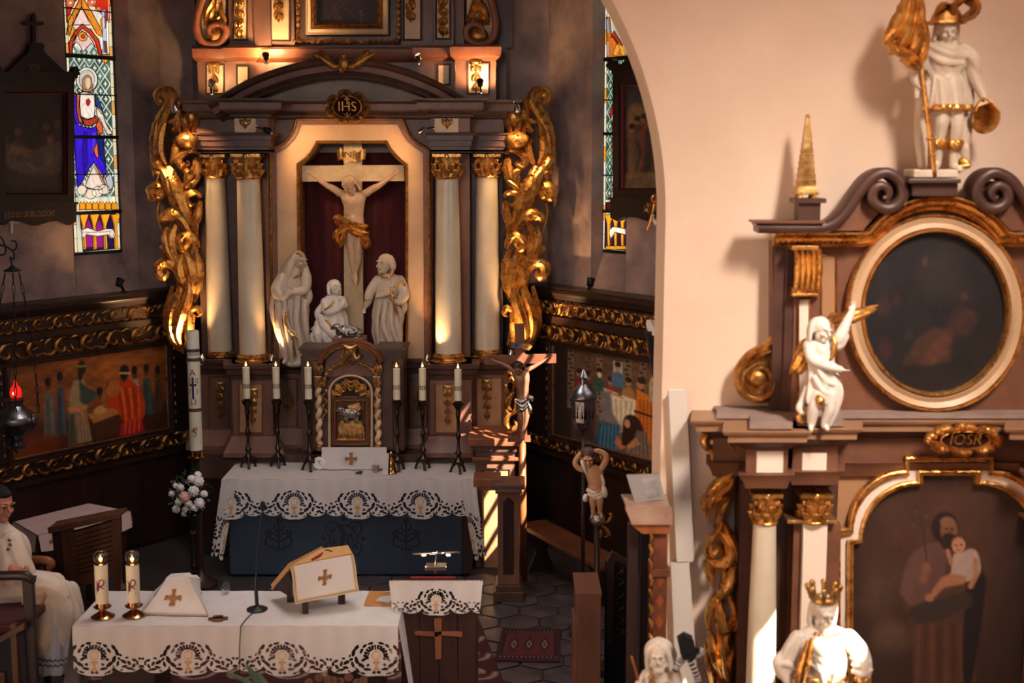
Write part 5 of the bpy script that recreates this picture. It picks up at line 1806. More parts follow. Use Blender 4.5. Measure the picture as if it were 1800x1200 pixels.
# altar table with its frontal
YM0,YM1=13.22,14.02
ZM=1.0
xl,xr=X_(392,845,YM0),X_(832,842,YM0)
AT=thing('altar_table','long altar table with a dark blue frontal, against the high altar','altar table',((xl+xr)/2,(YM0+YM1)/2,0))
mb=MB()
mb.box(xl+.02,xr-.02,YM0+.06,YM1-.02,0.02,ZM-.012)
mb.build('carcass',DWOOD,AT,smooth=0)
mb=MB()
x0,x1=X_(405,960,YM0+.05),X_(812,960,YM0+.05)
zb_=Z_(1008,YM0+.05)
mb.box(x0,x1,YM0+.035,YM0+.06,zb_,ZM-.05)
BLUE=mat('slate_blue_cloth',S(40,54,72),.7,var=.3,col2=S(30,42,58),scale=3,bump=.05,bscale=120)
fr=mb.build('frontal',BLUE,AT,smooth=0)
EMB=mat('dark_embroidery',S(20,20,30),.7)
mq=flatmap(YM0+.034)
def curl(mbx,pts,w_=2.0):
 mbx.leaf(pts,w_*1.4,.003,mq,n=16,lobes=0,lob=0,back=0)
for cx in(490,714):
 mb=MB()
 curl(mb,[(cx,912),(cx,940),(cx,974)],3)
 for s_ in(1,-1):
  curl(mb,[(cx,952),(cx+s_*12,946),(cx+s_*22,936),(cx+s_*14,932),(cx+s_*12,940)],3.4)
  curl(mb,[(cx,946),(cx+s_*10,936),(cx+s_*20,942),(cx+s_*22,956),(cx+s_*10,960),(cx+s_*8,950)],2.8)
  curl(mb,[(cx,936),(cx+s_*8,928),(cx+s_*6,920)],2.6)
  curl(mb,[(cx,962),(cx+s_*8,966),(cx+s_*5,958)],2.4)
 curl(mb,[(cx-3,918),(cx,914),(cx+3,918)],6)
 mb.build('embroidered_spray',EMB,fr,smooth=1)
mb=MB()
cx,cy=604,946
mb.sweep(arcpts((cx,cy),24,0,2*PI,33)[:-1],[(-1,.0),(0,.004),(1.4,0)],mq,closed=True)
for i in range(4):
 a=PI/4+i*PI/2
 c_=(cx+27*math.cos(a),cy+24*math.sin(a))
 mb.sweep(arcpts(c_,13,a-2.1,a+2.1,17),[(-1,.0),(0,.004),(1.4,0)],mq)
 curl(mb,[(c_[0]-6*math.cos(a),c_[1]-6*math.sin(a)),(c_[0]+5*math.sin(a),c_[1]-5*math.cos(a)),(c_[0]+7*math.cos(a),c_[1]+5*math.sin(a))],2.6)
for a in(0,PI/2,PI,PI*1.5):
 mb.prism([(cx+34*math.cos(a)+5*math.cos(b),cy+34*math.sin(a)+5*math.sin(b))for b in(0,PI/2,PI,PI*1.5)],mq,.003,0)
for(pts,w_)in(([(596,932),(600,926),(602,936),(600,958),(596,964),(590,958)],3.4),([(602,946),(608,938),(612,946),(612,958),(618,962)],3.2),([(604,926),(604,944),(602,960)],3.2),([(586,944),(588,954),(594,952)],3),([(622,936),(616,940),(622,950),(616,956)],3)):
 curl(mb,pts,w_)
mb.build('embroidered_monogram',EMB,fr,smooth=1)
# lace: cut-work cloth border
def lace_masks(U,V,per,hgt,u0):
 t=((U-u0)/per)%1.0
 x=(t-.5)*2
 ax=np.abs(x)
 edge=np.where(ax<.40,.86+.14*np.sqrt(np.clip(1-(ax/.40)**2,0,1)),.70+.20*np.sqrt(np.clip(1-((ax-.70)/.30)**2,0,1)))
 keep=V<edge
 ap=per/2/hgt
 X=x*ap
 hole=np.zeros(U.shape,bool)
 dx,dy=X,V-.42
 r=np.sqrt(dx*dx+dy*dy)
 an=np.arctan2(dy,dx)
 rays=(np.sin(an*22)>-.05)&(r>.20)&(r<.32)&(dy<.10)
 hole|=rays
 def blob(cx,cy,a,b,ang):
  c,s_=math.cos(ang),math.sin(ang)
  a,b=a*.8,b*.8
  qx,qy=ax*ap-cx,V-cy
  return((qx*c+qy*s_)/a)**2+((-qx*s_+qy*c)/b)**2<1
 for(cx,cy,a,b,ang)in((.52,.18,.10,.04,.9),(.60,.32,.11,.045,1.3),(.52,.52,.12,.05,1.9),(.40,.66,.12,.045,2.5),(.24,.78,.11,.04,2.9),(.06,.88,.05,.03,0),(.34,.90,.10,.03,-.5),(.50,.80,.10,.035,-.9),(.62,.64,.09,.035,-1.2),(.66,.50,.05,.03,.5),(.70,.40,.04,.025,.8),(.34,.52,.05,.03,.5),(.22,.66,.04,.03,.2),(.78,.58,.10,.04,.5),(.80,.72,.09,.035,-.4),(.92,.62,.08,.035,1.2),(.92,.78,.11,.03,.2),(1.04,.70,.08,.035,-1.0),(1.06,.54,.07,.03,.4),(1.14,.62,.07,.03,1.4),(1.02,.84,.09,.028,-.3),(.86,.47,.05,.025,-.6),(1.2,.5,.04,.025,.3),(.39,.27,.08,.03,1.0),(.30,.13,.08,.03,.75),(.14,.06,.08,.028,.3),(1.22,.72,.06,.03,-.6),(.70,.84,.06,.03,-.4)):
  hole|=blob(cx,cy,a,b,ang)
 hole&=V<edge-.055
 gold=(blob(0,.40,.15,.16,0))|(blob(0,.60,.13,.07,0))|((np.abs(X)<.035+.04*np.clip((V-.7)*5,0,2))&(V>.6)&(V<.82))|(blob(0,.80,.13,.035,0))
 brown=blob(0,.40,.12,.125,0)
 return keep&~hole,gold,brown
LIN=np.array(S(188,182,180))
def lace_sheet(name,mapf,L0,L1,H,lace_h,per,u0,parent,res=.0055,mat_=None,gold=True):
 nu=int((L1-L0)/res)
 nl=int(lace_h/res)
 us=np.linspace(L0,L1,nu)
 plain=H-lace_h
 vt=np.concatenate([np.linspace(0,plain,max(4,int(plain/.02)),endpoint=False),np.linspace(plain,H,nl)])
 U,Vv=np.meshgrid(us,vt)
 keep,g,b=lace_masks(U,(Vv-plain)/lace_h,per,lace_h,u0)
 keep|=(Vv<plain-.0001)
 col=np.tile(LIN,(len(vt),nu,1)).astype(float)
 col*=(1+.04*np.sin(U*41)[...,None])
 if gold:
  g&=Vv>plain
  b&=Vv>plain
  col[g]=S(182,140,96)
  col[b]=S(196,178,160)
 mb=MB()
 mb.v=[mapf(u,v)for u,v in zip(U.ravel(),Vv.ravel())]
 idx=np.arange(U.size).reshape(U.shape)
 kc=keep[:-1,:-1]&keep[1:,1:]&keep[:-1,1:]&keep[1:,:-1]
 q=np.stack([idx[:-1,:-1],idx[:-1,1:],idx[1:,1:],idx[1:,:-1]],-1)[kc]
 used=np.unique(q)
 re=np.zeros(U.size,dtype=int)
 re[used]=np.arange(len(used))
 mb.v=[mb.v[i]for i in used]
 mb.f=[tuple(r)for r in re[q].tolist()]
 return mb.build(name,LINENV,parent,smooth=4,colors=col.reshape(-1,3)[used])
cxm,cym=(xl+xr)/2,(YM0+YM1)/2
AC=thing('altar_cloth','white cloth with cut-work lace hem covering the high altar table','tablecloth',(cxm,cym,ZM))
mb=MB()
mb.grid(60,20,lambda u,v:(xl-.012+(xr-xl+.024)*u,YM0-.012+(YM1-YM0)*v,ZM+.004+.0015*math.sin(u*40+v*7)))
mb.build('top_sheet',LINEN,AC,smooth=4)
W_=xr-xl
per=W_/4.0
def sway(u,v,a=.012):
 return a*v/.4*(math.sin(u*9.0+1)+.6*math.sin(u*23.0))
lace_sheet('front_fall',lambda u,v:(xl-.012+u*(W_+.024)/W_,YM0-.014-.05*v-sway(u,v)-.006*(1-math.exp(-v*30)),ZM+.004-v),0,W_,.40,.30,per,per*.5+.09,AC)
for sg,x in((-1,xl-.014),(1,xr+.014)):
 lace_sheet('side_fall',lambda u,v,sg=sg,x=x:(x+sg*(.04*v+.012*math.sin(u*18)*v*2+.10*v*max(0,.5-u)*1.2),YM0-.012+u-.06*v,ZM+.004-v*(1.0+.25*max(0,.3-u))),0,YM1-YM0,.62,.26,.42,.02,AC)
 lace_sheet('corner_fall',lambda u,v,sg=sg,x=x:(x-sg*.005-sg*u*.5*(1-.2*v)+sg*(.16*v),YM0-.02-.03*math.sin(u*20)*v-.05*v,ZM+.002-v),0,.30,.82,.5,.36,.08,AC)
def candlestick(px,py,Y,h_px,cand,label,name='altar_candlestick'):
 p=P(px,py,Y)
 k=Y/F
 r=thing(name,label,'candlestick',p,'six bronze candlesticks on the high altar')
 x,y,z=p
 H=h_px*k
 mb=MB()
 prof=[(.012,.10),(.03,.13),(.05,.16),(.028,.19),(.02,.24),(.034,.27),(.034,.29),(.016,.32),(.014,.46),(.022,.50),(.03,.53),(.02,.56),(.014,.60),(.018,.78),(.028,.84),(.02,.87),(.03,.92),(.055,.96),(.06,.985),(.045,1.0)]
 mb.lathe((x,y,z),[(a*.92,b*H)for a,b in prof],18,fn=lambda an,zz:1+.06*math.cos(6*an))
 mb.build('stem',BRONZE,r,smooth=.9)
 for i in range(3):
  a=-PI/2+i*2*PI/3+.25
  d=Vector((math.cos(a),math.sin(a),0))
  q=MB()
  q.tube(curve([tuple(p+d*.012+Vector((0,0,.16*H))),tuple(p+d*.045+Vector((0,0,.12*H))),tuple(p+d*.075+Vector((0,0,.05*H))),tuple(p+d*.085+Vector((0,0,.0)))],10),[.020,.022,.020,.018,.016,.014,.013,.012,.014,.016],8)
  q.ell(p+d*.055+Vector((0,0,.13*H)),(.018,.018,.026),seg=8,rings=6)
  q.build('foot',BRONZE,r,smooth=4)
 mb=MB()
 mb.lathe((x,y,z),[(.001,.985*H),(.05,.985*H),(.052,.99*H),(.03,1.0*H),(.03,1.05*H),(.026,1.05*H)],18)
 mb.build('drip_pan',BRONZE,r,smooth=.6)
 return r,Vector((x,y,z+H))
def candle(base,rr,hh,label,group=None,band=True,flame=True,name='candle',glow=0.0):
 c=thing(name,label,'candle',base,group)
 x,y,z=base
 mb=MB()
 mb.lathe((x,y,z),[(rr,0),(rr,hh*.3),(rr*.99,hh*.6),(rr,hh*.985),(rr*.9,hh),(rr*.4,hh*.992)],22)
 mb.build('wax',WAX,c,smooth=.6)
 if band:
  mb=MB()
  zb=z+hh*.40
  m=lambda a,b,cc:(x+(rr+.0015+cc)*math.sin(a),y-(rr+.0015+cc)*math.cos(a),zb+b)
  q=MB()
  q.lathe((x,y,zb),[(rr+.001,-.014),(rr+.0018,-.014),(rr+.0018,-.011),(rr+.001,-.011)],22,cap=False)
  q.lathe((x,y,zb),[(rr+.001,.011),(rr+.0018,.011),(rr+.0018,.014),(rr+.001,.014)],22,cap=False)
  for i in range(7):
   a=-PI/2+i*PI/6
   q.prism([(a-.12,0),(a,-.012),(a+.12,0),(a,.012)],m,0,.001)
   for s_ in(1,-1):
    q.tube([m(a-.2,s_*.014,0),m(a,s_*.024,0),m(a+.2,s_*.014,0)],.0016,4)
  b=q.build('ornament_band',mat('candle_ornament',S(84,66,42),.4,.5),c,smooth=0)
  b['kind']='stuff'
 if flame:
  mb=MB()
  mb.tube([(x,y,z+hh),(x,y,z+hh+.014)],.0025,5)
  mb.build('wick',WICK,c,smooth=0)
  mb=MB()
  mb.lathe((x,y,z+hh+.008),[(.001,0),(.0085,.010),(.0095,.018),(.006,.034),(.001,.052)],12)
  fl=mb.build('flame',FLAME,c,smooth=4)
  mb=MB()
  mb.ell((x,y,z+hh+.024),(.0105,.0105,.012),seg=8,rings=6)
  mb.build('flame_core',FLAMEC,fl,smooth=4)
 return c
zt=ZM+.006
def on_mensa(px,Y):
 return Vector((X_(px,815,Y),Y,zt))
ORD=['leftmost','second from the left','third from the left','third from the right','second from the right','rightmost']
for i,(px,Y,ytop,ctop)in enumerate(((437,13.72,703,645),(489,13.76,703,645),(545,13.60,704,645),(699,13.60,705,647),(744,13.66,706,647),(806,13.50,707,649))):
 b=on_mensa(px,Y)
 H=Z_(ytop,Y)-zt
 rr_=ray(px,815)
 root=None
 p=b
 k=H/(Y/F)
 lo_,hi_=780.0,880.0
 for _ in range(40):
  mid=(lo_+hi_)/2
  if Z_(mid,Y)>zt:
   lo_=mid
  else:
   hi_=mid
 cs,top=candlestick(px,(lo_+hi_)/2,Y,k,None,'dark bronze candlestick on the high altar cloth, %s of six'%ORD[i])
 candle(top+Vector((0,0,.02)),.037,Z_(ctop,Y)-top.z-.02,'lit ivory candle with brown band, %s of six on the high altar'%ORD[i],'six candles on the high altar')
p=on_mensa(561,13.62)
ck=thing('table_clock','small round white clock by the left twisted column on the altar cloth','clock',p)
mb=MB()
mb.lathe((p.x,p.y+.02,p.z+.066),[(.001,-.012),(.06,-.012),(.066,-.004),(.066,.010),(.058,.014)],28,axis=(0,-1,0))
mb.build('case',mat('white_enamel',S(226,222,220),.3),ck,smooth=.6)
mb=MB()
mb.lathe((p.x,p.y+.006,p.z+.066),[(.001,0),(.054,0),(.054,.002),(.001,.002)],28,axis=(0,-1,0))
dl=mb.build('dial',mat('white_enamel'),ck,smooth=.6)
mb=MB()
mb.box(p.x-.022,p.x+.022,p.y+.000,p.y+.004,p.z+.085,p.z+.092)
mb.build('marking',mat('green_print',S(70,130,96),.5),dl,smooth=0)
mb=MB()
mb.tube([(p.x,p.y+.001,p.z+.066),(p.x+.02,p.y+.001,p.z+.05)],.003,4)
mb.tube([(p.x,p.y+.001,p.z+.066),(p.x+.004,p.y+.001,p.z+.10)],.0022,4)
mb.build('hands',BLACK,dl,smooth=0)
VL=thing('altar_veil','white veil with a gold cross hanging below the tabernacle door','cloth',P(620,814,13.66))
pl,pr_=P(566,790,13.68),P(680,788,13.68)
def veil(u,v):
 x=pl.x+(pr_.x-pl.x)*u
 z=Z_(785,13.68)+(zt+.006-Z_(785,13.68))*v*(1-.22*max(0,abs(u-.45)*2-.55)**1.5)
 return(x,13.66-.05*v+.010*math.sin(u*17+v*2)*v,max(z,zt+.003))
mb=MB()
mb.grid(40,14,veil)
mb.build('sheet',LINEN,VL,smooth=4)
def cross_pattee(mb,c,r,m):
 for i in range(4):
  a=i*PI/2
  q=lambda t,s_:(c[0]+r*(t*math.cos(a)-s_*math.sin(a)),c[1]+r*(t*math.sin(a)+s_*math.cos(a)))
  mb.prism([q(.1,-.10),q(1,-.34),q(1.04,0),q(1,.34),q(.1,.10)],m,0,.002)
  a=a+PI/4
  mb.prism([q(.12,-.08),q(.50,-.06),q(.58,0),q(.50,.06),q(.12,.08)],m,0,.0015)
 mb.prism(arcpts(c,r*.2,0,2*PI,11)[:-1],m,0,.003)
GTHREAD=mat('gold_thread',S(168,120,66),.45,.4,var=.4,col2=S(120,82,44),scale=60,bump=.3,bscale=200)
mb=MB()
cross_pattee(mb,(617,806),10.5,lambda a,b,c:(P(a,b,13.60).x,13.600-c,P(a,b,13.60).z))
mb.build('gold_cross',GTHREAD,VL,smooth=0)
p=on_mensa(660,13.52)
vg=thing('votive_glass','small glass cup with a red rim light on the altar cloth right of the veil','glass',p)
mb=MB()
mb.lathe(p,[(.026,0),(.030,.008),(.018,.020),(.034,.040),(.042,.070),(.039,.070),(.030,.042),(.012,.024),(.001,.022)],24,cap=False)
mb.build('cup',mat('tinted_glass',(.9,.8,.76),.05,trans=.8,ior=1.3),vg,smooth=.6)
mb=MB()
mb.lathe(p,[(.001,.03),(.026,.042),(.034,.062),(.001,.062)],20)
mb.build('wax',mat('red_wax',S(130,70,56),.4),vg,smooth=.6)
p=on_mensa(683,13.45)
bl=thing('altar_bell','brass altar bell half hidden under a white ribbon, right of the votive glass','bell',p)
mb=MB()
mb.lathe(p+Vector((.025,.02,0)),[(.062,0),(.064,.012),(.05,.03),(.04,.08),(.036,.13),(.018,.155),(.012,.19),(.02,.21),(.008,.225)],24)
mb.build('bell_body',BRASS,bl,smooth=.6)
mb=MB()
mb.grid(6,12,lambda u,v:(p.x-.045+.055*u+.02*v*0-.012*v,p.y-.045-.03*v-.004*math.sin(v*5),p.z+.215*(1-v)+.006))
mb.grid(6,12,lambda u,v:(p.x-.045+.055*u-.012*v,p.y-.041-.03*v-.004*math.sin(v*5),p.z+.215*(1-v)+.006))
mb.build('ribbon',LINEN,bl,smooth=4)
p=on_mensa(631,13.45)
mb=MB()
mb.box(p.x-.035,p.x+.03,p.y-.015,p.y+.02,p.z,p.z+.018)
mb.box(p.x-.01,p.x+.036,p.y-.01,p.y+.02,p.z+.016,p.z+.026)
tag(mb.build('matchbox',BLACK,smooth=0,bevel=.004),'small dark matchbox lying on the altar cloth below the gold cross','matchbox')
# spotlights on the altar
WARM=(1.0,0.58,0.25)
def spotlight(px,py,Y,head,aim,watts,label,lit=True,blend=.6,size=70,onto=None,col=WARM,dim=False):
 b=P(px,py,Y)
 h=P(head[0],head[1],Y+head[2])
 r=thing('spotlight',label,'spotlight',b)
 d=Vector(aim).normalized()
 mb=MB()
 mb.lathe(b,[(.028,-.004),(.028,.006),(.018,.012)],14,axis=(0,-1,0)if onto=='wall' else(0,0,1))
 mb.build('mount',CHROME,r,smooth=.6)
 mb=MB()
 tail=h-d*.055
 mb.tube(curve([tuple(b),tuple((b+tail)/2+Vector((0,-.008,.006))),tuple(tail)],8),.009,8)
 mb.build('arm',CHROME if not lit else BLACK,r,smooth=4)
 mb=MB()
 mb.lathe(h,[(.012,-.065),(.026,-.055),(.03,-.02),(.036,0.0),(.038,.006),(.034,.006),(.030,-.004)],18,axis=d,cap=False)
 mb.lathe(h,[(.001,-.066),(.014,-.065)],12,axis=d)
 mb.build('lamp_head',CHROME if dim else IRON,r,smooth=.6)
 mb=MB()
 mb.lathe(h,[(.001,-.004),(.029,-.004),(.029,-.001),(.001,.001)],18,axis=d)
 mb.build('bulb',BULB if lit and not dim else BULBD,r,smooth=.6)
 if watts:
  lamp('spotlight_beam','SPOT',h+d*.02,watts,col,d,spot_size=math.radians(size),spot_blend=blend,shadow_soft_size=.025)
 return r
spotlight(468,112,14.2,(467,97,-.05),(-.2,.8,.65),60,'lit spotlight left above the pediment arch',size=150)
spotlight(737,113,14.2,(734,96,-.05),(-.3,-.35,.6),0,'unlit chrome spotlight right above the pediment arch',lit=False,dim=True)
spotlight(372,166,14.05,(372,144,-.02),(.02,.7,.75),26,'upright spotlight with a pale rim on the left end of the cornice',lit=True,dim=True,size=140)
spotlight(846,164,14.0,(844,143,-.02),(-.05,.7,.75),40,'bright upright spotlight on the right end of the cornice',size=150)
spotlight(313,182,14.1,(309,194,-.12),(.25,.5,-1),85,'downward spotlight over the top of the left gilt wing',dim=True,size=80)
spotlight(904,180,14.1,(909,194,-.12),(.02,.5,-1),95,'downward spotlight over the top of the right gilt wing',dim=True,size=80)
spotlight(449,224,13.95,(473,231,-.14),(.75,.5,-.42),30,'lit spotlight on an arm beside the left frieze block',onto='wall',size=110)
spotlight(764,224,13.95,(740,232,-.14),(-.75,.45,-.5),28,'lit spotlight on an arm beside the right frieze block',onto='wall',dim=True,size=110)
spotlight(478,640,13.95,(478,624,-.0),(.18,.2,1),30,'upright spotlight on the shelf between the left columns and the hooded statue',dim=True,size=90)
spotlight(752,640,13.95,(752,624,-.0),(.22,.2,1),40,'upright spotlight on the shelf left of the right inner column',dim=True,size=90)
spotlight(897,634,14.1,(899,618,-.0),(.4,.4,1),110,'upright spotlight at the foot of the right gilt wing',dim=True,size=90)
spotlight(354,640,14.1,(354,626,-.0),(-.55,.4,1),110,'upright spotlight at the foot of the left gilt wing, by the tall candle',dim=True,size=90)
# side altar on the arch wall
YS=7.84
c1=P(1655,900,7.7)
SA=thing('side_altar','brown and gold side altar on the sunlit wall right of the arch','altar',(c1.x,7.6,0))
TAN=mat('tan_panel',S(172,128,92),0.42,var=.3,col2=S(146,104,74),scale=3,bump=.04)
SBROWN=mat('warm_brown_wood',S(124,82,60),0.4,var=.4,col2=S(98,62,46),scale=4,bump=.05)
SDARK=mat('deep_brown_wood',S(84,54,44),0.4,var=.4,col2=S(62,40,34),scale=4,bump=.05)
WHITEP=mat('white_panel',S(232,214,196),.42,var=.1,scale=5)
MX=1641.0
def mir(px):
 return 2*MX-px
def sides():
 return((1,lambda p:p),(-1,lambda p:mir(p)))
mb=MB()
x0,x1=X_(1296,1000,YS),X_(mir(1296),1000,YS)
mb.box(x0,x1,YS,7.99,0.6,Z_(745,YS))
mb.build('lower_body',SDARK,SA,smooth=0,bevel=.006)
mb=MB()
mb.pbox(1472,782,mir(1472),1010,YS-.006,.02)
mb.build('frieze_panel',TAN,SA,smooth=0)
mb=MB()
mb.box(x0-.05,x1+.05,6.72,7.99,0.0,.75)
mb.build('altar_block',SBROWN,SA,smooth=0,bevel=.01)
mb=MB()
mb.box(x0-.08,x1+.08,6.66,7.99,.75,.80)
mb.build('altar_slab',TAN,SA,smooth=0,bevel=.01)
YF=7.50
half=[(1254,7.99),(1254,7.80),(1312,7.80),(1312,YF),(1386,YF),(1386,7.72),(1394,7.72),(1394,7.58),(1474,7.58),(1474,7.80)]
full=half+[(mir(p),y)for p,y in half[::-1]]
pe=[(X_(p,770,y),y)for p,y in full]
course('architrave',pe,[(-.02,860),(0.0,858),(0.012,846),(0.03,836),(0.04,832),(0.0,831)],SBROWN,SA,Yr=YF)
course('frieze',pe,[(0.0,832),(0.0,786)],SBROWN,SA,Yr=YF)
course('bed_moulding',pe,[(0.0,790),(0.02,786),(0.04,780),(0.07,775),(0.07,772)],SDARK,SA,Yr=YF)
course('cornice',pe,[(0.07,773),(0.10,771),(0.10,760),(0.12,757),(0.13,752),(0.13,750)],mat('light_cornice',S(156,116,86),.4,var=.3,scale=4),SA,Yr=YF)
mb=MB()
lid(mb,[(p[0],p[1]-.10)for p in pe],7.99,Z_(750,YF-.13)+.002,.02)
mb.build('cornice_top',mat('dusty_top',S(150,128,118),.8,var=.3,scale=6),SA,smooth=0)
for sgn,q in sides():
 for(a,b,y0,y1,Y)in((1330,1377,793,831,YF),(1410,1453,796,836,7.58)):
  mb=MB()
  mb.pbox(min(q(a),q(b)),y0,max(q(a),q(b)),y1,Y-.008,.03)
  mb.build('frieze_block',WHITEP,SA,smooth=0,bevel=.003)
 cc=node('column',SA)
 Yc=7.62
 x=X_(q(1342),1000,Yc)
 k=Yc/F
 z1,z0=Z_(916,Yc),.95
 mb=MB()
 mb.lathe((x,Yc,0),[(27*k,z0),(26.6*k,z0+.3),(25*k,z0+.6),(20.5*k,z1)],32)
 mb.build('shaft',CREAMC,cc,smooth=.6)
 mb=MB()
 mb.lathe((x,Yc,0),[(38*k,.80),(38*k,.85),(32*k,.89),(33*k,.92),(28*k,.96)],28)
 mb.build('base',GOLD,cc,smooth=.6)
 capital(x,Yc,z1,Z_(862,Yc),21*k,cc,GOLD)
 pp=node('pilaster',SA)
 a,b=sorted((q(1388),q(1470)))
 mb=MB()
 mb.pbox(a,920,b,1420,7.70,.16)
 mb.build('pilaster_body',SBROWN,pp,smooth=0,bevel=.004)
 a,b=sorted((q(1405),q(1447)))
 mb=MB()
 mb.pbox(a,921,b,1420,7.66,.06)
 mb.build('white_face',WHITEP,pp,smooth=0,bevel=.004)
 a,b=sorted((q(1384),q(1472)))
 mb=MB()
 mb.pbox(a,914,b,921,7.64,.2)
 mb.build('neck_moulding',GOLDP,pp,smooth=0,bevel=.006)
 capital(X_(q(1430),890,7.70),7.70,Z_(914,7.70),Z_(862,7.70),23*k,pp,GOLD)
 a,b=sorted((q(1296),q(1322)))
 mb=MB()
 mb.pbox(a,850,b,1420,7.78,.1)
 mb.build('outer_strip',SDARK,SA,smooth=0)
 if sgn==1:
  SW=[([(1262,762),(1248,758),(1238,766),(1240,782),(1252,786),(1258,778)],17,.05),([(1262,764),(1276,770),(1288,790),(1286,812)],17,.05,.01),([(1250,786),(1254,800),(1252,818),(1258,826)],13,.04),([(1286,800),(1284,826),(1266,842),(1248,862),(1240,884)],22,.06,.01),([(1290,826),(1280,850),(1258,866),(1242,890),(1244,920)],20,.06,.02),([(1238,868),(1236,890),(1244,914)],12,.04),([(1264,846),(1278,856),(1290,864)],13,.05),([(1290,870),(1276,880),(1268,900),(1270,918)],15,.05),([(1268,912),(1260,930),(1246,946),(1242,962),(1250,970),(1260,962),(1256,954)],14,.05,.02),([(1270,916),(1282,940),(1292,968),(1294,990)],19,.06,.01),([(1262,930),(1276,950),(1280,972),(1266,986),(1248,984),(1238,970)],18,.06,.03),([(1244,960),(1248,988),(1258,1010)],12,.05),([(1292,984),(1282,1014),(1268,1036),(1254,1060)],22,.06,.02),([(1240,984),(1246,1010),(1250,1030)],14,.05),([(1262,1040),(1250,1060),(1244,1086),(1246,1110)],16,.05),([(1274,1024),(1284,1050),(1290,1074),(1282,1100),(1272,1112)],14,.05),([(1256,1048),(1262,1076),(1264,1104),(1258,1130)],20,.07,.03),([(1290,1070),(1294,1092),(1286,1108)],12,.05,.02),([(1284,1112),(1274,1124),(1278,1138),(1288,1134)],14,.05),([(1246,1104),(1252,1140),(1262,1170),(1274,1204)],20,.07,.02),([(1266,1110),(1262,1140),(1268,1170),(1284,1204)],18,.07,.04),([(1290,1136),(1280,1160),(1284,1190)],15,.06),([(1240,1130),(1244,1160),(1250,1190),(1252,1214)],12,.05),([(1258,1180),(1268,1210),(1280,1240)],18,.06),([(1272,1200),(1262,1230),(1250,1250)],16,.06)]
  ground=MB()
  ground.tube([flatmap(7.93)(*p,0)for p in curve([(1268,770),(1272,850),(1262,930),(1274,1000),(1262,1080),(1268,1160),(1266,1250)],30)],[.05]*30,8,flat=.5)
  gw=ground.build('carved_strip',GOLD2,SA,smooth=4)
  for st in SW:
   leafobj('gilt_acanthus',[(st[0],st[1],st[2],st[3]if len(st)>3 else 0)],flatmap(7.88),gw,GOLD,n=16)
mb=MB()
mb.prism([(1246,770),(1250,742),(1262,730),(1290,746),(1296,772),(1280,790),(1268,770)],flatmap(7.86),.05,-.12)
mb.build('corner_return',SDARK,SA,smooth=0)
CXF=1664.0
def half_outline(pts):
 return pts+[(2*CXF-x,y)for x,y in pts[::-1]]
A_OUT=half_outline([(1462,1300),(1464,926),(1489,924)]+[(1489+(1585-1489)*(1-math.cos(t)),823+101*(1-math.sin(t)))for t in[i/10*PI/2 for i in range(1,11)]]+[(1587,823),(1587,799)])
A_MID=half_outline([(1473,1300),(1474,937),(1496,933)]+[(1496+(1592-1496)*(1-math.cos(t)),832+101*(1-math.sin(t)))for t in[i/10*PI/2 for i in range(1,11)]]+[(1594,832),(1594,808)])
A_IN2=half_outline([(1485,1300),(1486,946),(1508,944)]+[(1508+(1606-1508)*(1-math.cos(t)),842+100*(1-math.sin(t)))for t in[i/10*PI/2 for i in range(1,11)]]+[(1609,842),(1609,823)])
A_IN=half_outline([(1495,1300),(1497,952),(1512,950)]+[(1512+(1616-1512)*(1-math.cos(t)),848+100*(1-math.sin(t)))for t in[i/10*PI/2 for i in range(1,11)]]+[(1618,848),(1618,831)])
mp=flatmap(YS-.02)
mb=MB()
mb.ring(A_MID,A_IN2,mp,.0,.03)
pf=mb.build('picture_frame',WHITEP,SA,smooth=.3)
for(o,i,c)in((A_OUT,A_MID,.05),(A_IN2,A_IN,.045)):
 mb=MB()
 mb.ring(o,i,mp,.0,c)
 mb.sweep(o,[(-.5,c-.01),(0,c+.012),(2.5,c+.016),(4,c)],mp)
 mb.sweep(i,[(1,c-.02),(0,c+.006),(-3,c+.01),(-4,c)],mp)
 g=mb.build('gilt_moulding',GOLD,pf,smooth=.6)
 g['kind']='stuff'
cv=Canvas(200,230,1490,822,1842,1300,(66,44,36))
cv.grad(lambda X,Y:1-np.sqrt(((X-1640)/170)**2+((Y-930)/150)**2),(96,60,44),.8)
cv.ell(1545,1040,40,40,(84,62,50),1.0,alpha=.7)
cv.ell(1568,1120,30,26,(112,86,68),1.0,alpha=.6)
cv.grad(lambda X,Y:(Y-1080)/200,(40,28,27),.9)
cv.grad(lambda X,Y:(X-1740)/90,(40,28,27),.9)
cv.grad(lambda X,Y:(870-Y)/60,(54,38,34),.8)
cv.mottled(.12,3,(6,16))
cv.poly([(1600,985),(1622,960),(1660,955),(1700,965),(1730,1000),(1735,1060),(1716,1160),(1714,1300),(1606,1300),(1604,1110),(1590,1070)],(84,54,42),6)
cv.poly([(1580,1040),(1600,976),(1640,954),(1662,960),(1662,1000),(1640,1040),(1624,1060),(1600,1064)],(104,72,64),5,curved=True)
cv.poly([(1716,975),(1735,1020),(1728,1090),(1714,1170),(1700,1240),(1690,1180),(1694,1080),(1700,1010)],(30,22,26),6)
cv.poly([(1594,1078),(1612,1062),(1660,1050),(1700,1040),(1706,1064),(1650,1090),(1610,1096)],(58,46,42),6,curved=True)
for k in range(7):
 cv.line([(1615+k*12,1100),(1612+k*13,1200),(1616+k*12,1300)],5,(70,42,32)if k%2 else(100,62,46),5)
cv.ell(1661,927,24,28,(34,26,24),.2)
cv.ell(1668,932,15,22,(132,84,64),.25)
cv.ell(1668,952,15,16,(44,32,28),.3)
cv.ell(1665,917,12,9,(142,96,74),.5)
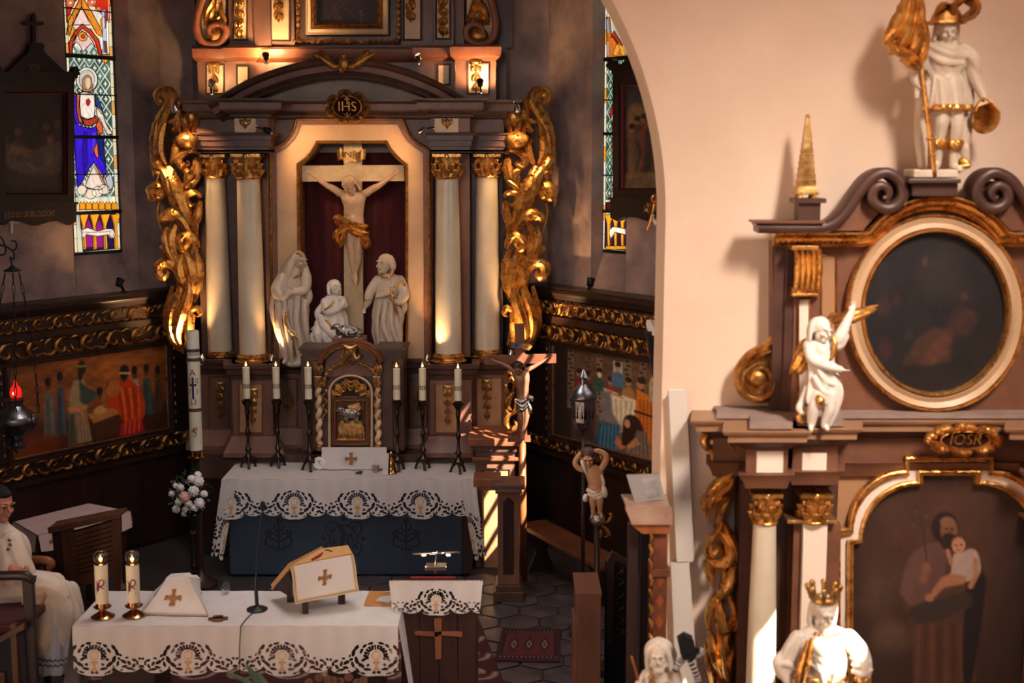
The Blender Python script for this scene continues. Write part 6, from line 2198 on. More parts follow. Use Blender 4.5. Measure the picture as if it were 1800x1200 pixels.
for(x,y)in((1664,929),(1674,930)):
 cv.ell(x,y,3,1.6,(40,26,22),.5)
cv.line([(1670,930),(1672,938)],2,(104,62,48),2)
cv.line([(1613,894),(1622,930),(1628,975),(1630,1010)],3,(56,44,34),2)
for(a,b,c_,d)in((1618,912,1612,900),(1622,928,1628,908),(1621,924,1606,922),(1624,944,1630,936)):
 cv.line([(a,b),(c_,d)],2,(60,48,38),2)
 cv.ell(c_,d,3,4,(84,70,54),.5)
cv.ell(1628,1000,8,12,(140,92,70),.4)
cv.ell(1624,1016,8,9,(132,86,66),.4)
cv.poly([(1672,1004),(1676,976),(1694,966),(1716,968),(1724,1000),(1712,1018),(1690,1022),(1668,1018)],(186,158,144),4,curved=True)
cv.poly([(1672,1008),(1700,1012),(1694,1026),(1660,1032),(1644,1048),(1634,1050),(1640,1034),(1656,1014)],(176,118,88),4)
cv.ell(1634,1050,8,7,(170,112,84),.4)
cv.line([(1714,984),(1716,1010),(1706,1030)],9,(178,122,92),4)
cv.line([(1672,990),(1668,976),(1666,968)],7,(176,118,90),3)
cv.ell(1688,954,16,17,(80,52,36),.2)
cv.ell(1685,958,12,14,(188,132,100),.25)
for(x,y)in((1680,958),(1690,957)):
 cv.ell(x,y,2.4,1.5,(50,32,26),.5)
cv.line([(1684,958),(1683,963)],1.6,(150,96,74),2)
cv.line([(1681,967),(1687,967)],1.6,(140,70,60),2)
cv.mottled(.08,8,(20,50))
cv.a*=.62
mq_=flatmap(YS-.022)
kp_=cv.dist_poly(A_IN2)[:-1,:-1]>0
cv.mesh('painted_panel',PAINT,lambda x,y:mq_(x,y,.0),pf,keep=kp_)
cartouche(1693,771,44,16,7.66,SA,GOLD,'IOSR',.088,CDARK,n=16,shear=.18)
YU=7.86
mb=MB()
up=[(1358,742),(1358,425),(1500,425)]+arcpts((1640,548),182,PI*1.22,PI*1.78,17,205)+[(1785,425),(mir(1358),425),(mir(1358),742)]
mb.prism(up,flatmap(YU),0,-.12)
mb.build('upper_body',SBROWN,SA,smooth=0)
for sgn,q in sides():
 for(a,b,Y,m,nm)in((1358,1378,YU-.03,SDARK,'side_strip'),(1378,1396,YU-.05,SDARK,'side_strip'),(1394,1440,YU-.06,SBROWN,'pilaster')):
  lo_,hi_=sorted((q(a),q(b)))
  mb=MB()
  mb.pbox(lo_,432,hi_,742,Y,.08)
  mb.build(nm,m,SA,smooth=0,bevel=.004)
 lo_,hi_=sorted((q(1402),q(1424)))
 panel(lo_,524,hi_,706,YU-.062,SA,GOLD2,WHITEP,w=3,dep=.02)
 lo_,hi_=sorted((q(1441),q(1471)))
 panel(lo_,447,hi_,640,YU-.004,SA,GOLD2,TAN,w=4,dep=.012)
 st=MB()
 xq=lambda x:q(x)
 mpc=flatmap(YU-.06)
 for i in range(5):
  x=1397+i*9.6
  st.leaf([(xq(x),436),(xq(x+.5),458),(xq(x),482),(xq(x-1),508),(xq(x+1),520)],11,.03,lambda a,b,c:mpc(a,b,c+.055-.03*max(0,(b-480)/40)),n=14,lobes=6,lob=.1,basew=.9,tipw=.6)
 cg=st.build('gilt_console',GOLD,SA,smooth=.9)
 st=MB()
 lo_,hi_=sorted((q(1392),q(1440)))
 for(y0,y1,d)in((432,440,.12),(506,520,.06),(516,521,.075)):
  st.pbox(lo_,y0,hi_,y1,YU-.06-d,d)
 cg2=st.build('console_bands',GOLD2,SA,smooth=0,bevel=.004)
 cg2['kind']='stuff'
 if sgn==1:
  V_=node('gilt_side_volute',SA)
  mpv=flatmap(7.93)
  for(pts,W,D,o)in(([(1366,534),(1364,560),(1358,590),(1344,606),(1318,618),(1298,642),(1294,666),(1304,688),(1326,698),(1348,690),(1356,668),(1348,650),(1330,644),(1316,656),(1318,672),(1330,676)],15,.05,.03),([(1368,540),(1368,580),(1364,612),(1366,640)],12,.04,.0),([(1366,596),(1352,614),(1330,624),(1312,640)],12,.04,.02),([(1362,640),(1366,664),(1358,688),(1340,702),(1318,702)],12,.04,.01),([(1364,610),(1362,630),(1352,644),(1340,640)],13,.05,.02)):
   leafobj('gilt_acanthus',[(pts,W,D,o,dict(lobes=8,lob=.12,basew=.8,tipw=.5))],mpv,V_,GOLD2,n=30)
  mb=MB()
  mb.ell(P(1331,664,7.86),(.05,.03,.05),seg=14,rings=8)
  mb.build('volute_eye',GOLD2,V_,smooth=4)
  mb=MB()
  mb.prism([(1300,690),(1296,650),(1320,622),(1352,604),(1362,560),(1372,560),(1372,690),(1340,702)],mpv,.02,-.05)
  mb.build('volute_ground',GOLD2,V_,smooth=0)
OV=arcpts((1641,548),1,0,2*PI,61)[:-1]
ov=lambda rx,ry:[(1641+rx*(x-1641),548+ry*(y-548))for x,y in OV]
mp=flatmap(YU-.01)
mb=MB()
mb.sweep(ov(141,157),[(-13,.0),(-13,.03),(-9,.05),(0,.035),(8,.05),(12,.03),(12,0)],mp,closed=True)
of=mb.build('oval_frame',mat('oval_cream',S(196,162,126),.4,var=.25,scale=3),SA,smooth=.9)
for(rx,ry,w_)in((155,171,2.6),(127,143,3.0)):
 mb=MB()
 mb.sweep(ov(rx,ry),[(-w_,.02),(-w_,.05),(0,.066),(w_,.05),(w_,.0)],mp,closed=True)
 mb.build('gilt_bead',GOLD,of,smooth=.9)
cv=Canvas(110,120,1514,402,1768,694,(26,20,22))
cv.ell(1650,480,34,40,(60,50,46),.9,alpha=.7)
cv.ell(1625,460,5,9,(96,62,50),.4)
cv.ell(1665,505,34,30,(42,38,38),.8,alpha=.7)
cv.poly([(1586,640),(1610,596),(1640,576),(1672,580),(1664,620),(1640,640)],(110,66,42),8,alpha=.75)
cv.poly([(1620,640),(1650,590),(1676,586),(1668,636)],(120,60,44),8,alpha=.5)
cv.poly([(1660,590),(1672,550),(1690,536),(1712,548),(1716,566),(1700,590)],(88,50,40),8,alpha=.7)
cv.ell(1694,522,6,8,(84,54,46),.5)
cv.ell(1576,526,6,10,(76,44,36),.5)
cv.ell(1552,480,10,30,(40,34,34),.8)
cv.ell(1552,538,12,16,(70,36,32),.7)
cv.ell(1556,612,10,18,(70,32,30),.7)
cv.ell(1596,588,8,8,(56,50,52),.8)
cv.mottled(.3,6,(8,24))
cv.a=cv.a*.35+np.array(S(18,15,18))*.3
m0=flatmap(YU-.008)
keep=np.ones((119,109),bool)
yy,xx=np.mgrid[0:119,0:109]
keep=(((xx+.5)/109-.5)/.497)**2+(((yy+.5)/119-.5)/.497)**2<1
cv.mesh('painted_panel',PAINT,lambda x,y:m0(x,y,.008),of,keep=keep)
AR=arcpts((1641,500),152,PI*1.205,PI*1.795,37,158)
mp=flatmap(YU-.02)
mb=MB()
path=[(1356,407),(1508,407)]+[p for p in AR if p[1]<406]+[(1774,407),(mir(1356),407)]
mb.sweep(path,[(0,0),(0,.12),(3,.13),(5,.10),(8,.09),(17,.07),(19,.08),(23,.05),(26,.04),(26,0)],mp)
gm=mb.build('gilt_cornice',GOLD,SA,smooth=.5)
for i in range(2,len(path)-3):
 a,b=path[i],path[i+1]
 cx_,cy_=(a[0]+b[0])/2,(a[1]+b[1])/2
 d=Vector((b[0]-a[0],b[1]-a[1])).normalized()
 nn=Vector((-d.y,d.x))
 q=lambda t,n_:(cx_+d.x*t+nn.x*n_,cy_+d.y*t+nn.y*n_)
 leafobj('gilt_leaf',[([q(-3,7),q(-2,12),q(0,18)],6,.02,.09),([q(3,7),q(2,12),q(0,18)],6,.02,.09)],mp,gm,GOLD,n=7)
for sgn,q in sides():
 for i in range(15):
  x=1362+i*9.6
  leafobj('gilt_leaf',[([(q(x-3),414),(q(x-2),420),(q(x),426)],6,.02,.09),([(q(x+3),414),(q(x+2),420),(q(x),426)],6,.02,.09)],mp,gm,GOLD,n=7)
 mb=MB()
 C=curve([(q(x),y)for x,y in((1326,398),(1400,399),(1446,396),(1474,376),(1496,344),(1520,314),(1548,303),(1572,318),(1577,342),(1562,362),(1540,364),(1524,350),(1526,332),(1540,325),(1552,334),(1550,346),(1541,346))],70)
 mb.leaf(C,19,.02,lambda a,b,c:mp(a,b,c+.13),n=70,lobes=0,lob=0,ridge=.15,basew=1,tipw=.35,back=.17,arch=0,reg=.6)
 mb.build('scroll_cornice',SDARK,SA,smooth=.9)
 mb=MB()
 mb.prism([(q(x),y)for x,y in((1330,404),(1440,404),(1480,376),(1510,330),(1560,320),(1560,350),(1512,404))],mp,.06,-.08)
 mb.build('scroll_ground',SBROWN,SA,smooth=0)
 mb=MB()
 for(y0,y1,e,d)in((388,392,0,.19),(392,397,4,.16),(397,406,9,.12)):
  lo_,hi_=sorted((q(1326+e),q(1450)))
  mb.pbox(lo_,y0,hi_,y1,YU-d,d)
 g=mb.build('end_cornice',SBROWN,SA,smooth=0)
 g['kind']='stuff'
 ob=node('obelisk',SA)
 Yo=YU-.06
 mb=MB()
 for(a,b,y0,y1)in((1392,1446,348,356),(1400,1438,356,392)):
  lo_,hi_=sorted((q(a),q(b)))
  xm,wd=(X_(lo_,370,Yo)+X_(hi_,370,Yo))/2,(X_(hi_,370,Yo)-X_(lo_,370,Yo))/2
  mb.box(xm-wd,xm+wd,Yo-wd,Yo+wd,Z_(y1,Yo),Z_(y0,Yo))
 mb.build('obelisk_pedestal',SDARK,ob,smooth=0)
 xm=X_(q(1417),300,Yo)
 wd=17.5*Yo/F
 zb,zt2=Z_(338,Yo),Z_(207,Yo)
 mb=MB()
 rows=12
 vs=[]
 for i in range(rows+1):
  t=i/rows
  w_=wd*(1-t)+.012*t
  for(e,dz)in((1.0,0),(.88,.004))if 0<i<rows else((1.0,0),):
   vs.append((w_*e,zb+(zt2-zb)*t+dz))
 V2,F2=[],[]
 for(w_,z_)in vs:
  V2+=[(xm-w_,Yo-w_,z_),(xm+w_,Yo-w_,z_),(xm+w_,Yo+w_,z_),(xm-w_,Yo+w_,z_)]
 for i in range(len(vs)-1):
  F2+=[(i*4+j,i*4+(j+1)%4,i*4+4+(j+1)%4,i*4+4+j)for j in range(4)]
 F2+=[(0,1,2,3),tuple(len(V2)-4+j for j in range(4))]
 mb.add(V2,F2)
 mb.ell((xm,Yo,zt2+.008),.014,seg=8,rings=6)
 sp=mb.build('gilt_spire',GOLDP,ob,smooth=0)
 mb=MB()
 mb.box(xm-wd*1.1,xm+wd*1.1,Yo-wd*1.1,Yo+wd*1.1,zb-.012,zb)
 mb.build('spire_foot',GOLDP,ob,smooth=0)
 for dx in(-.7,.7):
  for dy in(-.7,.7):
   mb=MB()
   mb.ell((xm+dx*wd,Yo+dy*wd,zb-.026),.017,seg=10,rings=8)
   mb.build('gilt_ball',GOLD,ob,smooth=4)
mb=MB()
for(a,b,y0,y1,d)in((1598,1690,314,322,.22),(1604,1684,322,345,.18)):
 mb.pbox(a,y0,b,y1,YU-d,d+.1)
mb.build('statue_pedestal',SDARK,SA,smooth=0,bevel=.006)
# statues of the side altar
def leafy(mb,strokes,Y,dd=0.0):
 mp_=flatmap(Y)
 for st in strokes:
  o=st[3]if len(st)>3 else 0
  mb.leaf(st[0],st[1],st[2],lambda a,b,c:mp_(a,b,c+o+dd),n=14,**(st[4]if len(st)>4 else{}))
f=Fig(7.46)
f.Y=7.46
AG=statue('angel_statue','white angel statue with gilt wings and one raised arm, on the side altar cornice',7.46,(1440,752))
L=f.head((1441,579,12),22,yaw=.62,pitch=-.1,roll=.1)
f.hair(L,22,.8,.1)
f.robe([(1442,596,4,14,12,3,0,0),(1440,606,4,26,17,4,.03,0),(1440,625,6,26,19,5,.04,1),(1443,645,7,24,18,6,.06,1.5),(1446,668,8,27,20,6,.08,2),(1444,690,8,29,20,6,.10,2.4),(1442,706,8,27,18,6,.12,2.8)])
f.limb([(1462,604,8),(1474,590,10),(1484,570,8),(1496,546,6)],[12,12,9,6])
f.limb([(1458,606,8),(1472,604,8),(1484,590,6)],[9,11,8])
f.hand((1496,546,6),(2,-9,0),(-.3,-1,0),L=19,curl=.4)
f.limb([(1420,606,8),(1424,628,18),(1448,638,28),(1470,644,30)],[11,10,9,6])
f.hand((1470,644,30),(9,2,1),(0,0,1),L=19,curl=.35)
for(pts,r)in(([(1436,690,16),(1428,712,18),(1424,735,14),(1423,746,14)],[14,12,9,6]),([(1454,690,14),(1454,715,16),(1448,738,10),(1446,746,10)],[14,11,8,6]),([(1423,745,14),(1420,750,24)],[6,4]),([(1448,745,10),(1450,750,20)],[6,4]),([(1466,660,8),(1472,690,6),(1464,720,4),(1456,746,2)],[8,10,10,6]),([(1418,680,4),(1410,705,0),(1404,718,2),(1412,728,2)],[6,7,6,3]),([(1430,640,22),(1444,664,26),(1462,672,22)],[4,5,4]),([(1426,660,22),(1440,682,26),(1458,690,22)],[4,5,4])):
 f.limb(pts,r,9)
f.skin('carved_body',STATUE,AG,.0048)
mb=MB()
leafy(mb,[([(1424,604),(1412,616),(1400,640),(1388,658)],24,.04),([(1422,610),(1414,632),(1402,650),(1396,656)],18,.04,.015),([(1424,616),(1422,636),(1414,650)],14,.04,.02),([(1418,596),(1408,606),(1402,622)],12,.04)],7.52)
mb.build('left_wing',GOLD,AG,smooth=.9)
mb=MB()
leafy(mb,[([(1462,566),(1484,556),(1510,548),(1544,536)],18,.04),([(1468,570),(1490,562),(1520,550),(1540,542)],14,.03,.015),([(1480,568),(1498,562),(1510,562)],10,.03,.01),([(1454,560),(1464,552),(1472,552)],9,.03)],7.52)
mb.build('right_wing',GOLD,AG,smooth=.9)
mb=MB()
f.limb([(1459,588,22),(1462,600,26),(1460,618,26),(1453,628,26)],[3,4,4,2],mb=mb)
mb.build('gilt_sash',GOLD,AG,smooth=4)
mb=MB()
f.limb([(1432,692,32),(1436,700,33),(1438,708,31)],[5,7,4],mb=mb)
mb.build('gilt_knee_lining',GOLD,AG,smooth=4)
mb=MB()
f.limb([(1406,726,4),(1404,738,4),(1412,742,4)],[4,5,3],mb=mb)
f.limb([(1404,738,4),(1400,730,6)],[3,2],mb=mb)
mb.build('gilt_hem',GOLD,AG,smooth=4)
Yn=YU-.10
f=Fig(Yn)
FL=statue('soldier_statue','white soldier statue with gilt banner, plumed helmet and bucket on top of the side altar',Yn,(1650,312))
L=f.head((1662,58,10),23,yaw=-.1,pitch=-.1)
f.hair(L,23,.7,.1)
f.robe([(1660,72,4,14,12,3,0,0),(1660,84,4,36,20,5,.04,0),(1660,100,6,40,24,6,.06,1),(1660,118,6,36,23,6,.07,1.4),(1658,130,6,30,20,6,.05,2),(1658,142,7,33,22,8,.06,2.4),(1660,165,8,37,24,8,.08,2.8),(1660,192,8,40,26,8,.09,3.2),(1660,196,8,36,24,8,.08,3.2)])
for(pts,r)in(([(1630,90,6),(1614,112,8),(1605,135,12),(1606,146,16)],[14,13,10,7]),([(1694,90,6),(1708,115,6),(1712,140,8),(1720,160,12),(1724,172,14)],[15,15,12,9,7]),([(1630,82,14),(1655,96,26),(1688,100,22)],[7,9,7]),([(1628,96,16),(1650,110,26),(1684,112,22)],[6,8,6]),([(1690,84,14),(1706,104,16),(1714,124,14)],[10,12,8]),([(1650,190,10),(1650,215,14),(1648,240,10),(1645,288,8)],[14,13,11,7]),([(1676,190,8),(1678,220,12),(1676,250,6),(1674,292,4)],[14,13,11,8]),([(1644,288,8),(1636,296,20)],[8,6]),([(1674,292,4),(1682,298,16)],[8,6]),([(1694,110,-4),(1700,170,-10),(1696,230,-10),(1690,280,-8)],[14,16,16,12]),([(1632,110,-4),(1624,180,-10),(1622,240,-10),(1624,290,-8)],[10,12,12,9]),([(1612,150,12),(1608,170,14)],[10,6]),([(1684,255,4),(1694,262,4),(1698,285,2)],[7,9,7])):
 f.limb(pts,r,9)
f.hand((1606,146,18),(2,9,4),(1,0,0),L=19,curl=1.1)
f.hand((1724,172,14),(1,9,2),(-1,0,0),L=18,curl=1.0)
for i in range(6):
 f.limb([(1634+i*10,140,22),(1632+i*11.5,165,27-abs(i-2.5)*2),(1628+i*12.5,192,28-abs(i-2.5)*3)],[1.6,2.6,3],6)
sl=MB()
f.skin('carved_body',STATUEG,FL,.0055)
mb=MB()
mb.pbox(1606,298,1684,312,Yn-.09,.2)
mb.build('stone_plinth',STATUEG,FL,smooth=0,bevel=.008)
mb=MB()
f.limb([(1592,-20,24),(1604,60,24),(1612,120,26),(1618,170,28),(1628,250,28),(1635,310,26)],[3,3,3.4,4,5,4],mb=mb)
f.ball((1630,272,28),(7,7,3),mb=mb)
f.ball((1626,244,28),(8,8,3),mb=mb)
mb.build('gilt_staff',GOLD,FL,smooth=4)
mb=MB()
leafy(mb,[([(1600,-20),(1588,20),(1566,60),(1552,78)],30,.05),([(1602,-10),(1596,40),(1580,80),(1560,96)],26,.06,.02),([(1606,0),(1608,50),(1600,90),(1578,108)],26,.06,.03),([(1612,10),(1618,60),(1616,100),(1608,124)],22,.06,.02),([(1556,76),(1576,92),(1600,106),(1616,122)],20,.06,.04),([(1580,104),(1596,116),(1614,124)],14,.05,.05),([(1604,-20),(1612,20),(1614,60)],14,.05,.05)],Yn-.05)
mb.build('gilt_banner',GOLD,FL,smooth=1.2)
mb=MB()
f.robe([(1661,44,8,27,24,2,0,0),(1661,38,8,27,24,2,0,0),(1662,26,8,24,22,2,0,0),(1664,14,8,14,14,2,0,0),(1664,10,8,6,6,2,0,0)],mb=mb,n=14)
f.robe([(1658,43,10,34,28,3,.05,0),(1658,39,10,33,27,3,.05,0)],mb=mb,n=4)
mb.build('gilt_helmet',GOLD2,FL,smooth=1)
mb=MB()
leafy(mb,[([(1674,36),(1690,34),(1706,22),(1704,6),(1690,2),(1676,10)],18,.06),([(1680,38),(1696,30),(1700,14),(1688,8)],12,.06,.03),([(1668,30),(1668,14),(1684,2),(1700,4)],14,.06,.02),([(1640,26),(1650,12),(1668,10)],12,.05)],Yn-.02,.04)
mb.build('gilt_plume',GOLD2,FL,smooth=1)
mb=MB()
f.robe([(1660,184,8,41,27,8,.08,3.1),(1660,188,8,43,29,8,.08,3.2),(1660,194,8,43,29,8,.08,3.2),(1660,196,8,38,25,8,.08,3.2)],mb=mb,n=8)
mb.build('gilt_hem',GOLD,FL,smooth=4)
for(cx,cy)in((1650,254),(1676,256)):
 mb=MB()
 f.robe([(cx,cy-10,10,13,13,5,.08,0),(cx,cy,10,14,14,5,.1,.5),(cx,cy+8,10,11,11,5,.08,1)],mb=mb,n=8)
 mb.build('gilt_boot_top',GOLD,FL,smooth=4)
mb=MB()
f.limb([(1690,282,8),(1698,290,10),(1684,292,12)],[6,6,4],mb=mb)
mb.build('gilt_cloak_tip',GOLD,FL,smooth=4)
bk=MB()
d=Vector((.1,-.85,-.15)).normalized()
kk=Yn/F
bk.lathe(f.J(1727,208,14),[(.001,-32*kk),(18*kk,-32*kk),(25*kk,0),(27*kk,1*kk),(25*kk,2*kk),(23*kk,0),(17*kk,-26*kk),(.001,-26*kk)],26,axis=d,cap=False)
bk.build('gilt_bucket',GOLD2,FL,smooth=.7)
mb=MB()
f.limb([(1706,196,30),(1712,180,24),(1724,174,20),(1736,182,24),(1746,198,30)],[2]*5,6,mb=mb)
mb.build('bucket_handle',GOLD2,FL,smooth=4)
f=Fig(6.95)
base=f.J(1445,1460,0)
KG=thing('crowned_statue','white crowned statue with gilt sash in full sun, in front of the side altar','statue',(base.x,6.95,.80))
L=f.head((1447,1073,14),29,yaw=.18,pitch=-.15,beard=True)
f.hair(L,29,.7,.12)
f.robe([(1446,1096,4,18,16,3,0,0),(1446,1110,4,46,26,4,.03,0),(1444,1130,6,52,32,5,.04,.5),(1444,1160,8,48,33,5,.05,1),(1444,1182,8,44,30,6,.05,1.4),(1444,1200,8,50,34,7,.07,2),(1446,1260,8,56,38,8,.10,2.6),(1446,1340,8,58,40,8,.11,3),(1446,1440,8,60,42,8,.11,3.4),(1446,1490,8,58,42,8,.10,3.6)],n=44)
for(pts,r)in(([(1402,1122,6),(1386,1150,6),(1376,1172,14),(1380,1188,22)],[18,18,14,9]),([(1490,1120,6),(1508,1146,6),(1514,1172,12),(1512,1190,18)],[18,20,17,10]),([(1512,1190,18),(1520,1204,24)],[9,8]),([(1372,1150,10),(1366,1160,14),(1372,1180,14),(1384,1170,18)],[10,12,10,8]),([(1414,1120,28),(1440,1136,38),(1468,1136,34)],[7,9,7]),([(1416,1132,30),(1440,1148,40),(1466,1146,36)],[6,7,6]),([(1500,1130,20),(1510,1150,24),(1512,1170,26)],[10,12,10])):
 f.limb(pts,r,10)
for(pts,r)in(([(1404,1112,22),(1396,1130,24),(1390,1152,22)],[5,6,4]),([(1398,1110,14),(1384,1130,16),(1374,1150,18)],[6,7,5]),([(1488,1112,24),(1500,1128,24),(1508,1142,22)],[6,7,5]),([(1480,1118,30),(1492,1138,30),(1500,1156,28)],[5,6,4]),([(1494,1158,26),(1510,1160,30),(1524,1156,22)],[5,6,4]),([(1494,1170,26),(1510,1174,30),(1526,1168,22)],[5,6,4]),([(1490,1146,26),(1504,1148,30),(1518,1142,22)],[4,6,4]),([(1420,1156,38),(1440,1168,43),(1462,1164,40)],[3,4,3]),([(1424,1146,38),(1436,1172,42),(1440,1184,40)],[3,4,3]),([(1466,1144,36),(1462,1168,40),(1456,1184,40)],[3,4,3]),([(1366,1164,18),(1376,1158,24),(1392,1166,24)],[5,6,4])):
 f.limb(pts,r,9)
f.hand((1520,1204,24),(5,10,2),(0,-1,0),L=24,curl=.4)
f.hand((1380,1188,22),(3,10,4),(0,-1,0),L=24,curl=.5)
f.skin('carved_body',STATUE,KG,.0055)
mb=MB()
f.robe([(1445,1044,14,22,22,2,0,0),(1445,1052,14,23,23,2,0,0)],mb=mb,n=4)
for i in range(8):
 a=i*PI/4+.2
 cx,dd=1445+22*math.cos(a),14+22*math.sin(a)
 f.limb([(cx,1046,dd),(cx+3*math.cos(a),1036,dd+3*math.sin(a)),(cx+6*math.cos(a),1026,dd+6*math.sin(a))],[4,4,5.5],7,mb=mb)
mb.build('gilt_crown',GOLDP,KG,smooth=4)
mb=MB()
leafy(mb,[([(1420,1108),(1412,1140),(1404,1170),(1398,1204)],14,.03),([(1412,1112),(1402,1140),(1394,1170),(1390,1200)],12,.03,.01)],6.95,.11)
mb.build('gilt_sash',GOLD,KG,smooth=.9)
mb=MB()
f.robe([(1444,1180,8,47,33,5,.05,1.4),(1444,1186,8,48,34,5,.05,1.4),(1444,1190,8,47,33,5,.05,1.4)],mb=mb,n=6)
mb.build('gilt_belt',GOLD,KG,smooth=4)
mb=MB()
for i in range(7):
 f.ball((1428+i*7,1104+5*math.sin(i/6*PI),26+4*math.sin(i/6*PI)),3.4,mb=mb)
g=mb.build('gilt_collar',GOLD,KG,smooth=4)
g['kind']='stuff'
mb=MB()
f.robe([(1512,1182,16,13,13,6,.08,0),(1512,1190,17,14,14,6,.08,0),(1513,1195,18,12,12,6,.08,0)],mb=mb,n=6)
mb.build('gilt_cuff',GOLD,KG,smooth=4)
mb=MB()
mb.box(base.x-.17,base.x+.17,6.82,7.10,.80,f.J(1446,1490).z+.02)
mb.build('pedestal',TAN,KG,smooth=0,bevel=.01)
f=Fig(6.95)
b2=f.J(1158,1560)
JB=thing('staff_statue','white long-haired statue holding a thin staff, at the bottom edge before the arch pier','statue',(b2.x,6.95,0))
L=f.head((1157,1146,14),26,yaw=-.25,pitch=-.05,roll=-.1,beard=True)
f.hair(L,26,1.1,.16,vol=1.1,n=11)
for sx in(1,-1):
 k_=26*f.k
 f.mb.tube(curve([tuple(L(sx*.1,-.35,1.0)),tuple(L(sx*.62,-.42,.55)),tuple(L(sx*.80,-.30,-.1)),tuple(L(sx*.84,-.2,-.7)),tuple(L(sx*.78,-.25,-1.2))],14),[.2*k_]*12+[.16*k_,.08*k_],8)
f.robe([(1160,1166,4,12,11,3,0,0),(1161,1178,4,28,16,3,.02,0),(1162,1200,5,27,18,4,.03,.5),(1162,1240,6,25,17,5,.06,1),(1162,1300,6,30,22,6,.09,2),(1162,1400,6,32,24,7,.1,2.6),(1162,1480,6,30,22,7,.1,3)],n=34)
for(pts,r)in(([(1136,1182,6),(1122,1204,10),(1120,1192,22)],[10,9,6]),([(1186,1182,6),(1190,1210,8),(1180,1236,16)],[11,10,7]),([(1140,1176,12),(1136,1190,16),(1144,1220,18)],[7,7,5])):
 f.limb(pts,r,9)
f.hand((1120,1194,22),(2,-9,3),(1,0,0),L=18,curl=1.0)
f.skin('carved_body',STATUE,JB,.0055)
mb=MB()
f.limb([(1108,1146,24),(1116,1172,24),(1126,1210,24),(1150,1300,24)],[2.4]*4,7,mb=mb)
mb.build('wooden_staff',OWOOD,JB,smooth=4)
mb=MB()
f.limb([(1140,1180,22),(1152,1196,25),(1172,1192,24)],[3,4,3],mb=mb)
mb.build('gilt_drapery',GOLD,JB,smooth=4)
mb=MB()
zf=f.J(1162,1480).z
mb.lathe((b2.x,6.95,0),[(.22,0),(.22,.06),(.16,.12),(.13,.2),(.13,zf-.16),(.17,zf-.1),(.19,zf-.06),(.19,zf+.02)],4)
mb.build('pedestal',SBROWN,JB,smooth=0)
f=Fig(6.88)
TC=thing('flexible_tripod_camera','black camera on a bendy black and grey jointed tripod beside the staff statue','camera',f.J(1206,1170))
mb=MB()
mb.prism([(1193,1122),(1203,1115),(1216,1121),(1221,1146),(1218,1152),(1199,1152)],flatmap(6.86),.045,-.03)
mb.build('camera_body',BLACK,TC,smooth=0,bevel=.006)
mb=MB()
mb.lathe(f.J(1209,1144,20),[(.001,0),(.012,0),(.014,.012),(.010,.016),(.001,.016)],14,axis=(0,-1,0))
mb.build('lens',GLASS,TC,smooth=.6)
GREYJ=mat('grey_rubber',S(196,190,192),.5)
for pts in([(1206,1152,6),(1199,1156,8),(1192,1163,10),(1188,1172,8)],[(1210,1152,6),(1216,1166,10),(1222,1180,10),(1226,1194,4)],[(1216,1150,2),(1228,1150,2),(1232,1143,4),(1226,1139,8)]):
 lg=node('leg',TC)
 C=curve(pts,8)
 for i,q in enumerate(C):
  mb=MB()
  f.ball(q,6.0,mb=mb)
  j=mb.build('joint',BLACK,lg,smooth=4)
  if i<7:
   mb=MB()
   a,b=f.J(*q),f.J(*C[i+1])
   mb.lathe((a+b)/2,[(6.4*f.k,-.004),(6.6*f.k,0),(6.4*f.k,.004)],12,axis=b-a)
   mb.build('ring',GREYJ,lg,smooth=.6)
   # pictures, lamps and furniture of the chancel
def atz(px,py,z):
 r=ray(px,py)
 t=(z-CAMZ)/r.z
 return CAM+r*t
def Yat(py,z):
 return atz(900,py,z).y
def row(z,Y):
 lo_,hi_=-600.0,2400.0
 for _ in range(50):
  m_=(lo_+hi_)/2
  if Z_(m_,Y)>z:
   lo_=m_
  else:
   hi_=m_
 return(lo_+hi_)/2
for(a,b,nm)in((300,352,'trim_1'),(880,975,'trim_2')):
 mb=MB()
 x0,x1=X_(a,600,YW-.06),X_(b,600,YW-.06)
 mb.box(x0,x1,YW-.08,YW,0,Z_(516,YW))
 tr=struct(mb.build(nm,DWOOD,smooth=0))
 mb=MB()
 mb.box(x0,x1,YW-.12,YW,Z_(522,YW),Z_(508,YW))
 mb.build('cornice',DWOOD,tr,smooth=0)
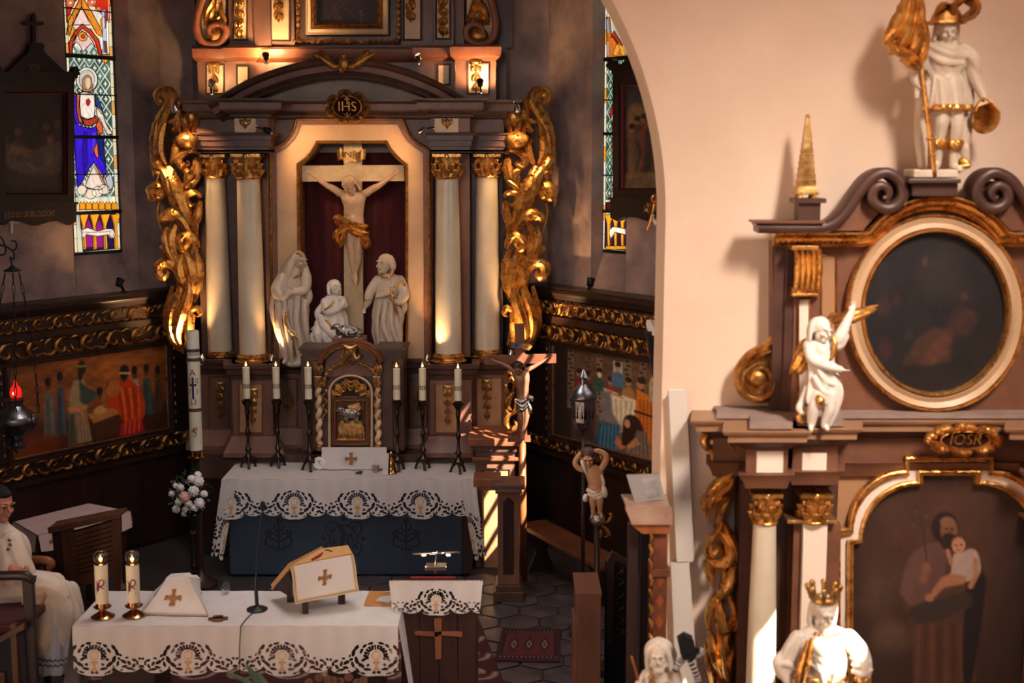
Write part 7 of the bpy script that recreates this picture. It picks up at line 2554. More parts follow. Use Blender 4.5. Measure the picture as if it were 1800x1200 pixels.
 # stations of the cross
MAHOG=mat('dark_mahogany',S(34,20,20),.5,var=.4,col2=S(22,14,15),scale=6,bump=.06)
def station(wall,cx,hw,yt,yb,label,painter,cap,capx,numeral=None,cross=False,name='station_picture'):
 m=pm(wall,.02)
 u,z=wall.inv(cx,(yt+yb)/2,.02)
 r=thing(name,label,'picture',wall.m(u,wall.inv(cx,yb,.02)[1],.03))
 H=yb-yt
 L_,R_=cx-hw,cx+hw
 mb=MB()
 mb.ring([(L_,yt),(R_,yt),(R_,yb-H*.13),(L_,yb-H*.13)],[(L_+11,yt+32),(R_-11,yt+32),(R_-11,yb-H*.20),(L_+11,yb-H*.20)],m,0.0,.07)
 mb.build('frame',MAHOG,r,smooth=0)
 mb=MB()
 P4=[(L_+11,yt+32),(R_-11,yt+32),(R_-11,yb-H*.20),(L_+11,yb-H*.20)]
 mb.sweep(P4,[(0,.0),(0,.05),(1.5,.06),(3,.03),(3,0)],m,closed=True)
 mb.build('red_slip',mat('red_slip',S(86,22,24),.5),r,smooth=0)
 mb=MB()
 for(e,y0,y1,c)in((5,yt-3,yt+3,.12),(3,yt+3,yt+8,.10),(0,yt+8,yt+14,.085)):
  mb.prism([(L_-e,y0),(R_+e,y0),(R_+e,y1),(L_-e,y1)],m,0,c)
 q=mb.build('cornice',MAHOG,r,smooth=0)
 q['kind']='stuff'
 for x in(L_-1,R_+1):
  mb=MB()
  mb.prism([(x-5,yt-3),(x-5,yt-8),(x-2,yt-13),(x+2,yt-13),(x+5,yt-8),(x+5,yt-3)],m,.02,.09)
  mb.build('corner_knob',MAHOG,r,smooth=0)
 mb=MB()
 yc=yb-H*.13
 low=[(L_-3,yc-4),(R_+3,yc-4),(R_+3,yb-6),(R_-8,yb),(R_-22,yb-8),(cx+22,yb-6),(cx,yb+1),(cx-22,yb-6),(L_+22,yb-8),(L_+8,yb),(L_-3,yb-6)]
 mb.prism(low,m,0,.08)
 mb.build('caption_board',MAHOG,r,smooth=0)
 mb=MB()
 mb.prism([(L_-4,yc-6),(R_+4,yc-6),(R_+4,yc-2),(L_-4,yc-2)],m,0,.10)
 mb.build('ledge',MAHOG,r,smooth=0)
 uc,zc=wall.inv(capx,yb-H*.13+16,.10)
 sg=-1 if wall is WLF else 1
 text('lettering',cap,.080,mat('faded_gilt_letters',S(150,106,66),.5,.4),lambda a,b,c:wall.m(uc+sg*a,zc+b,.103+c),r,depth=.003,sx=.54)
 mb=MB()
 mb.prism([(cx-hw*.8,yt-2),(cx-hw*.72,yt-6),(cx-16,yt-36),(cx-12,yt-44),(cx+12,yt-44),(cx+16,yt-36),(cx+hw*.72,yt-6),(cx+hw*.8,yt-2)],m,0,.07)
 mb.prism([(cx-12,yt-44),(cx-13,yt-50),(cx-7,yt-54),(cx+7,yt-54),(cx+13,yt-50),(cx+12,yt-44)],m,0,.08)
 q=mb.build('pediment',MAHOG,r,smooth=0)
 q['kind']='stuff'
 if numeral:
  un,zn=wall.inv(cx+5,yt-10,.10)
  text('numeral',numeral,.115,mat('dull_gilt_numeral',S(124,84,48),.5,.4),lambda a,b,c:wall.m(un+sg*a,zn+b,.092+c),r,depth=.003,sx=.75)
 if cross:
  mb=MB()
  x,y=cx-3,yt-88
  mb.prism([(x-3,yt-52),(x-3,y+2),(x-14,y+3),(x-18,y),(x-14,y-4),(x-3,y-3),(x-3,y-14),(x,y-19),(x+3,y-14),(x+3,y-3),(x+14,y-4),(x+18,y),(x+14,y+3),(x+3,y+2),(x+3,yt-52)],m,.02,.06)
  mb.build('top_cross',MAHOG,r,smooth=0)
 painter(r,m,L_+11,yt+32,R_-11,yb-H*.20)
 return r
def paint_tomb(r,m,x0,y0,x1,y1):
 c=Canvas(120,150,x0,y0,x1,y1,(24,20,24))
 c.ell(50,190,60,50,(34,28,32),.9)
 for(x,y,col)in((30,232,(70,50,42)),(60,214,(40,32,36)),(80,224,(66,48,40)),(100,218,(60,44,38)),(8,246,(46,38,38)),(88,246,(80,60,54))):
  c.poly([(x-12,y+60),(x-8,y+16),(x,y+8),(x+9,y+18),(x+14,y+60)],tuple(v*.72 for v in col),6)
  c.ell(x,y,6,8,tuple(v*1.1 for v in col),.4)
 c.poly([(-4,262),(20,252),(60,262),(96,250),(110,262),(104,300),(60,312),(10,290)],(70,62,60),6,curved=True)
 c.poly([(20,256),(52,266),(46,276),(14,268)],(110,84,70),4)
 c.line([(40,282),(64,300),(90,280)],4,(86,76,72),4)
 c.ell(50,322,60,16,(42,34,34),.8)
 c.mottled(.3,5,(8,24))
 c.mesh('painted_panel',PAINT,lambda x,y:m(x,y,.012),r)
def paint_fall(r,m,x0,y0,x1,y1):
 c=Canvas(110,150,x0,y0,x1,y1,(46,38,42))
 c.poly([(x0,y0),(x1,y0),(x1,205),(x0,190)],(48,46,56),8)
 c.poly([(1104,196),(1118,180),(1136,190),(1150,182),(x1,190),(x1,236),(1104,240)],(104,80,62),8)
 for(x,y,col,h)in((1113,226,(92,64,48),80),(1122,212,(70,62,60),90),(1134,208,(96,44,36),96),(1142,216,(40,36,40),90),(1154,212,(74,52,44),90),(1170,216,(60,50,60),80),(1190,210,(80,60,50),90)):
  c.poly([(x-8,y+h),(x-7,y+14),(x,y+6),(x+7,y+14),(x+9,y+h)],col,4)
  c.ell(x,y,5,7,(120,84,64),.4)
  c.ell(x,y-4,6,5,(34,24,22),.4)
 c.line([(1120,248),(1128,268),(1120,296)],5,(40,30,30),4)
 c.poly([(x0,306),(x1,300),(x1,y1),(x0,y1)],(112,86,66),8)
 c.line([(1130,300),(1150,280),(1160,310)],5,(44,34,34),4)
 c.mottled(.25,6,(8,24))
 c.mesh('painted_panel',PAINT,lambda x,y:m(x,y,.012),r)
station(WLF,57,66,130,395,'dark framed station picture numbered XIV with a cross on top, left of the left window',paint_tomb,'JEZUS DO GROBU ZŁOŻONY',53,'XIV',True)
station(WRT,1152,66,116,388,'dark framed station picture cut off by the arch, right of the right window',paint_fall,'JEZUS NA ŚMIERĆ SKAZANY',1165)
for(wall,x,y,lab)in((WLF,212,500,'small black floodlight on the sloping sill under the left window'),(WRT,1040,500,'small black floodlight on the sloping sill under the right window')):
 m=pm(wall,.10)
 b=wall.px(x+(6 if wall is WLF else-6),y+12,0,.10)
 r=thing('sill_floodlight',lab,'spotlight',b)
 mb=MB()
 mb.lathe(b,[(.04,-.03),(.04,0.0),(.012,.012)],12)
 mb.build('mount',IRON,r,smooth=.6)
 mb=MB()
 t=wall.px(x-2,y-4,0,.10)
 mb.tube([b,(Vector(b)+Vector(t))/2+Vector((0,-.01,.01)),t],.014,8)
 mb.build('arm',IRON,r,smooth=4)
 mb=MB()
 mb.lathe(t,[(.018,-.05),(.034,-.04),(.040,.03),(.046,.035),(.04,.04),(.001,.03)],14,axis=(.2,.5,.9))
 mb.build('lamp_head',IRON,r,smooth=.6)
m=pm(WLF,.0)
mb=MB()
mb.prism([(17,378),(20,378),(20,389),(31,390),(31,393),(20,392),(20,410),(17,410),(17,392),(7,391),(7,388),(17,389)],m,.025,.005)
tag(mb.build('wall_cross',mat('white_enamel'),smooth=0),'small white cross on the wall below the XIV picture','cross')
# sanctuary lamp
YL=11.2
LM=thing('sanctuary_lamp','silver sanctuary lamp with a red light hanging on three chains at the left edge','lamp',P(30,790,YL))
f=Fig(YL)
kl=f.k
mb=MB()
f.limb([(-60,432,0),(-20,430,0),(8,432,0),(22,440,0),(29,434,0),(27,424,0),(20,424,0)],[2,2,1.8,1.8,1.6,1.4,1.2],7,n=40,mb=mb)
f.limb([(-60,470,0),(-20,446,0),(4,448,0),(10,440,0),(4,420,0),(-8,412,0)],[1.6]*6,7,n=36,mb=mb)
mb.tube([f.J(-60,432),(eL[0]+.01,YL,f.J(-60,432).z)],.009,6)
q=mb.build('wall_bracket',IRON,LM,smooth=4)
q['kind']='stuff'
mb=MB()
f.limb([(22,440,0),(25,448,0),(23,456,0),(18,452,0),(20,462,0),(22,470,0)],[1.6]*6,7,n=26,mb=mb)
mb.build('hook',IRON,LM,smooth=4)
mb=MB()
mb.lathe(f.J(22,474),[(.001,8*kl),(3*kl,8*kl),(6*kl,4*kl),(14*kl,0),(16*kl,-2*kl),(13*kl,-3*kl),(.001,-2*kl)],18)
mb.build('crown_cap',IRON,LM,smooth=.6)
LINK=None
for(a,b,d)in(((10,478,3),(-8,728,14),0),((24,478,4),(34,728,20),1),((34,478,2),(66,728,-6),2)):
 ch=node('chain',LM)
 n=14
 for i in range(n):
  t0,t1=i/n,(i+1.25)/n
  sag=lambda t:6*math.sin(t*PI)*(1 if d==2 else-1 if d==0 else .3)
  A=f.J(a[0]+(b[0]-a[0])*t0+sag(t0),a[1]+(b[1]-a[1])*t0,a[2]+(b[2]-a[2])*t0)
  B=f.J(a[0]+(b[0]-a[0])*min(1,t1)+sag(min(1,t1)),a[1]+(b[1]-a[1])*min(1,t1),a[2]+(b[2]-a[2])*min(1,t1))
  ax=(B-A)
  le=ax.length/2
  ax=ax.normalized()
  sd=Vector((1,0,0))if i%2 else Vector((0,1,0))
  sd=(sd-ax*sd.dot(ax)).normalized()
  c_=(A+B)/2
  pts=[c_+ax*le*.98*math.sin(w_)+sd*2.4*kl*math.cos(w_)for w_ in[j*2*PI/10 for j in range(11)]]
  mb=MB()
  mb.tube(pts,.75*kl,5,cap=False)
  mb.build('chain_link',IRON,ch,smooth=4)
mb=MB()
mb.lathe(f.J(30,790),[(2*kl,-6*kl),(6*kl,0),(16*kl,4*kl),(18*kl,10*kl),(10*kl,16*kl),(12*kl,22*kl),(28*kl,34*kl),(38*kl,48*kl),(40*kl,56*kl),(36*kl,64*kl),(22*kl,72*kl),(15*kl,80*kl),(17*kl,88*kl),(18*kl,92*kl),(12*kl,92*kl)],28,fn=lambda a,z:1+.02*math.cos(12*a))
mb.build('silver_bowl',PEWTER,LM,smooth=.8)
for i in range(3):
 a=i*2*PI/3+.4
 mb=MB()
 p=f.J(30+36*math.cos(a),736,36*math.sin(a))
 mb.ell(p,(5*kl,5*kl,9*kl),seg=10,rings=8)
 mb.ell(p+Vector((0,0,9*kl)),3.4*kl,seg=8,rings=6)
 mb.build('cherub_boss',PEWTER,LM,smooth=4)
RED=mat('red_glass',S(220,20,20),.1,emit=(1.0,.02,.015),estr=.9)
mb=MB()
mb.lathe(f.J(28,698),[(9*kl,0),(10.5*kl,8*kl),(8.5*kl,17*kl),(4*kl,22*kl),(2*kl,30*kl),(.5*kl,31*kl)],18)
mb.build('red_light',RED,LM,smooth=.8)
mb=MB()
mb.ell(f.J(27,690,9),(2.4*kl,2*kl,3.2*kl),seg=8,rings=6)
mb.build('lit_wick',mat('red_flame',(1,.3,.1),.5,emit=(1,.35,.1),estr=6),LM,smooth=4)
# paschal candle and flower stand
YP=12.95
xp=X_(342,690,YP)
kp=YP/F
PS=thing('candle_stand','dark turned stand with a brass cup carrying the tall painted candle','candle stand',(xp,YP,0))
zc=Z_(790,YP)
mb=MB()
mb.lathe((xp,YP,0),[(.17,0),(.17,.03),(.12,.06),(.05,.12),(.03,.2),(.045,.3),(.03,.36),(.026,.6),(.04,.68),(.03,.74),(.03,zc-.26),(.05,zc-.2),(.03,zc-.14),(.04,zc-.1),(.05,zc-.085)],20)
mb.build('turned_post',DWOOD,PS,smooth=.7)
mb=MB()
mb.lathe((xp,YP,0),[(.07,zc-.085),(.085,zc-.075),(.075,zc-.065),(.064,zc-.06),(.068,zc-.012),(.062,zc-.008),(.001,zc-.008)],22)
mb.build('brass_cup',BRASS,PS,smooth=.6)
PC=thing('paschal_candle','tall ivory candle marked 2021 with alpha, omega and a purple cross, left of the altar','candle',(xp,YP,zc))
rc=11.3*kp
zt_p=Z_(581,YP)
mb=MB()
mb.lathe((xp,YP,0),[(rc,zc),(rc*1.0,(zc+zt_p)/2),(rc*.97,zt_p-.01),(rc*.9,zt_p),(rc*.3,zt_p-.004)],28)
mb.build('wax',mat('candle_cream',S(206,200,180),.4,var=.1),PC,smooth=.6)
cyl=lambda a,b,c:(xp+(rc+.001+c)*math.sin(a/rc),YP-(rc+.001+c)*math.cos(a/rc),b)
PRED=mat('red_wax_print',S(150,40,28),.5)
PPUR=mat('purple_wax_print',S(44,30,70),.5)
DGR=mat('dark_wax_print',S(66,60,54),.5)
for(s_,dx,y,sz,mt)in(('A',0,654,.095,PRED),('2',-.039,668,.075,PRED),('0',.039,668,.075,PRED),('2',-.039,687,.075,PRED),('1',.039,687,.075,PRED),('Ω',0,705,.085,PRED)):
 zz=Z_(y,YP)
 text('lettering',s_,sz,mt,lambda a,b,c,dx=dx,zz=zz:cyl(a+dx,zz+b,c*.3),PC,depth=.004)
mb=MB()
zz0,zz1=Z_(699,YP),Z_(661,YP)
mb.prism([(-.010,zz0),(.010,zz0),(.010,zz1),(-.010,zz1)],cyl,0,.003)
zz=Z_(675,YP)
mb.prism([(-.034,zz-.01),(0,zz-.01),(.034,zz-.01),(.034,zz+.01),(0,zz+.01),(-.034,zz+.01)],cyl,0,.0035)
mb.build('purple_cross',PPUR,PC,smooth=0)
for(y0,y1,mt)in((612,618,DGR),(628,634,DGR),(620,623,mat('pale_band',S(150,146,140),.4)),(716,722,mat('brown_band',S(80,56,40),.5))):
 q=MB()
 za,zb=Z_(y1,YP),Z_(y0,YP)
 q.lathe((xp,YP,0),[(rc,za),(rc+.002,za),(rc+.002,zb),(rc,zb)],28,cap=False)
 q.build('painted_band',mt,PC,smooth=.6)
mb=MB()
za=Z_(758,YP)
mb.prism([(.028*math.cos(a),za+.05*math.sin(a))for a in[i*PI/6 for i in range(12)]],cyl,0,.002)
lb=mb.build('painted_lamb',mat('grey_print',S(150,146,146),.5),PC,smooth=0)
mb=MB()
mb.prism([(-.03,za+.0),(-.01,za+.03),(.022,za+.06),(.03,za+.02),(.01,za-.01)],cyl,0.001,.003)
mb.build('red_banner',PRED,PC,smooth=0)
YFl=12.55
xf=X_(338,900,YFl)
FS=thing('flower_stand','slim black and brass stand under the white flowers, left of the altar','plant stand',(xf,YFl,0))
zv=Z_(905,YFl)
mb=MB()
mb.lathe((xf,YFl,0),[(.15,0),(.15,.02),(.05,.06),(.022,.12),(.022,.3),(.035,.33),(.022,.36),(.022,zv-.12),(.034,zv-.09),(.034,zv-.03),(.06,zv)],18)
mb.build('post',IRON,FS,smooth=.7)
for y in(935,957,1002):
 mb=MB()
 zz=Z_(y,YFl)
 r_=.034 if y==935 else .03
 mb.lathe((xf,YFl,zz),[(.02,-.02),(r_,-.012),(r_+.003,0),(r_,.012),(.02,.02)]if y==935 else[(.02,-.004),(r_,-.004),(r_,.004),(.02,.004)],18)
 mb.build('brass_knop',BRASS,FS,smooth=.6)
FW=thing('flower_bouquet','round bouquet of white carnations with one pink rose, left of the altar','flowers',(xf,YFl,zv))
LEAFM=mat('dark_leaf',S(34,52,34),.5,var=.4,scale=20)
mb=MB()
mb.lathe((xf,YFl,zv),[(.05,0),(.09,.03),(.11,.07),(.09,.07),(.04,.03)],18)
mb.build('bowl',IRON,FW,smooth=.6)
rf=random.Random(5)
WFL=mat('white_petal',S(226,220,218),.7,var=.15,scale=30)
PFL=mat('pink_petal',S(214,170,152),.7,var=.2,scale=30)
spots=[(330,868,13,1),(345,858,12,0),(318,878,8,0),(354,880,12,0),(352,842,12,0),(340,838,9,0),(350,832,8,0),(305,864,7,0),(362,864,8,0),(322,852,8,0),(312,892,9,0),(330,892,8,0),(345,888,9,0),(312,850,6,0),(336,880,9,0),(326,900,7,0)]
f=Fig(YFl)
for i,(x,y,r_,pink)in enumerate(spots):
 fl=MB()
 c_=f.J(x,y,22-.02*((x-335)**2+(y-865)**2)**1.0*.5)
 R=r_*f.k*.85
 for lay,(n,rr_,h)in enumerate(((9,1.0,.1),(8,.72,.35),(6,.45,.6),(3,.2,.75))):
  for j in range(n):
   a=2*PI*j/n+lay*.4+rf.uniform(-.1,.1)
   d=Vector((math.cos(a),-.35,math.sin(a)*.9))
   fl.ell(c_+Vector((math.cos(a)*R*rr_*.7,-R*h,math.sin(a)*R*rr_*.7)),(R*.34,R*.16,R*.34),Matrix.Rotation(rf.uniform(-.6,.6),3,'X')@Matrix.Rotation(a,3,'Y'),7,5)
 o=fl.build('flower_head',PFL if pink else WFL,FW,smooth=4)
 st=MB()
 st.tube([c_,(c_+Vector((xf,YFl,zv+.05)))/2+Vector((0,0,.02)),Vector((xf,YFl,zv+.04))],.004,5)
 st.build('stem',LEAFM,FW,smooth=4)
lf=MB()
for i in range(150):
 a,b=rf.uniform(0,2*PI),rf.uniform(.2,1)
 x,y=334+34*b*math.cos(a),864+40*b*math.sin(a)
 c_=f.J(x,y,rf.uniform(-14,14))
 d=Vector((math.cos(a)+rf.uniform(-.6,.6),rf.uniform(-.8,.3),-math.sin(a)+rf.uniform(-.6,.6))).normalized()
 s_=d.orthogonal().normalized()
 l_=rf.uniform(.03,.06)
 lf.add([c_,c_+d*l_*.5+s_*l_*.22,c_+d*l_,c_+d*l_*.5-s_*l_*.22],[(0,1,2,3)])
o=lf.build('foliage',LEAFM,FW,smooth=0)
o['kind']='stuff'
sp_=MB()
for i in range(90):
 a,b=rf.uniform(0,2*PI),rf.uniform(.3,1.05)
 sp_.ell(f.J(334+34*b*math.cos(a),866+38*b*math.sin(a),rf.uniform(4,22)),rf.uniform(.003,.006),seg=5,rings=4)
o=sp_.build('baby_breath',WFL,FW,smooth=4)
o['kind']='stuff'
# processional crucifix on its pole, right of the high altar
YC_=13.05
f=Fig(YC_)
PX=thing('processional_crucifix','wooden processional crucifix with a dark corpus on an orange pole, right of the altar','crucifix',(X_(918,900,YC_),YC_,0))
RWOOD=mat('red_brown_cross',S(122,70,46),.4,var=.4,col2=S(86,48,34),scale=6,bump=.05)
mp=flatmap(YC_+.03)
mb=MB()
mb.prism([(905,570),(921,570),(926,772),(911,772)],mp,0,-.04)
mb.build('upright_beam',RWOOD,PX,smooth=0,bevel=.004)
mb=MB()
mb.prism([(852,626),(977,623),(977,637),(852,640)],mp,.006,-.036)
mb.build('cross_beam',RWOOD,PX,smooth=0,bevel=.004)
mb=MB()
mb.prism([(899,602),(920,603),(920,612),(899,611)],mp,.02,.0)
mb.build('title_plate',PEWTER,PX,smooth=0)
mb=MB()
mb.prism([(918,603),(930,603),(936,608),(930,615),(918,613)],mp,.03,.01)
mb.build('scroll_end',GOLD2,PX,smooth=0)
mb=MB()
mb.prism([(893,768),(932,768),(932,774),(893,774)],mp,.05,-.08)
mb.build('foot_board',RWOOD,PX,smooth=0,bevel=.003)
mb=MB()
mb.tube([f.J(918,772,-2),(f.J(918,772).x+.015,YC_+.02,0.02)],.036,8)
mb.build('pole',OWOOD,PX,smooth=4)
for(sh,el,wr,sg)in(((905,652,4),(888,641,3),(868,633,3),-1),((925,650,4),(940,643,3),(962,630,3),1)):
 f.limb([sh,el,wr],[5,3.6,2.2])
 f.hand(wr,(sg*5,-2,1),(0,-1,0),L=9,curl=.6,side=sg)
f.robe([(915,650,3,11,6,2,0,0),(915,655,4,15,8,2,0,0),(917,666,5,14,9,2,0,0),(918,678,5,11.5,7.5,2,0,0),(920,690,5,10,6.5,2,0,0),(920,702,4,11.5,7.5,2,0,0),(920,712,4,10,6,2,0,0)],n=20)
L=f.head((910,645,11),11,yaw=-.3,pitch=-.6,roll=-.2,beard=True)
f.limb([(916,705,4),(915,722,7),(916,735,8),(917,752,4),(917,764,5)],[6.4,5.6,4.6,4.2,2.6])
f.limb([(926,705,4),(927,722,7),(925,735,8),(922,752,5),(919,764,7)],[6.4,5.6,4.6,4.2,2.6])
f.limb([(917,762,5),(917,770,8)],[3,2])
f.limb([(920,762,7),(920,770,10)],[3,2])
f.skin('corpus',mat('bronzed_flesh',S(150,104,80),.35,.25,var=.3,scale=20),PX,.0045,it=1)
h2=MB()
h_=Fig(YC_)
h_.mb=h2
h_.hair(L,11,.6,.12)
h_.skin('dark_hair',mat('dark_carved_hair',S(44,28,22),.5),PX,.0045,it=1)
mb=MB()
for(pts,w_)in(([(908,700),(916,704),(928,699)],9),([(908,706),(918,712),(930,703)],9),([(910,712),(918,718),(930,709)],8),([(926,698),(934,696),(936,704)],7),([(928,706),(932,718),(930,728)],8),([(910,708),(912,718),(918,722)],8)):
 mb.leaf(pts,w_,.03,lambda a,b,c:flatmap(YC_)(a,b,c+.04),n=12,lobes=2,lob=.1,basew=.7,tipw=.5)
mb.build('silver_loincloth',SILVER,PX,smooth=1.2)
st=[([(893,672),(900,664),(906,676),(898,690)],10,.04),([(888,676),(892,690),(902,700)],10,.04),([(904,688),(894,700),(892,714),(902,722)],11,.05),([(890,700),(888,716),(896,730)],9,.04),([(906,700),(908,716),(900,730)],9,.04,.02),([(902,724),(892,732),(890,746),(900,754),(908,746),(903,738)],11,.05),([(894,740),(890,752),(898,760)],8,.04),([(887,660),(894,654),(902,660)],8,.04)]
leafobj('gilt_rocaille',st,flatmap(13.5),HA,GOLD2)
# posts of the old altar rail on the right
def post(name,label,px0,px1,y0,y1,Y,d,z0=0.0,panelled=True):
 xm=(X_(px0,(y0+y1)/2,Y)+X_(px1,(y0+y1)/2,Y))/2
 hw=(X_(px1,(y0+y1)/2,Y)-X_(px0,(y0+y1)/2,Y))/2
 r=thing(name,label,'post',(xm,Y+d/2,z0))
 zt=Z_(y0,Y)
 mb=MB()
 mb.box(xm-hw*.72,xm+hw*.72,Y+.04,Y+d-.04,z0+.16,zt-.09)
 sh_=mb.build('shaft',BROWN,r,smooth=0,bevel=.008)
 for(zz0,zz1,e)in((z0,z0+.10,1.0),(z0+.10,z0+.16,.86)):
  mb=MB()
  mb.box(xm-hw*e,xm+hw*e,Y+.03*(1-e),Y+d-.03*(1-e),zz0,zz1)
  mb.build('base',BROWND,r,smooth=0,bevel=.008)
 for(zz0,zz1,e)in((zt-.09,zt-.05,.86),(zt-.05,zt,1.06)):
  mb=MB()
  mb.box(xm-hw*e,xm+hw*e,Y-.01,Y+d+.01,zz0,zz1)
  mb.build('cap',BROWND,r,smooth=0,bevel=.008)
 if panelled:
  mb=MB()
  a=hw*.36
  z1_,z2_=z0+.26,zt-.18
  mb.prism([(xm-a,z1_),(xm+a,z1_),(xm+a,z2_),(xm,z2_+.05),(xm-a,z2_)],lambda p,q,c:(p,Y+.04-c,q),.003,-.01)
  mb.build('dark_panel',DWOOD,sh_,smooth=0)
 return r
post('rail_post','brown wooden rail post with a dark sunk panel, right of the altar under the crucifix',867,921,851,1046,12.45,.34)
mb=MB()
mb.pbox(832,842,880,856,12.62,.3)
mb.pbox(838,856,874,862,12.66,.24)
p0=P(855,862,12.7)
rl=thing('rail_beam','short brown rail with a moulded edge running into the rail post','rail',(p0.x,12.77,p0.z))
mb.v=mb.v
mb.build('moulded_beam',BROWNR,rl,smooth=0,bevel=.006)
# long bench along the right wall
BN=thing('bench','plain brown wooden bench before the right panelling','bench',P(1005,985,11.9))
A,B=atz(935,915,.46),atz(1080,992,.46)
dv_=(B-A).normalized()
nv_=Vector((-dv_.y,dv_.x,0))
if nv_.y<0:
 nv_=-nv_
mb=MB()
mb.box(0,(B-A).length,-.16,.16,-.045,0,m=lambda a,b,c:tuple(A+dv_*a+nv_*b+Vector((0,0,c))))
mb.build('seat',mat('bench_wood',S(112,66,42),.35,var=.4,col2=S(80,46,32),scale=6,bump=.06),BN,smooth=0,bevel=.006)
for t in(.12,.85):
 mb=MB()
 c_=A+dv_*(B-A).length*t
 prof=[(-.15,0),(.15,0),(.10,.10),(.06,.2),(.10,.34),(.15,.415),(-.15,.415),(-.10,.34),(-.06,.2),(-.10,.10)]
 mb.prism(prof,lambda a,b,c:tuple(Vector((c_.x,c_.y,0))+nv_*a+dv_*c+Vector((0,0,b))),-.025,.025)
 mb.build('leg',DWOOD,BN,smooth=0)
 # child figure on a staff
YB2=10.7
f=Fig(YB2)
BY=thing('staff_figure','small painted child figure with raised arms standing on a silver globe atop a dark staff','statue',(X_(1050,1000,YB2),YB2,0))
L=f.head((1033,803,8),17,yaw=-.1,pitch=-.25,roll=-.1)
f.robe([(1040,816,2,8,7,2,0,0),(1042,824,3,17,9,2,0,0),(1045,836,4,16,10,2,0,0),(1047,848,5,14,10,2,0,0),(1047,858,5,15,10,2,0,0),(1047,870,4,13,9,2,0,0)],n=18)
f.ball((1046,846,11),(9,5,9))
f.limb([(1028,824,3),(1018,822,4),(1011,812,4),(1018,798,6),(1026,793,8)],[6,6,5.5,4.6,3.4])
f.limb([(1056,824,3),(1063,812,3),(1064,799,4),(1052,791,6),(1040,791,8)],[6,6,5.5,4.6,3.4])
f.hand((1026,793,8),(7,-2,2),(0,0,-1),L=9,curl=.5)
f.hand((1040,791,8),(-7,0,2),(0,0,-1),L=9,curl=.5,side=-1)
f.limb([(1042,862,5),(1041,878,7),(1042,890,5),(1042,902,4)],[7,6.4,5,3.6])
f.limb([(1053,862,5),(1054,878,7),(1054,890,5),(1055,902,4)],[7,6.4,5,3.6])
f.limb([(1042,902,4),(1040,906,11)],[3.8,2.6])
f.limb([(1055,902,4),(1057,906,11)],[3.8,2.6])
f.skin('painted_body',mat('painted_flesh',S(196,150,112),.4,var=.25,scale=14),BY,.0042,it=1)
g_=Fig(YB2)
g_.hair(L,17,.35,.12,vol=1.02)
g_.skin('brown_hair',mat('brown_carved_hair',S(74,52,36),.5,bump=.2),BY,.0042,it=1)
mb=MB()
for sx in(1,-1):
 mb.ell(L(sx*.27,-.76,.03),.0055,seg=6,rings=5)
mb_=mb.build('dark_eyes',BLACK,BY,smooth=4)
mb_['kind']='stuff'
mb=MB()
for(pts,w_)in(([(1030,858),(1044,862),(1060,852)],9),([(1032,864),(1046,868),(1062,858)],10),([(1030,866),(1028,874),(1032,878)],9),([(1058,850),(1062,862),(1064,872)],10),([(1036,868),(1050,872),(1062,864)],8),([(1056,832),(1060,844),(1060,856)],6)):
 mb.leaf(pts,w_,.02,lambda a,b,c:flatmap(YB2)(a,b,c+.04),n=12,lobes=2,lob=.1,basew=.7,tipw=.5)
mb.build('white_loincloth',STATUE,BY,smooth=1.2)
mb=MB()
f.limb([(1022,808,10),(1026,818,12),(1030,828,10)],[3,4,2],mb=mb)
mb.build('white_scarf',STATUE,BY,smooth=4)
mb=MB()
mb.ell(f.J(1050,912),14*f.k,seg=18,rings=12)
mb.build('silver_globe',SILVER,BY,smooth=4)
mb=MB()
for a in range(3):
 mb.ell(f.J(1050+8*math.cos(a*2.4),911+8*math.sin(a*2.4),8),1.8*f.k,seg=6,rings=5)
q=mb.build('globe_studs',IRON,BY,smooth=4)
q['kind']='stuff'
leafobj('gilt_scroll',[([(1060,920),(1070,914),(1074,904),(1068,902)],6,.02),([(1058,924),(1066,930),(1070,940),(1062,944)],7,.02),([(1052,926),(1056,938),(1050,946)],7,.02)],flatmap(YB2),BY,GOLD2,n=10)
mb=MB()
b_=f.J(1050,922)
mb.tube([b_,(b_.x,YB2,.02)],[.028,.024],10)
for i in range(20):
 mb.ell((b_.x+.024*math.cos(i*1.9),YB2-.01,.3+i*.11),.010,seg=6,rings=4)
q=mb.build('staff',DWOOD,BY,smooth=4)
q['kind']='stuff'
mb=MB()
mb.box(b_.x-.12,b_.x+.12,YB2-.12,YB2+.12,0,.06)
mb.build('foot',DWOOD,BY,smooth=0,bevel=.01)
YLn=11.6
f=Fig(YLn)
LN=thing('processional_lantern','dark metal processional lantern on a pole in front of the supper painting','lantern',(X_(1025,800,YLn),YLn,0))
k_=f.k
c_=f.J(1025,752)
mb=MB()
mb.lathe(c_,[(6*k_,-4*k_),(15*k_,2*k_),(19*k_,12*k_),(21*k_,50*k_),(22*k_,54*k_),(21*k_,56*k_),(.001,56*k_)],8)
mb.build('body',PEWTER,LN,smooth=0)
mb=MB()
mb.lathe(c_,[(25*k_,55*k_),(25*k_,58*k_),(19*k_,68*k_),(9*k_,78*k_),(7*k_,80*k_),(7*k_,90*k_),(11*k_,92*k_),(5*k_,102*k_),(1*k_,106*k_)],20)
mb.build('domed_lid',PEWTER,LN,smooth=.6)
for i in range(8):
 a=i*PI/4
 mb=MB()
 mb.box(-4*k_,4*k_,-.002,.002,0,22*k_,m=lambda a_,b_,cc,a=a:tuple(c_+Vector((math.cos(a)*19*k_-math.sin(a)*a_,math.sin(a)*19*k_+math.cos(a)*a_,20*k_+cc))))
 mb.build('pane',mat('dark_pane',S(40,40,46),.15),LN,smooth=0)
mb=MB()
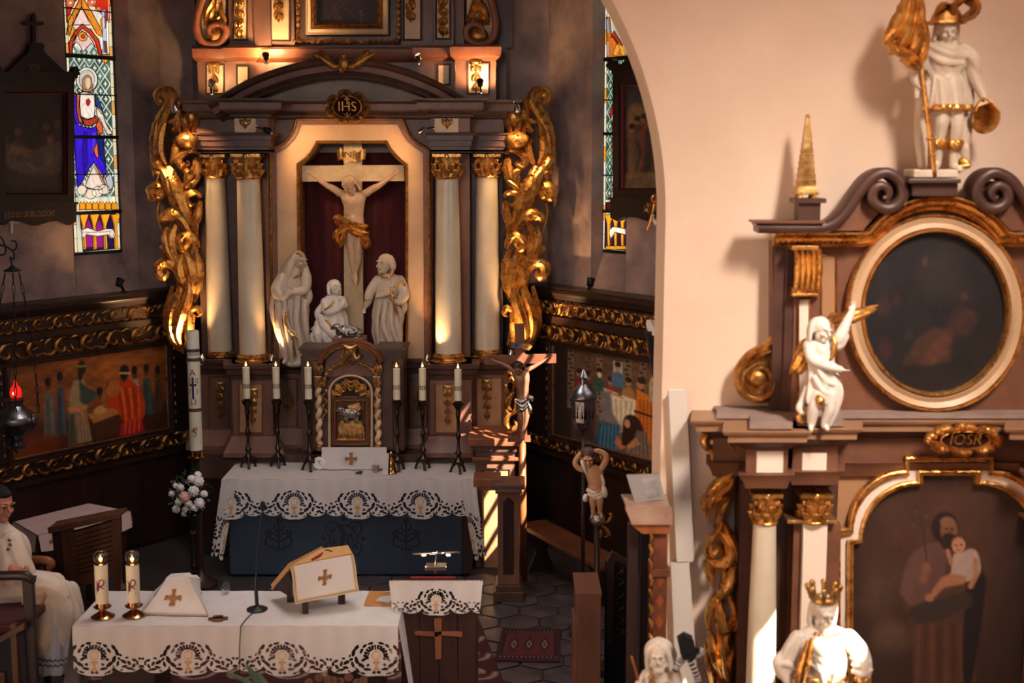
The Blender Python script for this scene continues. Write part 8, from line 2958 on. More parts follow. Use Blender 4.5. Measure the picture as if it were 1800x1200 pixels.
mb.tube([c_+Vector((0,0,-2*k_)),(c_.x+.01,YLn,.02)],.018,8)
mb.build('pole',DWOOD,LN,smooth=4)
mb=MB()
mb.box(c_.x-.11,c_.x+.13,YLn-.11,YLn+.11,0,.05)
mb.build('foot',DWOOD,LN,smooth=0,bevel=.01)
# things on and behind the arch pier
Yq=8.62
p=P(1149,625,Yq)
SPK=thing('column_speaker','slim black loudspeaker fixed behind the arch edge, in front of the right panelling','speaker',(p.x,Yq,Z_(666,Yq)))
mb=MB()
mb.prism([(1138,584),(1160,584),(1162,664),(1151,666)],flatmap(Yq),.0,-.10)
mb.build('cabinet',BLACK,SPK,smooth=0,bevel=.006)
mb=MB()
mb.box(X_(1150,625,Yq),X_(1176,625,Yq),8.5,Yq+.03,Z_(630,Yq),Z_(620,Yq))
mb.build('bracket',IRON,SPK,smooth=0)
mb=MB()
mb.prism([(1141,588),(1158,588),(1160,660),(1151,661)],flatmap(Yq),.004,-.0)
mb.build('grille',mat('speaker_cloth',S(16,16,18),.9,bump=.5,bscale=300),SPK,smooth=0)
p=P(1146,575,Yq)
FLD=thing('flood_lamp','small white floodlight on top of the black loudspeaker at the arch edge','spotlight',(p.x,Yq,Z_(584,Yq)))
mb=MB()
mb.lathe(p,[(.001,-.05),(.03,-.045),(.05,.0),(.055,.012),(.045,.014),(.001,.0)],20,axis=(-.8,-.3,-.25))
mb.build('shade',mat('white_enamel'),FLD,smooth=.6)
mb=MB()
mb.tube([P(1150,573,Yq),P(1158,571,Yq+.02),P(1164,570,Yq+.04)],.014,8)
mb.build('arm',PEWTER,FLD,smooth=4)
f=Fig(8.55)
HS=thing('hand_sconce','small gilt torch held by a white carved hand on the arch pier','wall light',f.J(1158,400))
mb=MB()
f.limb([(1168,394,0),(1154,392,4),(1147,384,6),(1145,378,8)],[5,5,4,3],mb=mb)
f.hand((1148,386,6),(-3,-8,3),(1,-.3,0),L=14,curl=1.2,mb=mb)
skin('white_hand',mb,STATUE,HS,.004,it=1)
mb=MB()
f.limb([(1138,400,10),(1141,392,10),(1146,372,10),(1150,356,10)],[2.4,3,2,3.6],mb=mb)
f.ball((1138,402,10),3.4,mb=mb)
mb.build('gilt_handle',GOLD,HS,smooth=4)
mb=MB()
mb.box(f.J(1162,394).x,f.J(1176,394).x,8.5,8.57,f.J(0,404).z,f.J(0,384).z)
mb.build('wall_plate',STATUE,HS,smooth=0,bevel=.004)
leafobj('gilt_flame',[([(1148,358),(1146,348),(1152,340)],5,.02),([(1150,358),(1154,350),(1152,342)],5,.02),([(1144,362),(1138,358),(1140,366)],4,.02),([(1142,376),(1136,370),(1138,366)],4,.02)],flatmap(8.50),HS,GOLD,n=8)
TRK=mat('white_trunking',S(206,196,184),.45)
for(pts,lab,nm)in(([(1176,686),(1202,686),(1216,980),(1190,982)],'upper length of white cable trunking on the arch wall, leaning slightly','a'),([(1180,986),(1207,984),(1226,1240),(1190,1240)],'lower length of white cable trunking on the arch wall','b')):
 mpt=flatmap(YA-.01)
 mb=MB()
 mb.prism(pts,mpt,.055,-.008)
 o=mb.build('cable_trunking',TRK,smooth=0,bevel=.008)
 tag(o,lab,'trunking')
Yk=7.55
KD=thing('carved_stand','tall carved wooden stand with a pinkish slab top and diamond inlay, by the arch pier','stand',(X_(1140,900,Yk),Yk+.15,0))
SLAB=mat('pink_marble_paint',S(176,146,126),.35,var=.3,col2=S(140,106,90),scale=5)
zs=Z_(900,Yk)
mb=MB()
mb.prism([(1101,893),(1180,893),(1180,920),(1112,920)],flatmap(Yk-.02),.0,-.30)
mb.build('slab',SLAB,KD,smooth=0,bevel=.006)
mb=MB()
mb.prism([(1110,920),(1176,920),(1174,936),(1130,936)],flatmap(Yk),.0,-.26)
mb.build('slab_moulding',OWOOD,KD,smooth=0,bevel=.006)
x0,x1=X_(1148,1020,Yk),X_(1174,1020,Yk)
mb=MB()
mb.box(x0,x1,Yk+.03,Yk+.13,.0,zs-.10)
ic=mb.build('inlaid_column',RWOOD,KD,smooth=0,bevel=.006)
for i in range(8):
 z=0.9+i*.125
 mb=MB()
 mb.prism([((x0+x1)/2-.024,z),((x0+x1)/2,z-.045),((x0+x1)/2+.024,z),((x0+x1)/2,z+.045)],lambda a,b,c:(a,Yk+.03-c,b),.003,-.004)
 mb.build('diamond_inlay',OWOOD,ic,smooth=0)
mb=MB()
mb.pbox(1143,1000,1178,1014,Yk+.01,.14)
mb.build('ring_moulding',RWOOD,KD,smooth=0,bevel=.006)
for(a,b,Y)in((1104,1122,Yk+.10),(1126,1140,Yk+.16)):
 mb=MB()
 mb.box(X_(a,1000,Y),X_(b,1000,Y),Y,Y+.08,0,Z_(922,Y))
 mb.build('dark_post',DWOOD,KD,smooth=0,bevel=.004)
leafobj('carved_edge',[([(1141,930+i*26),(1146,942+i*26),(1142,954+i*26)],7,.02)for i in range(9)],flatmap(Yk+.02),KD,GOLD2,n=8)['kind']='stuff'
mb=MB()
pz=zs+.012
mb.prism([(1101,834),(1158,832),(1166,870),(1113,876)],lambda a,b,c:(P(a,b,Yk+.22).x,Yk+.22-c-(b-832)*.002,P(a,b,Yk+.22).z),.012,-.012)
PK=mb.build('small_picture',mat('grey_mount',S(120,112,108),.6),smooth=0)
tag(PK,'small unframed grey picture leaning on the slab of the carved stand','picture')
mb=MB()
mb.prism([(1128,838),(1152,837),(1160,866),(1136,870)],lambda a,b,c:(P(a,b,Yk+.22).x,Yk+.22-c-(b-832)*.002,P(a,b,Yk+.22).z),.016,.011)
mb.build('grey_print',mat('grey_print_dark',S(74,70,74),.6,var=.5,col2=S(150,140,136),scale=12),PK,smooth=0)
Yg=10.15
GR=thing('openwork_screen','black openwork carved screen behind the brown cabinet','screen',(X_(1090,1000,Yg),Yg,0))
mb=MB()
mb.prism([(1067,985),(1076,968),(1104,985),(1104,996),(1080,984),(1076,1130),(1066,1130)],flatmap(Yg),.02,-.03)
mb.build('frame',DWOOD,GR,smooth=0)
st=[]
for i in range(6):
 y=992+i*22
 st+=[([(1080,y),(1092,y+3),(1096,y+12),(1088,y+16),(1086,y+10)],5,.02),([(1100,y+4),(1090,y+12),(1080,y+20)],4,.02)]
leafobj('carved_tracery',st,flatmap(Yg),GR,DWOOD,n=10)
mb=MB()
x0,x1=X_(1064,1040,Yg),X_(1110,1040,Yg)
mb.box(x0,x1,Yg+.03,Yg+.06,0,Z_(990,Yg))
mb.build('back_board',IRON,GR,smooth=0)
Yb3=9.6
CB=thing('cabinet_panel','plain brown cabinet end standing on the flagstones, right foreground','cabinet',(X_(1036,1120,Yb3),Yb3+.1,0))
zt3=Z_(1042,Yb3)
x0,x1=X_(1014,1120,Yb3),X_(1056,1120,Yb3)
mb=MB()
mb.box(x0,x1,Yb3,Yb3+.5,0.0,zt3-.02)
mb.build('carcass',BROWN,CB,smooth=0,bevel=.006)
mb=MB()
mb.box(x0-.012,x1+.006,Yb3-.01,Yb3+.5,zt3-.02,zt3)
mb.build('top',SBROWN,CB,smooth=0,bevel=.004)
mb=MB()
mb.box(x0-.022,x0,Yb3+.02,Yb3+.4,0,.78)
mb.build('side_board',SBROWN,CB,smooth=0,bevel=.004)
# rugs
def rug(name,label,quad,w,h,painter):
 Q=[atz(*q,0.0)for q in quad]
 c=Canvas(w,h,0,0,1,1,(60,22,24))
 painter(c)
 def mp_(s_,t_):
  p=(Q[0]*(1-s_)+Q[1]*s_)*(1-t_)+(Q[3]*(1-s_)+Q[2]*s_)*t_
  return(p.x,p.y,.012+.003*math.sin(s_*9)*math.sin(t_*7))
 o=c.mesh(name,mat('wool_rug',None,.95,attr=True,bump=.3,bscale=300),mp_)
 so=o.modifiers.new('thickness','SOLIDIFY')
 so.thickness=.01
 tag(o,label,'rug')
 return o
def rug_red(c):
 c.poly([(.05,.08),(.95,.08),(.95,.92),(.05,.92)],(30,18,22),.01)
 c.poly([(.10,.16),(.90,.16),(.90,.84),(.10,.84)],(86,30,32),.01)
 for i in range(3):
  x=.25+i*.25
  c.poly([(x-.09,.5),(x,.26),(x+.09,.5),(x,.74)],(36,22,28),.01)
  c.poly([(x-.05,.5),(x,.36),(x+.05,.5),(x,.64)],(140,106,88),.01)
  c.ell(x,.5,.02,.06,(70,24,26),.2)
 for i in range(14):
  c.ell(.08+i*.065,.12,.016,.02,(120,92,78),.4)
  c.ell(.08+i*.065,.88,.016,.02,(120,92,78),.4)
def rug_scroll(c):
 c.poly([(0,0),(1,0),(1,1),(0,1)],(64,20,24),.01)
 rr=random.Random(6)
 for i in range(9):
  for j in range(5):
   x,y=(i+.5)/9,(j+.5)/5
   c.line([(x+.045*math.cos(t)*(1-t/9),y+.085*math.sin(t)*(1-t/9))for t in[k*.5 for k in range(14)]],.012,(150,128,112),.008)
   c.ell(x,y,.012,.02,(120,80,60),.4)
rug('rug','dark red patterned rug on the flagstones right of the lectern',[(884,1106),(984,1106),(985,1165),(868,1163)],110,60,rug_red)
rug('rug','red rug with pale scrolls under the front table and lectern',[(300,1080),(838,1080),(900,1236),(60,1236)],260,100,rug_scroll)
# front altar table and what stands on it
ZT=1.0
YT0,YT1=Yat(1100,ZT),Yat(1040,ZT)
tx0,tx1=X_(131,1101,YT0),X_(697,1097,YT0)
tw,td=tx1-tx0,YT1-YT0
FT=thing('front_table','wooden front altar table hidden under its white cloth','altar table',((tx0+tx1)/2,(YT0+YT1)/2,0))
mb=MB()
mb.box(tx0+.01,tx1-.01,YT0+.01,YT1-.01,ZT-.06,ZT-.006)
mb.build('tabletop',DWOOD,FT,smooth=0)
for(a,b)in((tx0+.12,tx0+.5),(tx1-.5,tx1-.12)):
 mb=MB()
 mb.box(a,b,YT0+.15,YT1-.15,0.03,ZT-.06)
 mb.build('leg_block',DWOOD,FT,smooth=0,bevel=.01)
FC=thing('front_cloth','white cloth with cut-work chalice lace hem on the front altar table','tablecloth',((tx0+tx1)/2,(YT0+YT1)/2,ZT))
mb=MB()
mb.grid(70,24,lambda u,v:(tx0-.012+(tw+.024)*u,YT0-.012+(td+.024)*v,ZT+.004+.0012*math.sin(u*50+v*9)))
mb.build('top_sheet',LINEN,FC,smooth=4)
perF=X_(485,1150,YT0)-X_(322,1150,YT0)
cF=X_(170,1150,YT0)-tx0
fold=lambda u:.010*math.sin(u*6.3+.6)+.007*math.sin(u*15+2)+.004*math.sin(u*31)
lace_sheet('front_fall',lambda u,v:(tx0-.012+u*(tw+.024)/tw,YT0-.014-.006*(1-math.exp(-v*40))-.03*v+fold(u)*v*3,ZT+.004-v+.03*v*math.sin(u*1.4+.3)),0,tw,.36,.255,perF,cF-perF/2,FC,res=.005)
for sg,x in((-1,tx0-.014),(1,tx1+.014)):
 mb=MB()
 mb.grid(24,20,lambda u,v,sg=sg,x=x:(x+sg*(.10*v*(1.1-u)+.02*math.sin(u*14)*v),YT0-.012-.05*v*(1-u)+td*u,ZT+.004-.52*v-.14*v*(1-u)))
 mb.build('side_fall',LINEN,FC,smooth=4)
zf=ZT+.008
def on_table(px,py):
 p=atz(px,py,zf)
 return Vector((p.x,p.y,zf))
for(px,py,lab)in((181,1084,'pillar candle with red emblem and glass globe, nearer the table corner'),(236,1082,'pillar candle with red emblem and glass globe, next to the veiled chalice')):
 b=on_table(px,py)
 k=b.y/F
 hd=thing('candle_holder',lab.replace('pillar candle with red emblem and glass globe','round brass candle holder on the front table'),'candle holder',b)
 mb=MB()
 mb.lathe(b,[(21*k,0),(21.5*k,2*k),(18*k,4*k),(10*k,9*k),(5*k,12*k),(6*k,15*k),(15*k,18*k),(16*k,20*k),(12*k,20*k),(11.5*k,27*k),(10*k,27*k),(.001,21*k)],30)
 mb.build('brass_foot',BRASS,hd,smooth=.5)
 z0=b.z+21.5*k
 cd_=thing('pillar_candle',lab,'candle',(b.x,b.y,z0))
 zc0=Z_(991,b.y)
 r_=11.8*k
 mb=MB()
 mb.lathe((b.x,b.y,0),[(r_*.9,z0),(r_*.98,z0+.03),(r_,z0+.1),(r_,zc0-.004),(r_*.94,zc0),(.001,zc0-.003)],28)
 mb.build('wax',WAX,cd_,smooth=.6)
 cy_=lambda a,bb,c:(b.x+(r_+.0008+c)*math.sin(a/r_),b.y-(r_+.0008+c)*math.cos(a/r_),bb)
 zz=Z_(1026,b.y)
 mb=MB()
 mb.prism([(-.020,zz+.03),(.0,zz-.01),(-.014,zz-.045)][::1]+[(-.024,zz-.03)],cy_,0,.001)
 mb.build('purple_patch',PPUR,cd_,smooth=0)
 mb=MB()
 mb.prism([(.004,zz-.006),(.03,zz-.062),(-.026,zz-.062),(-.022,zz-.02)],cy_,0,.0008)
 mb.build('purple_patch',PPUR,cd_,smooth=0)
 mb=MB()
 t_=[cy_(a,bb,.0015)for a,bb in curve([(-.010,zz-.035),(-.006,zz+.01),(.0,zz+.038),(.018,zz+.042),(.028,zz+.026),(.020,zz+.004),(.002,zz-.002)],20)]
 mb.tube(t_,.0045,6)
 mb.tube([cy_(a,bb,.0015)for a,bb in curve([(-.024,zz+.034),(-.004,zz+.004),(.024,zz-.024)],8)],.003,6)
 e=mb.build('red_emblem',PRED,cd_,smooth=4)
 e['kind']='stuff'
 gc=Vector((b.x,b.y,Z_(978,b.y)))
 gr=13*k
 mb=MB()
 pr=[(gr*math.sin(t),-gr*math.cos(t))for t in[.62+i*(PI-.62-.45)/16 for i in range(17)]]
 pr=[(pr[0][0],zc0-gc.z)]+pr
 inn=[(max(.001,a-.0018),c)for a,c in pr[::-1]]
 mb.lathe(gc,pr+inn,28,cap=False)
 mb.build('glass_globe',GLASS,cd_,smooth=4)
 mb=MB()
 mb.lathe((b.x,b.y,zc0),[(r_*.98,-.001),(r_*1.0,.002),(r_*.7,.006),(.004,.006)],24)
 mb.build('brass_collar',BRASS,cd_,smooth=.6)
 mb=MB()
 mb.lathe((b.x,b.y,zc0+.014),[(.001,0),(.0075,.008),(.0085,.016),(.0045,.034),(.001,.050)],12)
 mb.build('flame',FLAME,cd_,smooth=4)
 lamp('candle_light','POINT',(b.x,b.y,zc0+.035),.25,(1,.55,.22),shadow_soft_size=.012)
cb=on_table(306,1070)
VC=thing('veiled_chalice','chalice under a white veil with a gold cross, centre left of the front table','chalice',cb)
Yv=on_table(306,1083).y
mpv=lambda a,b,Y:P(a,b,Y)
def veil2(u,v):
 top=[(293,1014,Yv+.20),(330,1014,Yv+.10),(352,1016,Yv+.24),(346,1010,Yv+.34),(300,1009,Yv+.32),(293,1014,Yv+.20)]
 hem=[(246,1079,Yv+.03),(366,1084,Yv-.0),(352,1044,Yv+.30),(330,1042,Yv+.42),(262,1046,Yv+.36),(246,1079,Yv+.03)]
 t=u*5
 i=min(int(t),4)
 t-=i
 a=P(*top[i]).lerp(P(*top[i+1]),t)
 b=P(*hem[i]).lerp(P(*hem[i+1]),t)
 p=a.lerp(b,v)
 s_=.018*math.sin(v*PI)
 p=p+Vector((0,s_*.3,-s_*(1.0 if i==0 else .4)))
 p.z=max(p.z,zf+.003)
 if v>.97:
  p.z=max(zf+.003,min(p.z,zf+.02))
 return p
mb=MB()
mb.grid(61,16,veil2)
tp=[veil2(i/5,0)for i in range(5)]
mb.add(tp,[(0,1,2,3,4)])
mb.build('veil',LINEN,VC,smooth=.9)
mb=MB()
cross_pattee(mb,(304,1046),14.5,lambda a,b,c:tuple(veil2(.2*(a-270)/78*(1-.0),(b-1013)/68.0)+Vector((0,-.004-c,.002))))
mb.build('gold_cross',GTHREAD,VC,smooth=0)
mb=MB()
for i in range(60):
 p=veil2(i/60*.4,.985)+Vector((0,-.005,.004))
 q=veil2((i+.55)/60*.4,.985)+Vector((0,-.005,.012))
 mb.ell(p,.0055,seg=6,rings=4)
 mb.ell(q,.0045,seg=6,rings=4)
o=mb.build('gold_braid',mat('gold_braid',S(196,170,128),.4,.5),VC,smooth=4)
o['kind']='stuff'
mb=MB()
mb.grid(14,12,lambda u,v:tuple(P(300+34*u+24*v*u**.5,1008-2*u+(40*v)*(1-.1*u)+3*math.sin(u*7)*v,Yv+.36-.10*v*u)))
o=mb.build('back_fold',LINEN,VC,smooth=4)
o.modifiers.new('thickness','SOLIDIFY').thickness=.004
for(px,py,lab,r_,h_)in((216,1036,'small glass cruet stopper between the two pillar candles',.022,.05),(397,1042,'empty clear glass at the back of the front table',.034,.085)):
 b=on_table(px,py)
 o=MB()
 o.lathe(b,[(r_*.8,0),(r_,h_*.5),(r_*.9,h_),(r_*.86,h_),(r_*.94,h_*.5),(r_*.7,.006),(.001,.005)],20,cap=False)
 tag(o.build('glass_cruet',GLASS,smooth=.6),lab,'glass')
b=on_table(383,1088)
mb=MB()
k=b.y/F
for(a0,a1,b0,b1)in((-17,18,-4.5,5),(-9,9,-13,14)):
 mb.box(a0*k,a1*k,b0*k,b1*k,0,.012,m=lambda x,y,z:(b.x+x*math.cos(.15)-y*math.sin(.15),b.y+x*math.sin(.15)+y*math.cos(.15),b.z+z))
o=mb.build('wooden_cross',RWOOD,smooth=0)
tag(o,'small brown wooden cross lying flat on the front table','cross')
b=on_table(452,1071)
k=b.y/F
MC=thing('microphone','black gooseneck microphone with foam head on a round base','microphone',b)
mb=MB()
mb.lathe(b,[(19*k,0),(19*k,.008),(16*k,.014),(7*k,.022),(4.5*k,.03),(.001,.03)],28)
mb.build('round_base',BLACK,MC,smooth=.5)
mb=MB()
tp_=P(460,900,b.y+.03)
mb.tube(curve([tuple(b+Vector((0,0,.02))),tuple(P(450,1030,b.y)),tuple(P(452,970,b.y+.01)),tuple(P(458,920,b.y+.02)),tuple(tp_)],24),[.014]*6+[.013]*2+[.0042]*16,9)
mb.build('gooseneck',BLACK,MC,smooth=4)
mb=MB()
mb.ell(P(462,889,b.y+.03),(5.5*k,5.5*k,9*k),seg=14,rings=10)
mb.build('foam_head',mat('foam',S(22,24,30),.95,bump=.6,bscale=300),MC,smooth=4)
cbl=MB()
pts=[b+Vector((-.01,-.06,.004)),on_table(436,1085)+Vector((0,0,.003)),on_table(425,1099)+Vector((0,0,.004)),Vector((X_(423,1104,YT0-.03),YT0-.035,ZT-.02)),Vector((X_(421,1140,YT0-.05),YT0-.05,ZT-.15)),Vector((X_(421,1175,YT0-.06),YT0-.055,ZT-.30)),Vector((X_(421,1230,YT0-.05),YT0-.045,ZT-.5))]
cbl.tube(curve([tuple(p)for p in pts],40),.0038,6)
tag(cbl.build('microphone_cable',BLACK,smooth=4),'thin black cable running from the microphone over the front edge of the cloth','cable')
sb=on_table(566,1066)
MS=thing('missal_stand','dark wooden book stand with a white gold-crossed cloth on the front table','book stand',sb)
Yq1=on_table(537,1079).y
Yq2=on_table(600,1062).y
Yq3=on_table(512,1060).y
for(a,b_,y0,y1,Y)in((531,541,1040,1081,Yq1),(594,606,1030,1066,Yq2),(504,516,1030,1062,Yq3+.02)):
 mb=MB()
 pm_=(y0+y1)/2
 mb.box(X_(a,pm_,Y),X_(b_,pm_,Y),Y,Y+.035,zf,Z_(y0,Y))
 mb.build('leg',DWOOD,MS,smooth=0,bevel=.003)
mb=MB()
BL,BR,TR_,TL_=P(519,1046,Yq1+.0),P(626,1028,Yq2-.02),P(612,968,Yq2+.16),P(505,990,Yq1+.18)
nn=(BR-BL).cross(TL_-BL).normalized()
vs=[BL,BR,TR_,TL_]
mb.add([v for v in vs]+[v+nn*-.02 for v in vs],[(0,1,2,3),(7,6,5,4),(0,4,5,1),(1,5,6,2),(2,6,7,3),(3,7,4,0)])
BK_L=[P(505,992,Yq1+.18),P(478,1030,Yq3+.10),P(512,1050,Yq3+.03),P(519,1046,Yq1)]
mb.add(BK_L,[(0,1,2,3)])
mb.build('slanted_desk',DWOOD,MS,smooth=0)
c0_,c1_,c2_,c3_=P(510,996,Yq1-.03),P(621,974,Yq2-.05),P(632,1040,Yq2-.085),P(520,1062,Yq1-.065)
def mcl(u,v):
 p=c0_.lerp(c1_,u).lerp(c3_.lerp(c2_,u),v)
 return p+Vector((.004*math.sin(v*6),-.006*math.sin(u*9+v*3)*v,.004*math.sin(u*PI)))
cn=Canvas(120,70,0,0,1,1,(206,198,194))
for(a,b_)in(([(.03,.02),(.03,.97)],.05),([(.97,.02),(.97,.97)],.05),([(.02,.95),(.98,.95)],.08)):
 cn.line(a,b_,(186,160,116),.01)
for i in range(60):
 cn.ell(.03+.94*i/59,.95,.005,.012,(110,84,52),.4)
 if i<34:
  cn.ell(.03,.02+.94*i/33,.006,.008,(110,84,52),.4)
  cn.ell(.97,.02+.94*i/33,.006,.008,(110,84,52),.4)
cn.mesh('white_cloth',LINENV,lambda x,y:tuple(mcl(x,y)),MS)
mb=MB()
cross_pattee(mb,(0,0),1.0,lambda a,b,c:tuple(mcl(.50+a*.105+b*.02,.46-b*.20+.0*a)+Vector((0,-.004-c,0))))
mb.build('gold_cross',GTHREAD,MS,smooth=0)
BKp=thing('open_missal','thick open book with gilt page edges lying on the slanted book stand','book',P(560,985,Yq1+.1))
PAGE=mat('page_edges',S(196,150,92),.6,var=.3,scale=60,stretch=(1,1,30))
mb=MB()
a=[P(480,1034,Yq3+.10),P(512,996,Yq1+.02),P(570,966,Yq1+.26),P(562,970,Yq3+.36)]
up=Vector((-.015,-.01,.03))
mb.add(a+[v+up for v in a],[(0,1,2,3),(7,6,5,4),(0,4,5,1),(1,5,6,2),(2,6,7,3),(3,7,4,0)])
mb.build('left_pages',PAGE,BKp,smooth=0)
mb=MB()
a=[P(513,998,Yq1-.01),P(620,976,Yq2-.03),P(612,962,Yq2+.14),P(566,968,Yq1+.24)]
up=Vector((0,-.012,.022))
mb.add(a+[v+up for v in a],[(0,1,2,3),(7,6,5,4),(0,4,5,1),(1,5,6,2),(2,6,7,3),(3,7,4,0)])
mb.build('right_pages',PAGE,BKp,smooth=0)
mb=MB()
mb.tube(curve([tuple(P(548,984,Yq1+.05)),tuple(P(562,976,Yq1+.12)),tuple(P(572,968,Yq1+.24))],10),[.008,.010,.012,.012,.012,.012,.012,.010,.008,.006],7)
mb.build('crimson_ribbon',mat('crimson_ribbon',S(120,24,26),.6),BKp,smooth=4)
mb=MB()
mb.tube(curve([tuple(P(566,971,Yq1+.2)),tuple(P(574,966,Yq1+.2)),tuple(P(584,969,Yq1+.18))],8),.005,6)
mb.build('green_ribbon',mat('green_ribbon',S(50,70,40),.6),BKp,smooth=4)
mb=MB()
a=[P(476,1022,Yq3+.09),P(484,1040,Yq3+.08),P(515,1000,Yq1+.0),P(508,990,Yq1+.1)]
mb.tube(curve([tuple(P(478,1036,Yq3+.09)),tuple(P(490,1018,Yq3+.10)),tuple(P(512,994,Yq1+.03))],10),.012,8)
mb.build('leather_edge',mat('tan_leather',S(176,120,66),.5),BKp,smooth=4)
b=on_table(668,1055)
bw_=[on_table(640,1064),on_table(686,1065),on_table(690,1043),on_table(650,1041)]
mb=MB()
mb.add([v for v in bw_]+[v+Vector((0,0,.014))for v in bw_],[(0,1,2,3),(7,6,5,4),(0,4,5,1),(1,5,6,2),(2,6,7,3),(3,7,4,0)])
o=mb.build('booklet',mat('tan_leather'),smooth=0)
tag(o,'thin tan booklet lying on the front table beside the lectern cloth','book')
bw_=[on_table(660,1060),on_table(686,1062),on_table(690,1050),on_table(668,1052)]
mb=MB()
mb.add([v+Vector((0,0,.015))for v in bw_]+[v+Vector((0,0,.018))for v in bw_],[(0,1,2,3),(7,6,5,4),(0,4,5,1),(1,5,6,2),(2,6,7,3),(3,7,4,0)])
tag(mb.build('leaflet',LINEN,smooth=0),'folded white leaflet lying on the tan booklet','paper')
# lectern
YLc=9.32
LC=thing('lectern','dark wooden lectern with a brown cross on its front, right of the front table','lectern',(X_(772,1150,YLc),YLc+.2,0))
mb=MB()
mb.box(X_(704,1140,YLc),X_(838,1140,YLc),YLc+.03,YLc+.40,0,Z_(1050,YLc))
mb.build('body',mat('lectern_wood',S(64,36,28),.4,var=.4,col2=S(44,26,22),scale=4,stretch=(3,3,.4),bump=.05),LC,smooth=0,bevel=.008)
for i in range(4):
 a=704+i*33.5
 mb=MB()
 mb.box(X_(a+1,1140,YLc),X_(a+32.5,1140,YLc),YLc+.018,YLc+.035,.02,Z_(1058,YLc))
 mb.build('front_board',mat('lectern_wood'),LC,smooth=0,bevel=.003)
mb=MB()
mb.prism([(764,1086),(776,1086),(775,1156),(766,1156)],flatmap(YLc+.012),.014,-.01)
mb.build('cross_upright',mat('cross_wood',S(140,84,56),.45,var=.3,scale=6),LC,smooth=0,bevel=.003)
for(a,b_)in((730,769),(771,812)):
 mb=MB()
 mb.prism([(a,1109),(b_,1110),(b_,1117),(a,1114)],flatmap(YLc+.012),.014,-.01)
 mb.build('cross_arm',mat('cross_wood'),LC,smooth=0,bevel=.003)
lt0,lt1=X_(684,1020,YLc-.04),X_(849,1022,YLc-.04)
zl=Z_(1021,YLc-.04)
mb=MB()
mb.box(0,1,0,1,-.02,0,m=lambda a,b,c:(lt0+.01+(lt1-lt0-.02)*a,YLc-.03+.40*b,zl-.13*b+c-.004))
mb.build('reading_desk',DWOOD,LC,smooth=0)
mb=MB()
mb.box(0,1,0,1,0,.006,m=lambda a,b,c:(lt0+.02+(lt1-lt0-.04)*a,YLc-.02+.36*b,zl-.13*b+c-.002))
mb.build('red_cover',mat('red_cover',S(120,36,30),.7),LC,smooth=0)
LCC=thing('lectern_cloth','white lace-hemmed cloth with a gold chalice hanging over the lectern front','cloth',((lt0+lt1)/2,YLc-.05,zl))
lw=lt1-lt0
lace_sheet('lace_front',lambda u,v:(lt0+u+(.5-u/lw)*.05*v/.24,YLc-.05-.010*math.sin(u*12+1)*v*4-.02*v,zl+.002-v),0,lw,.255,.205,lw*.80,lw*.5-lw*.40,LCC,res=.0045)
mb=MB()
for i in range(36):
 mb.ell((lt0+lw*(i+.5)/36,YLc-.052,zl+.003),(.009,.004,.006),seg=8,rings=5)
o=mb.build('scalloped_edge',LINEN,LCC,smooth=4)
o['kind']='stuff'
b=P(768,1012,YLc+.12)
RL=thing('reading_lamp','slim chrome reading lamp with a two-spot bar clipped on the lectern','lamp',b)
mb=MB()
x0,x1=X_(748,1014,YLc+.1),X_(785,1014,YLc+.1)
zb_=zl+.045
mb.box(x0,x1,YLc+.06,YLc+.16,zb_,zb_+.028)
mb.build('base',CHROME,RL,smooth=0,bevel=.004)
mb=MB()
mb.tube(curve([tuple(P(765,1008,YLc+.12)),tuple(P(765,990,YLc+.12)),tuple(P(768,968,YLc+.11))],10),.007,8)
mb.build('stem',CHROME,RL,smooth=4)
mb=MB()
mb.tube([P(725,973,YLc+.10),P(808,971,YLc+.10)],.008,8)
mb.build('light_bar',CHROME,RL,smooth=4)
for x in(745,788):
 mb=MB()
 mb.lathe(P(x,975,YLc+.10),[(.001,-.008),(.017,-.006),(.018,.004),(.001,.004)],14)
 mb.build('led_spot',BULBD,RL,smooth=.6)
 lamp('reading_light','SPOT',P(x,979,YLc+.10),1.2,(1,.86,.7),(0,-.15,-1),spot_size=1.8,spot_blend=.8,shadow_soft_size=.015)
mb=MB()
mb.box(0,1,0,1,0,.016,m=lambda a,b,c:(X_(722,1018,YLc)+(X_(800,1018,YLc)-X_(722,1018,YLc))*a,YLc+.0+.2*b,zl+.006-.13*(b*.5)+c+.006*math.sin(a*PI)))
o=mb.build('lectionary',mat('red_cover'),smooth=0)
tag(o,'thin red book lying on the lectern desk','book')
YG=YT0-.28
f=Fig(YG)
PT=thing('floor_bouquet','leaves and dim flowers before the front table, cut by the bottom of the picture','flowers',(f.J(540,1300).x,YG,0.0))
mb=MB()
mb.lathe((f.J(540,1300).x,YG,0),[(.16,0),(.2,.1),(.22,.3),(.17,.42),(.19,.46),(.001,.44)],20)
mb.build('pot',DWOOD,PT,smooth=.6)
zp_=.44
for(x0,y0,x1,y1,w_)in((500,1260,432,1166,16),(500,1250,452,1180,14),(520,1250,396,1180,12),(540,1250,600,1206,14)):
 mb=MB()
 mb.leaf([(x0,y0),((x0+x1)/2-6,(y0+y1)/2-8),(x1,y1)],w_,.015,flatmap(YG),n=14,lobes=0,lob=0,basew=.2,tipw=.02)
 mb.build('large_leaf',mat('green_leaf',S(60,84,62),.45,var=.3,scale=10),PT,smooth=1)
rf=random.Random(8)
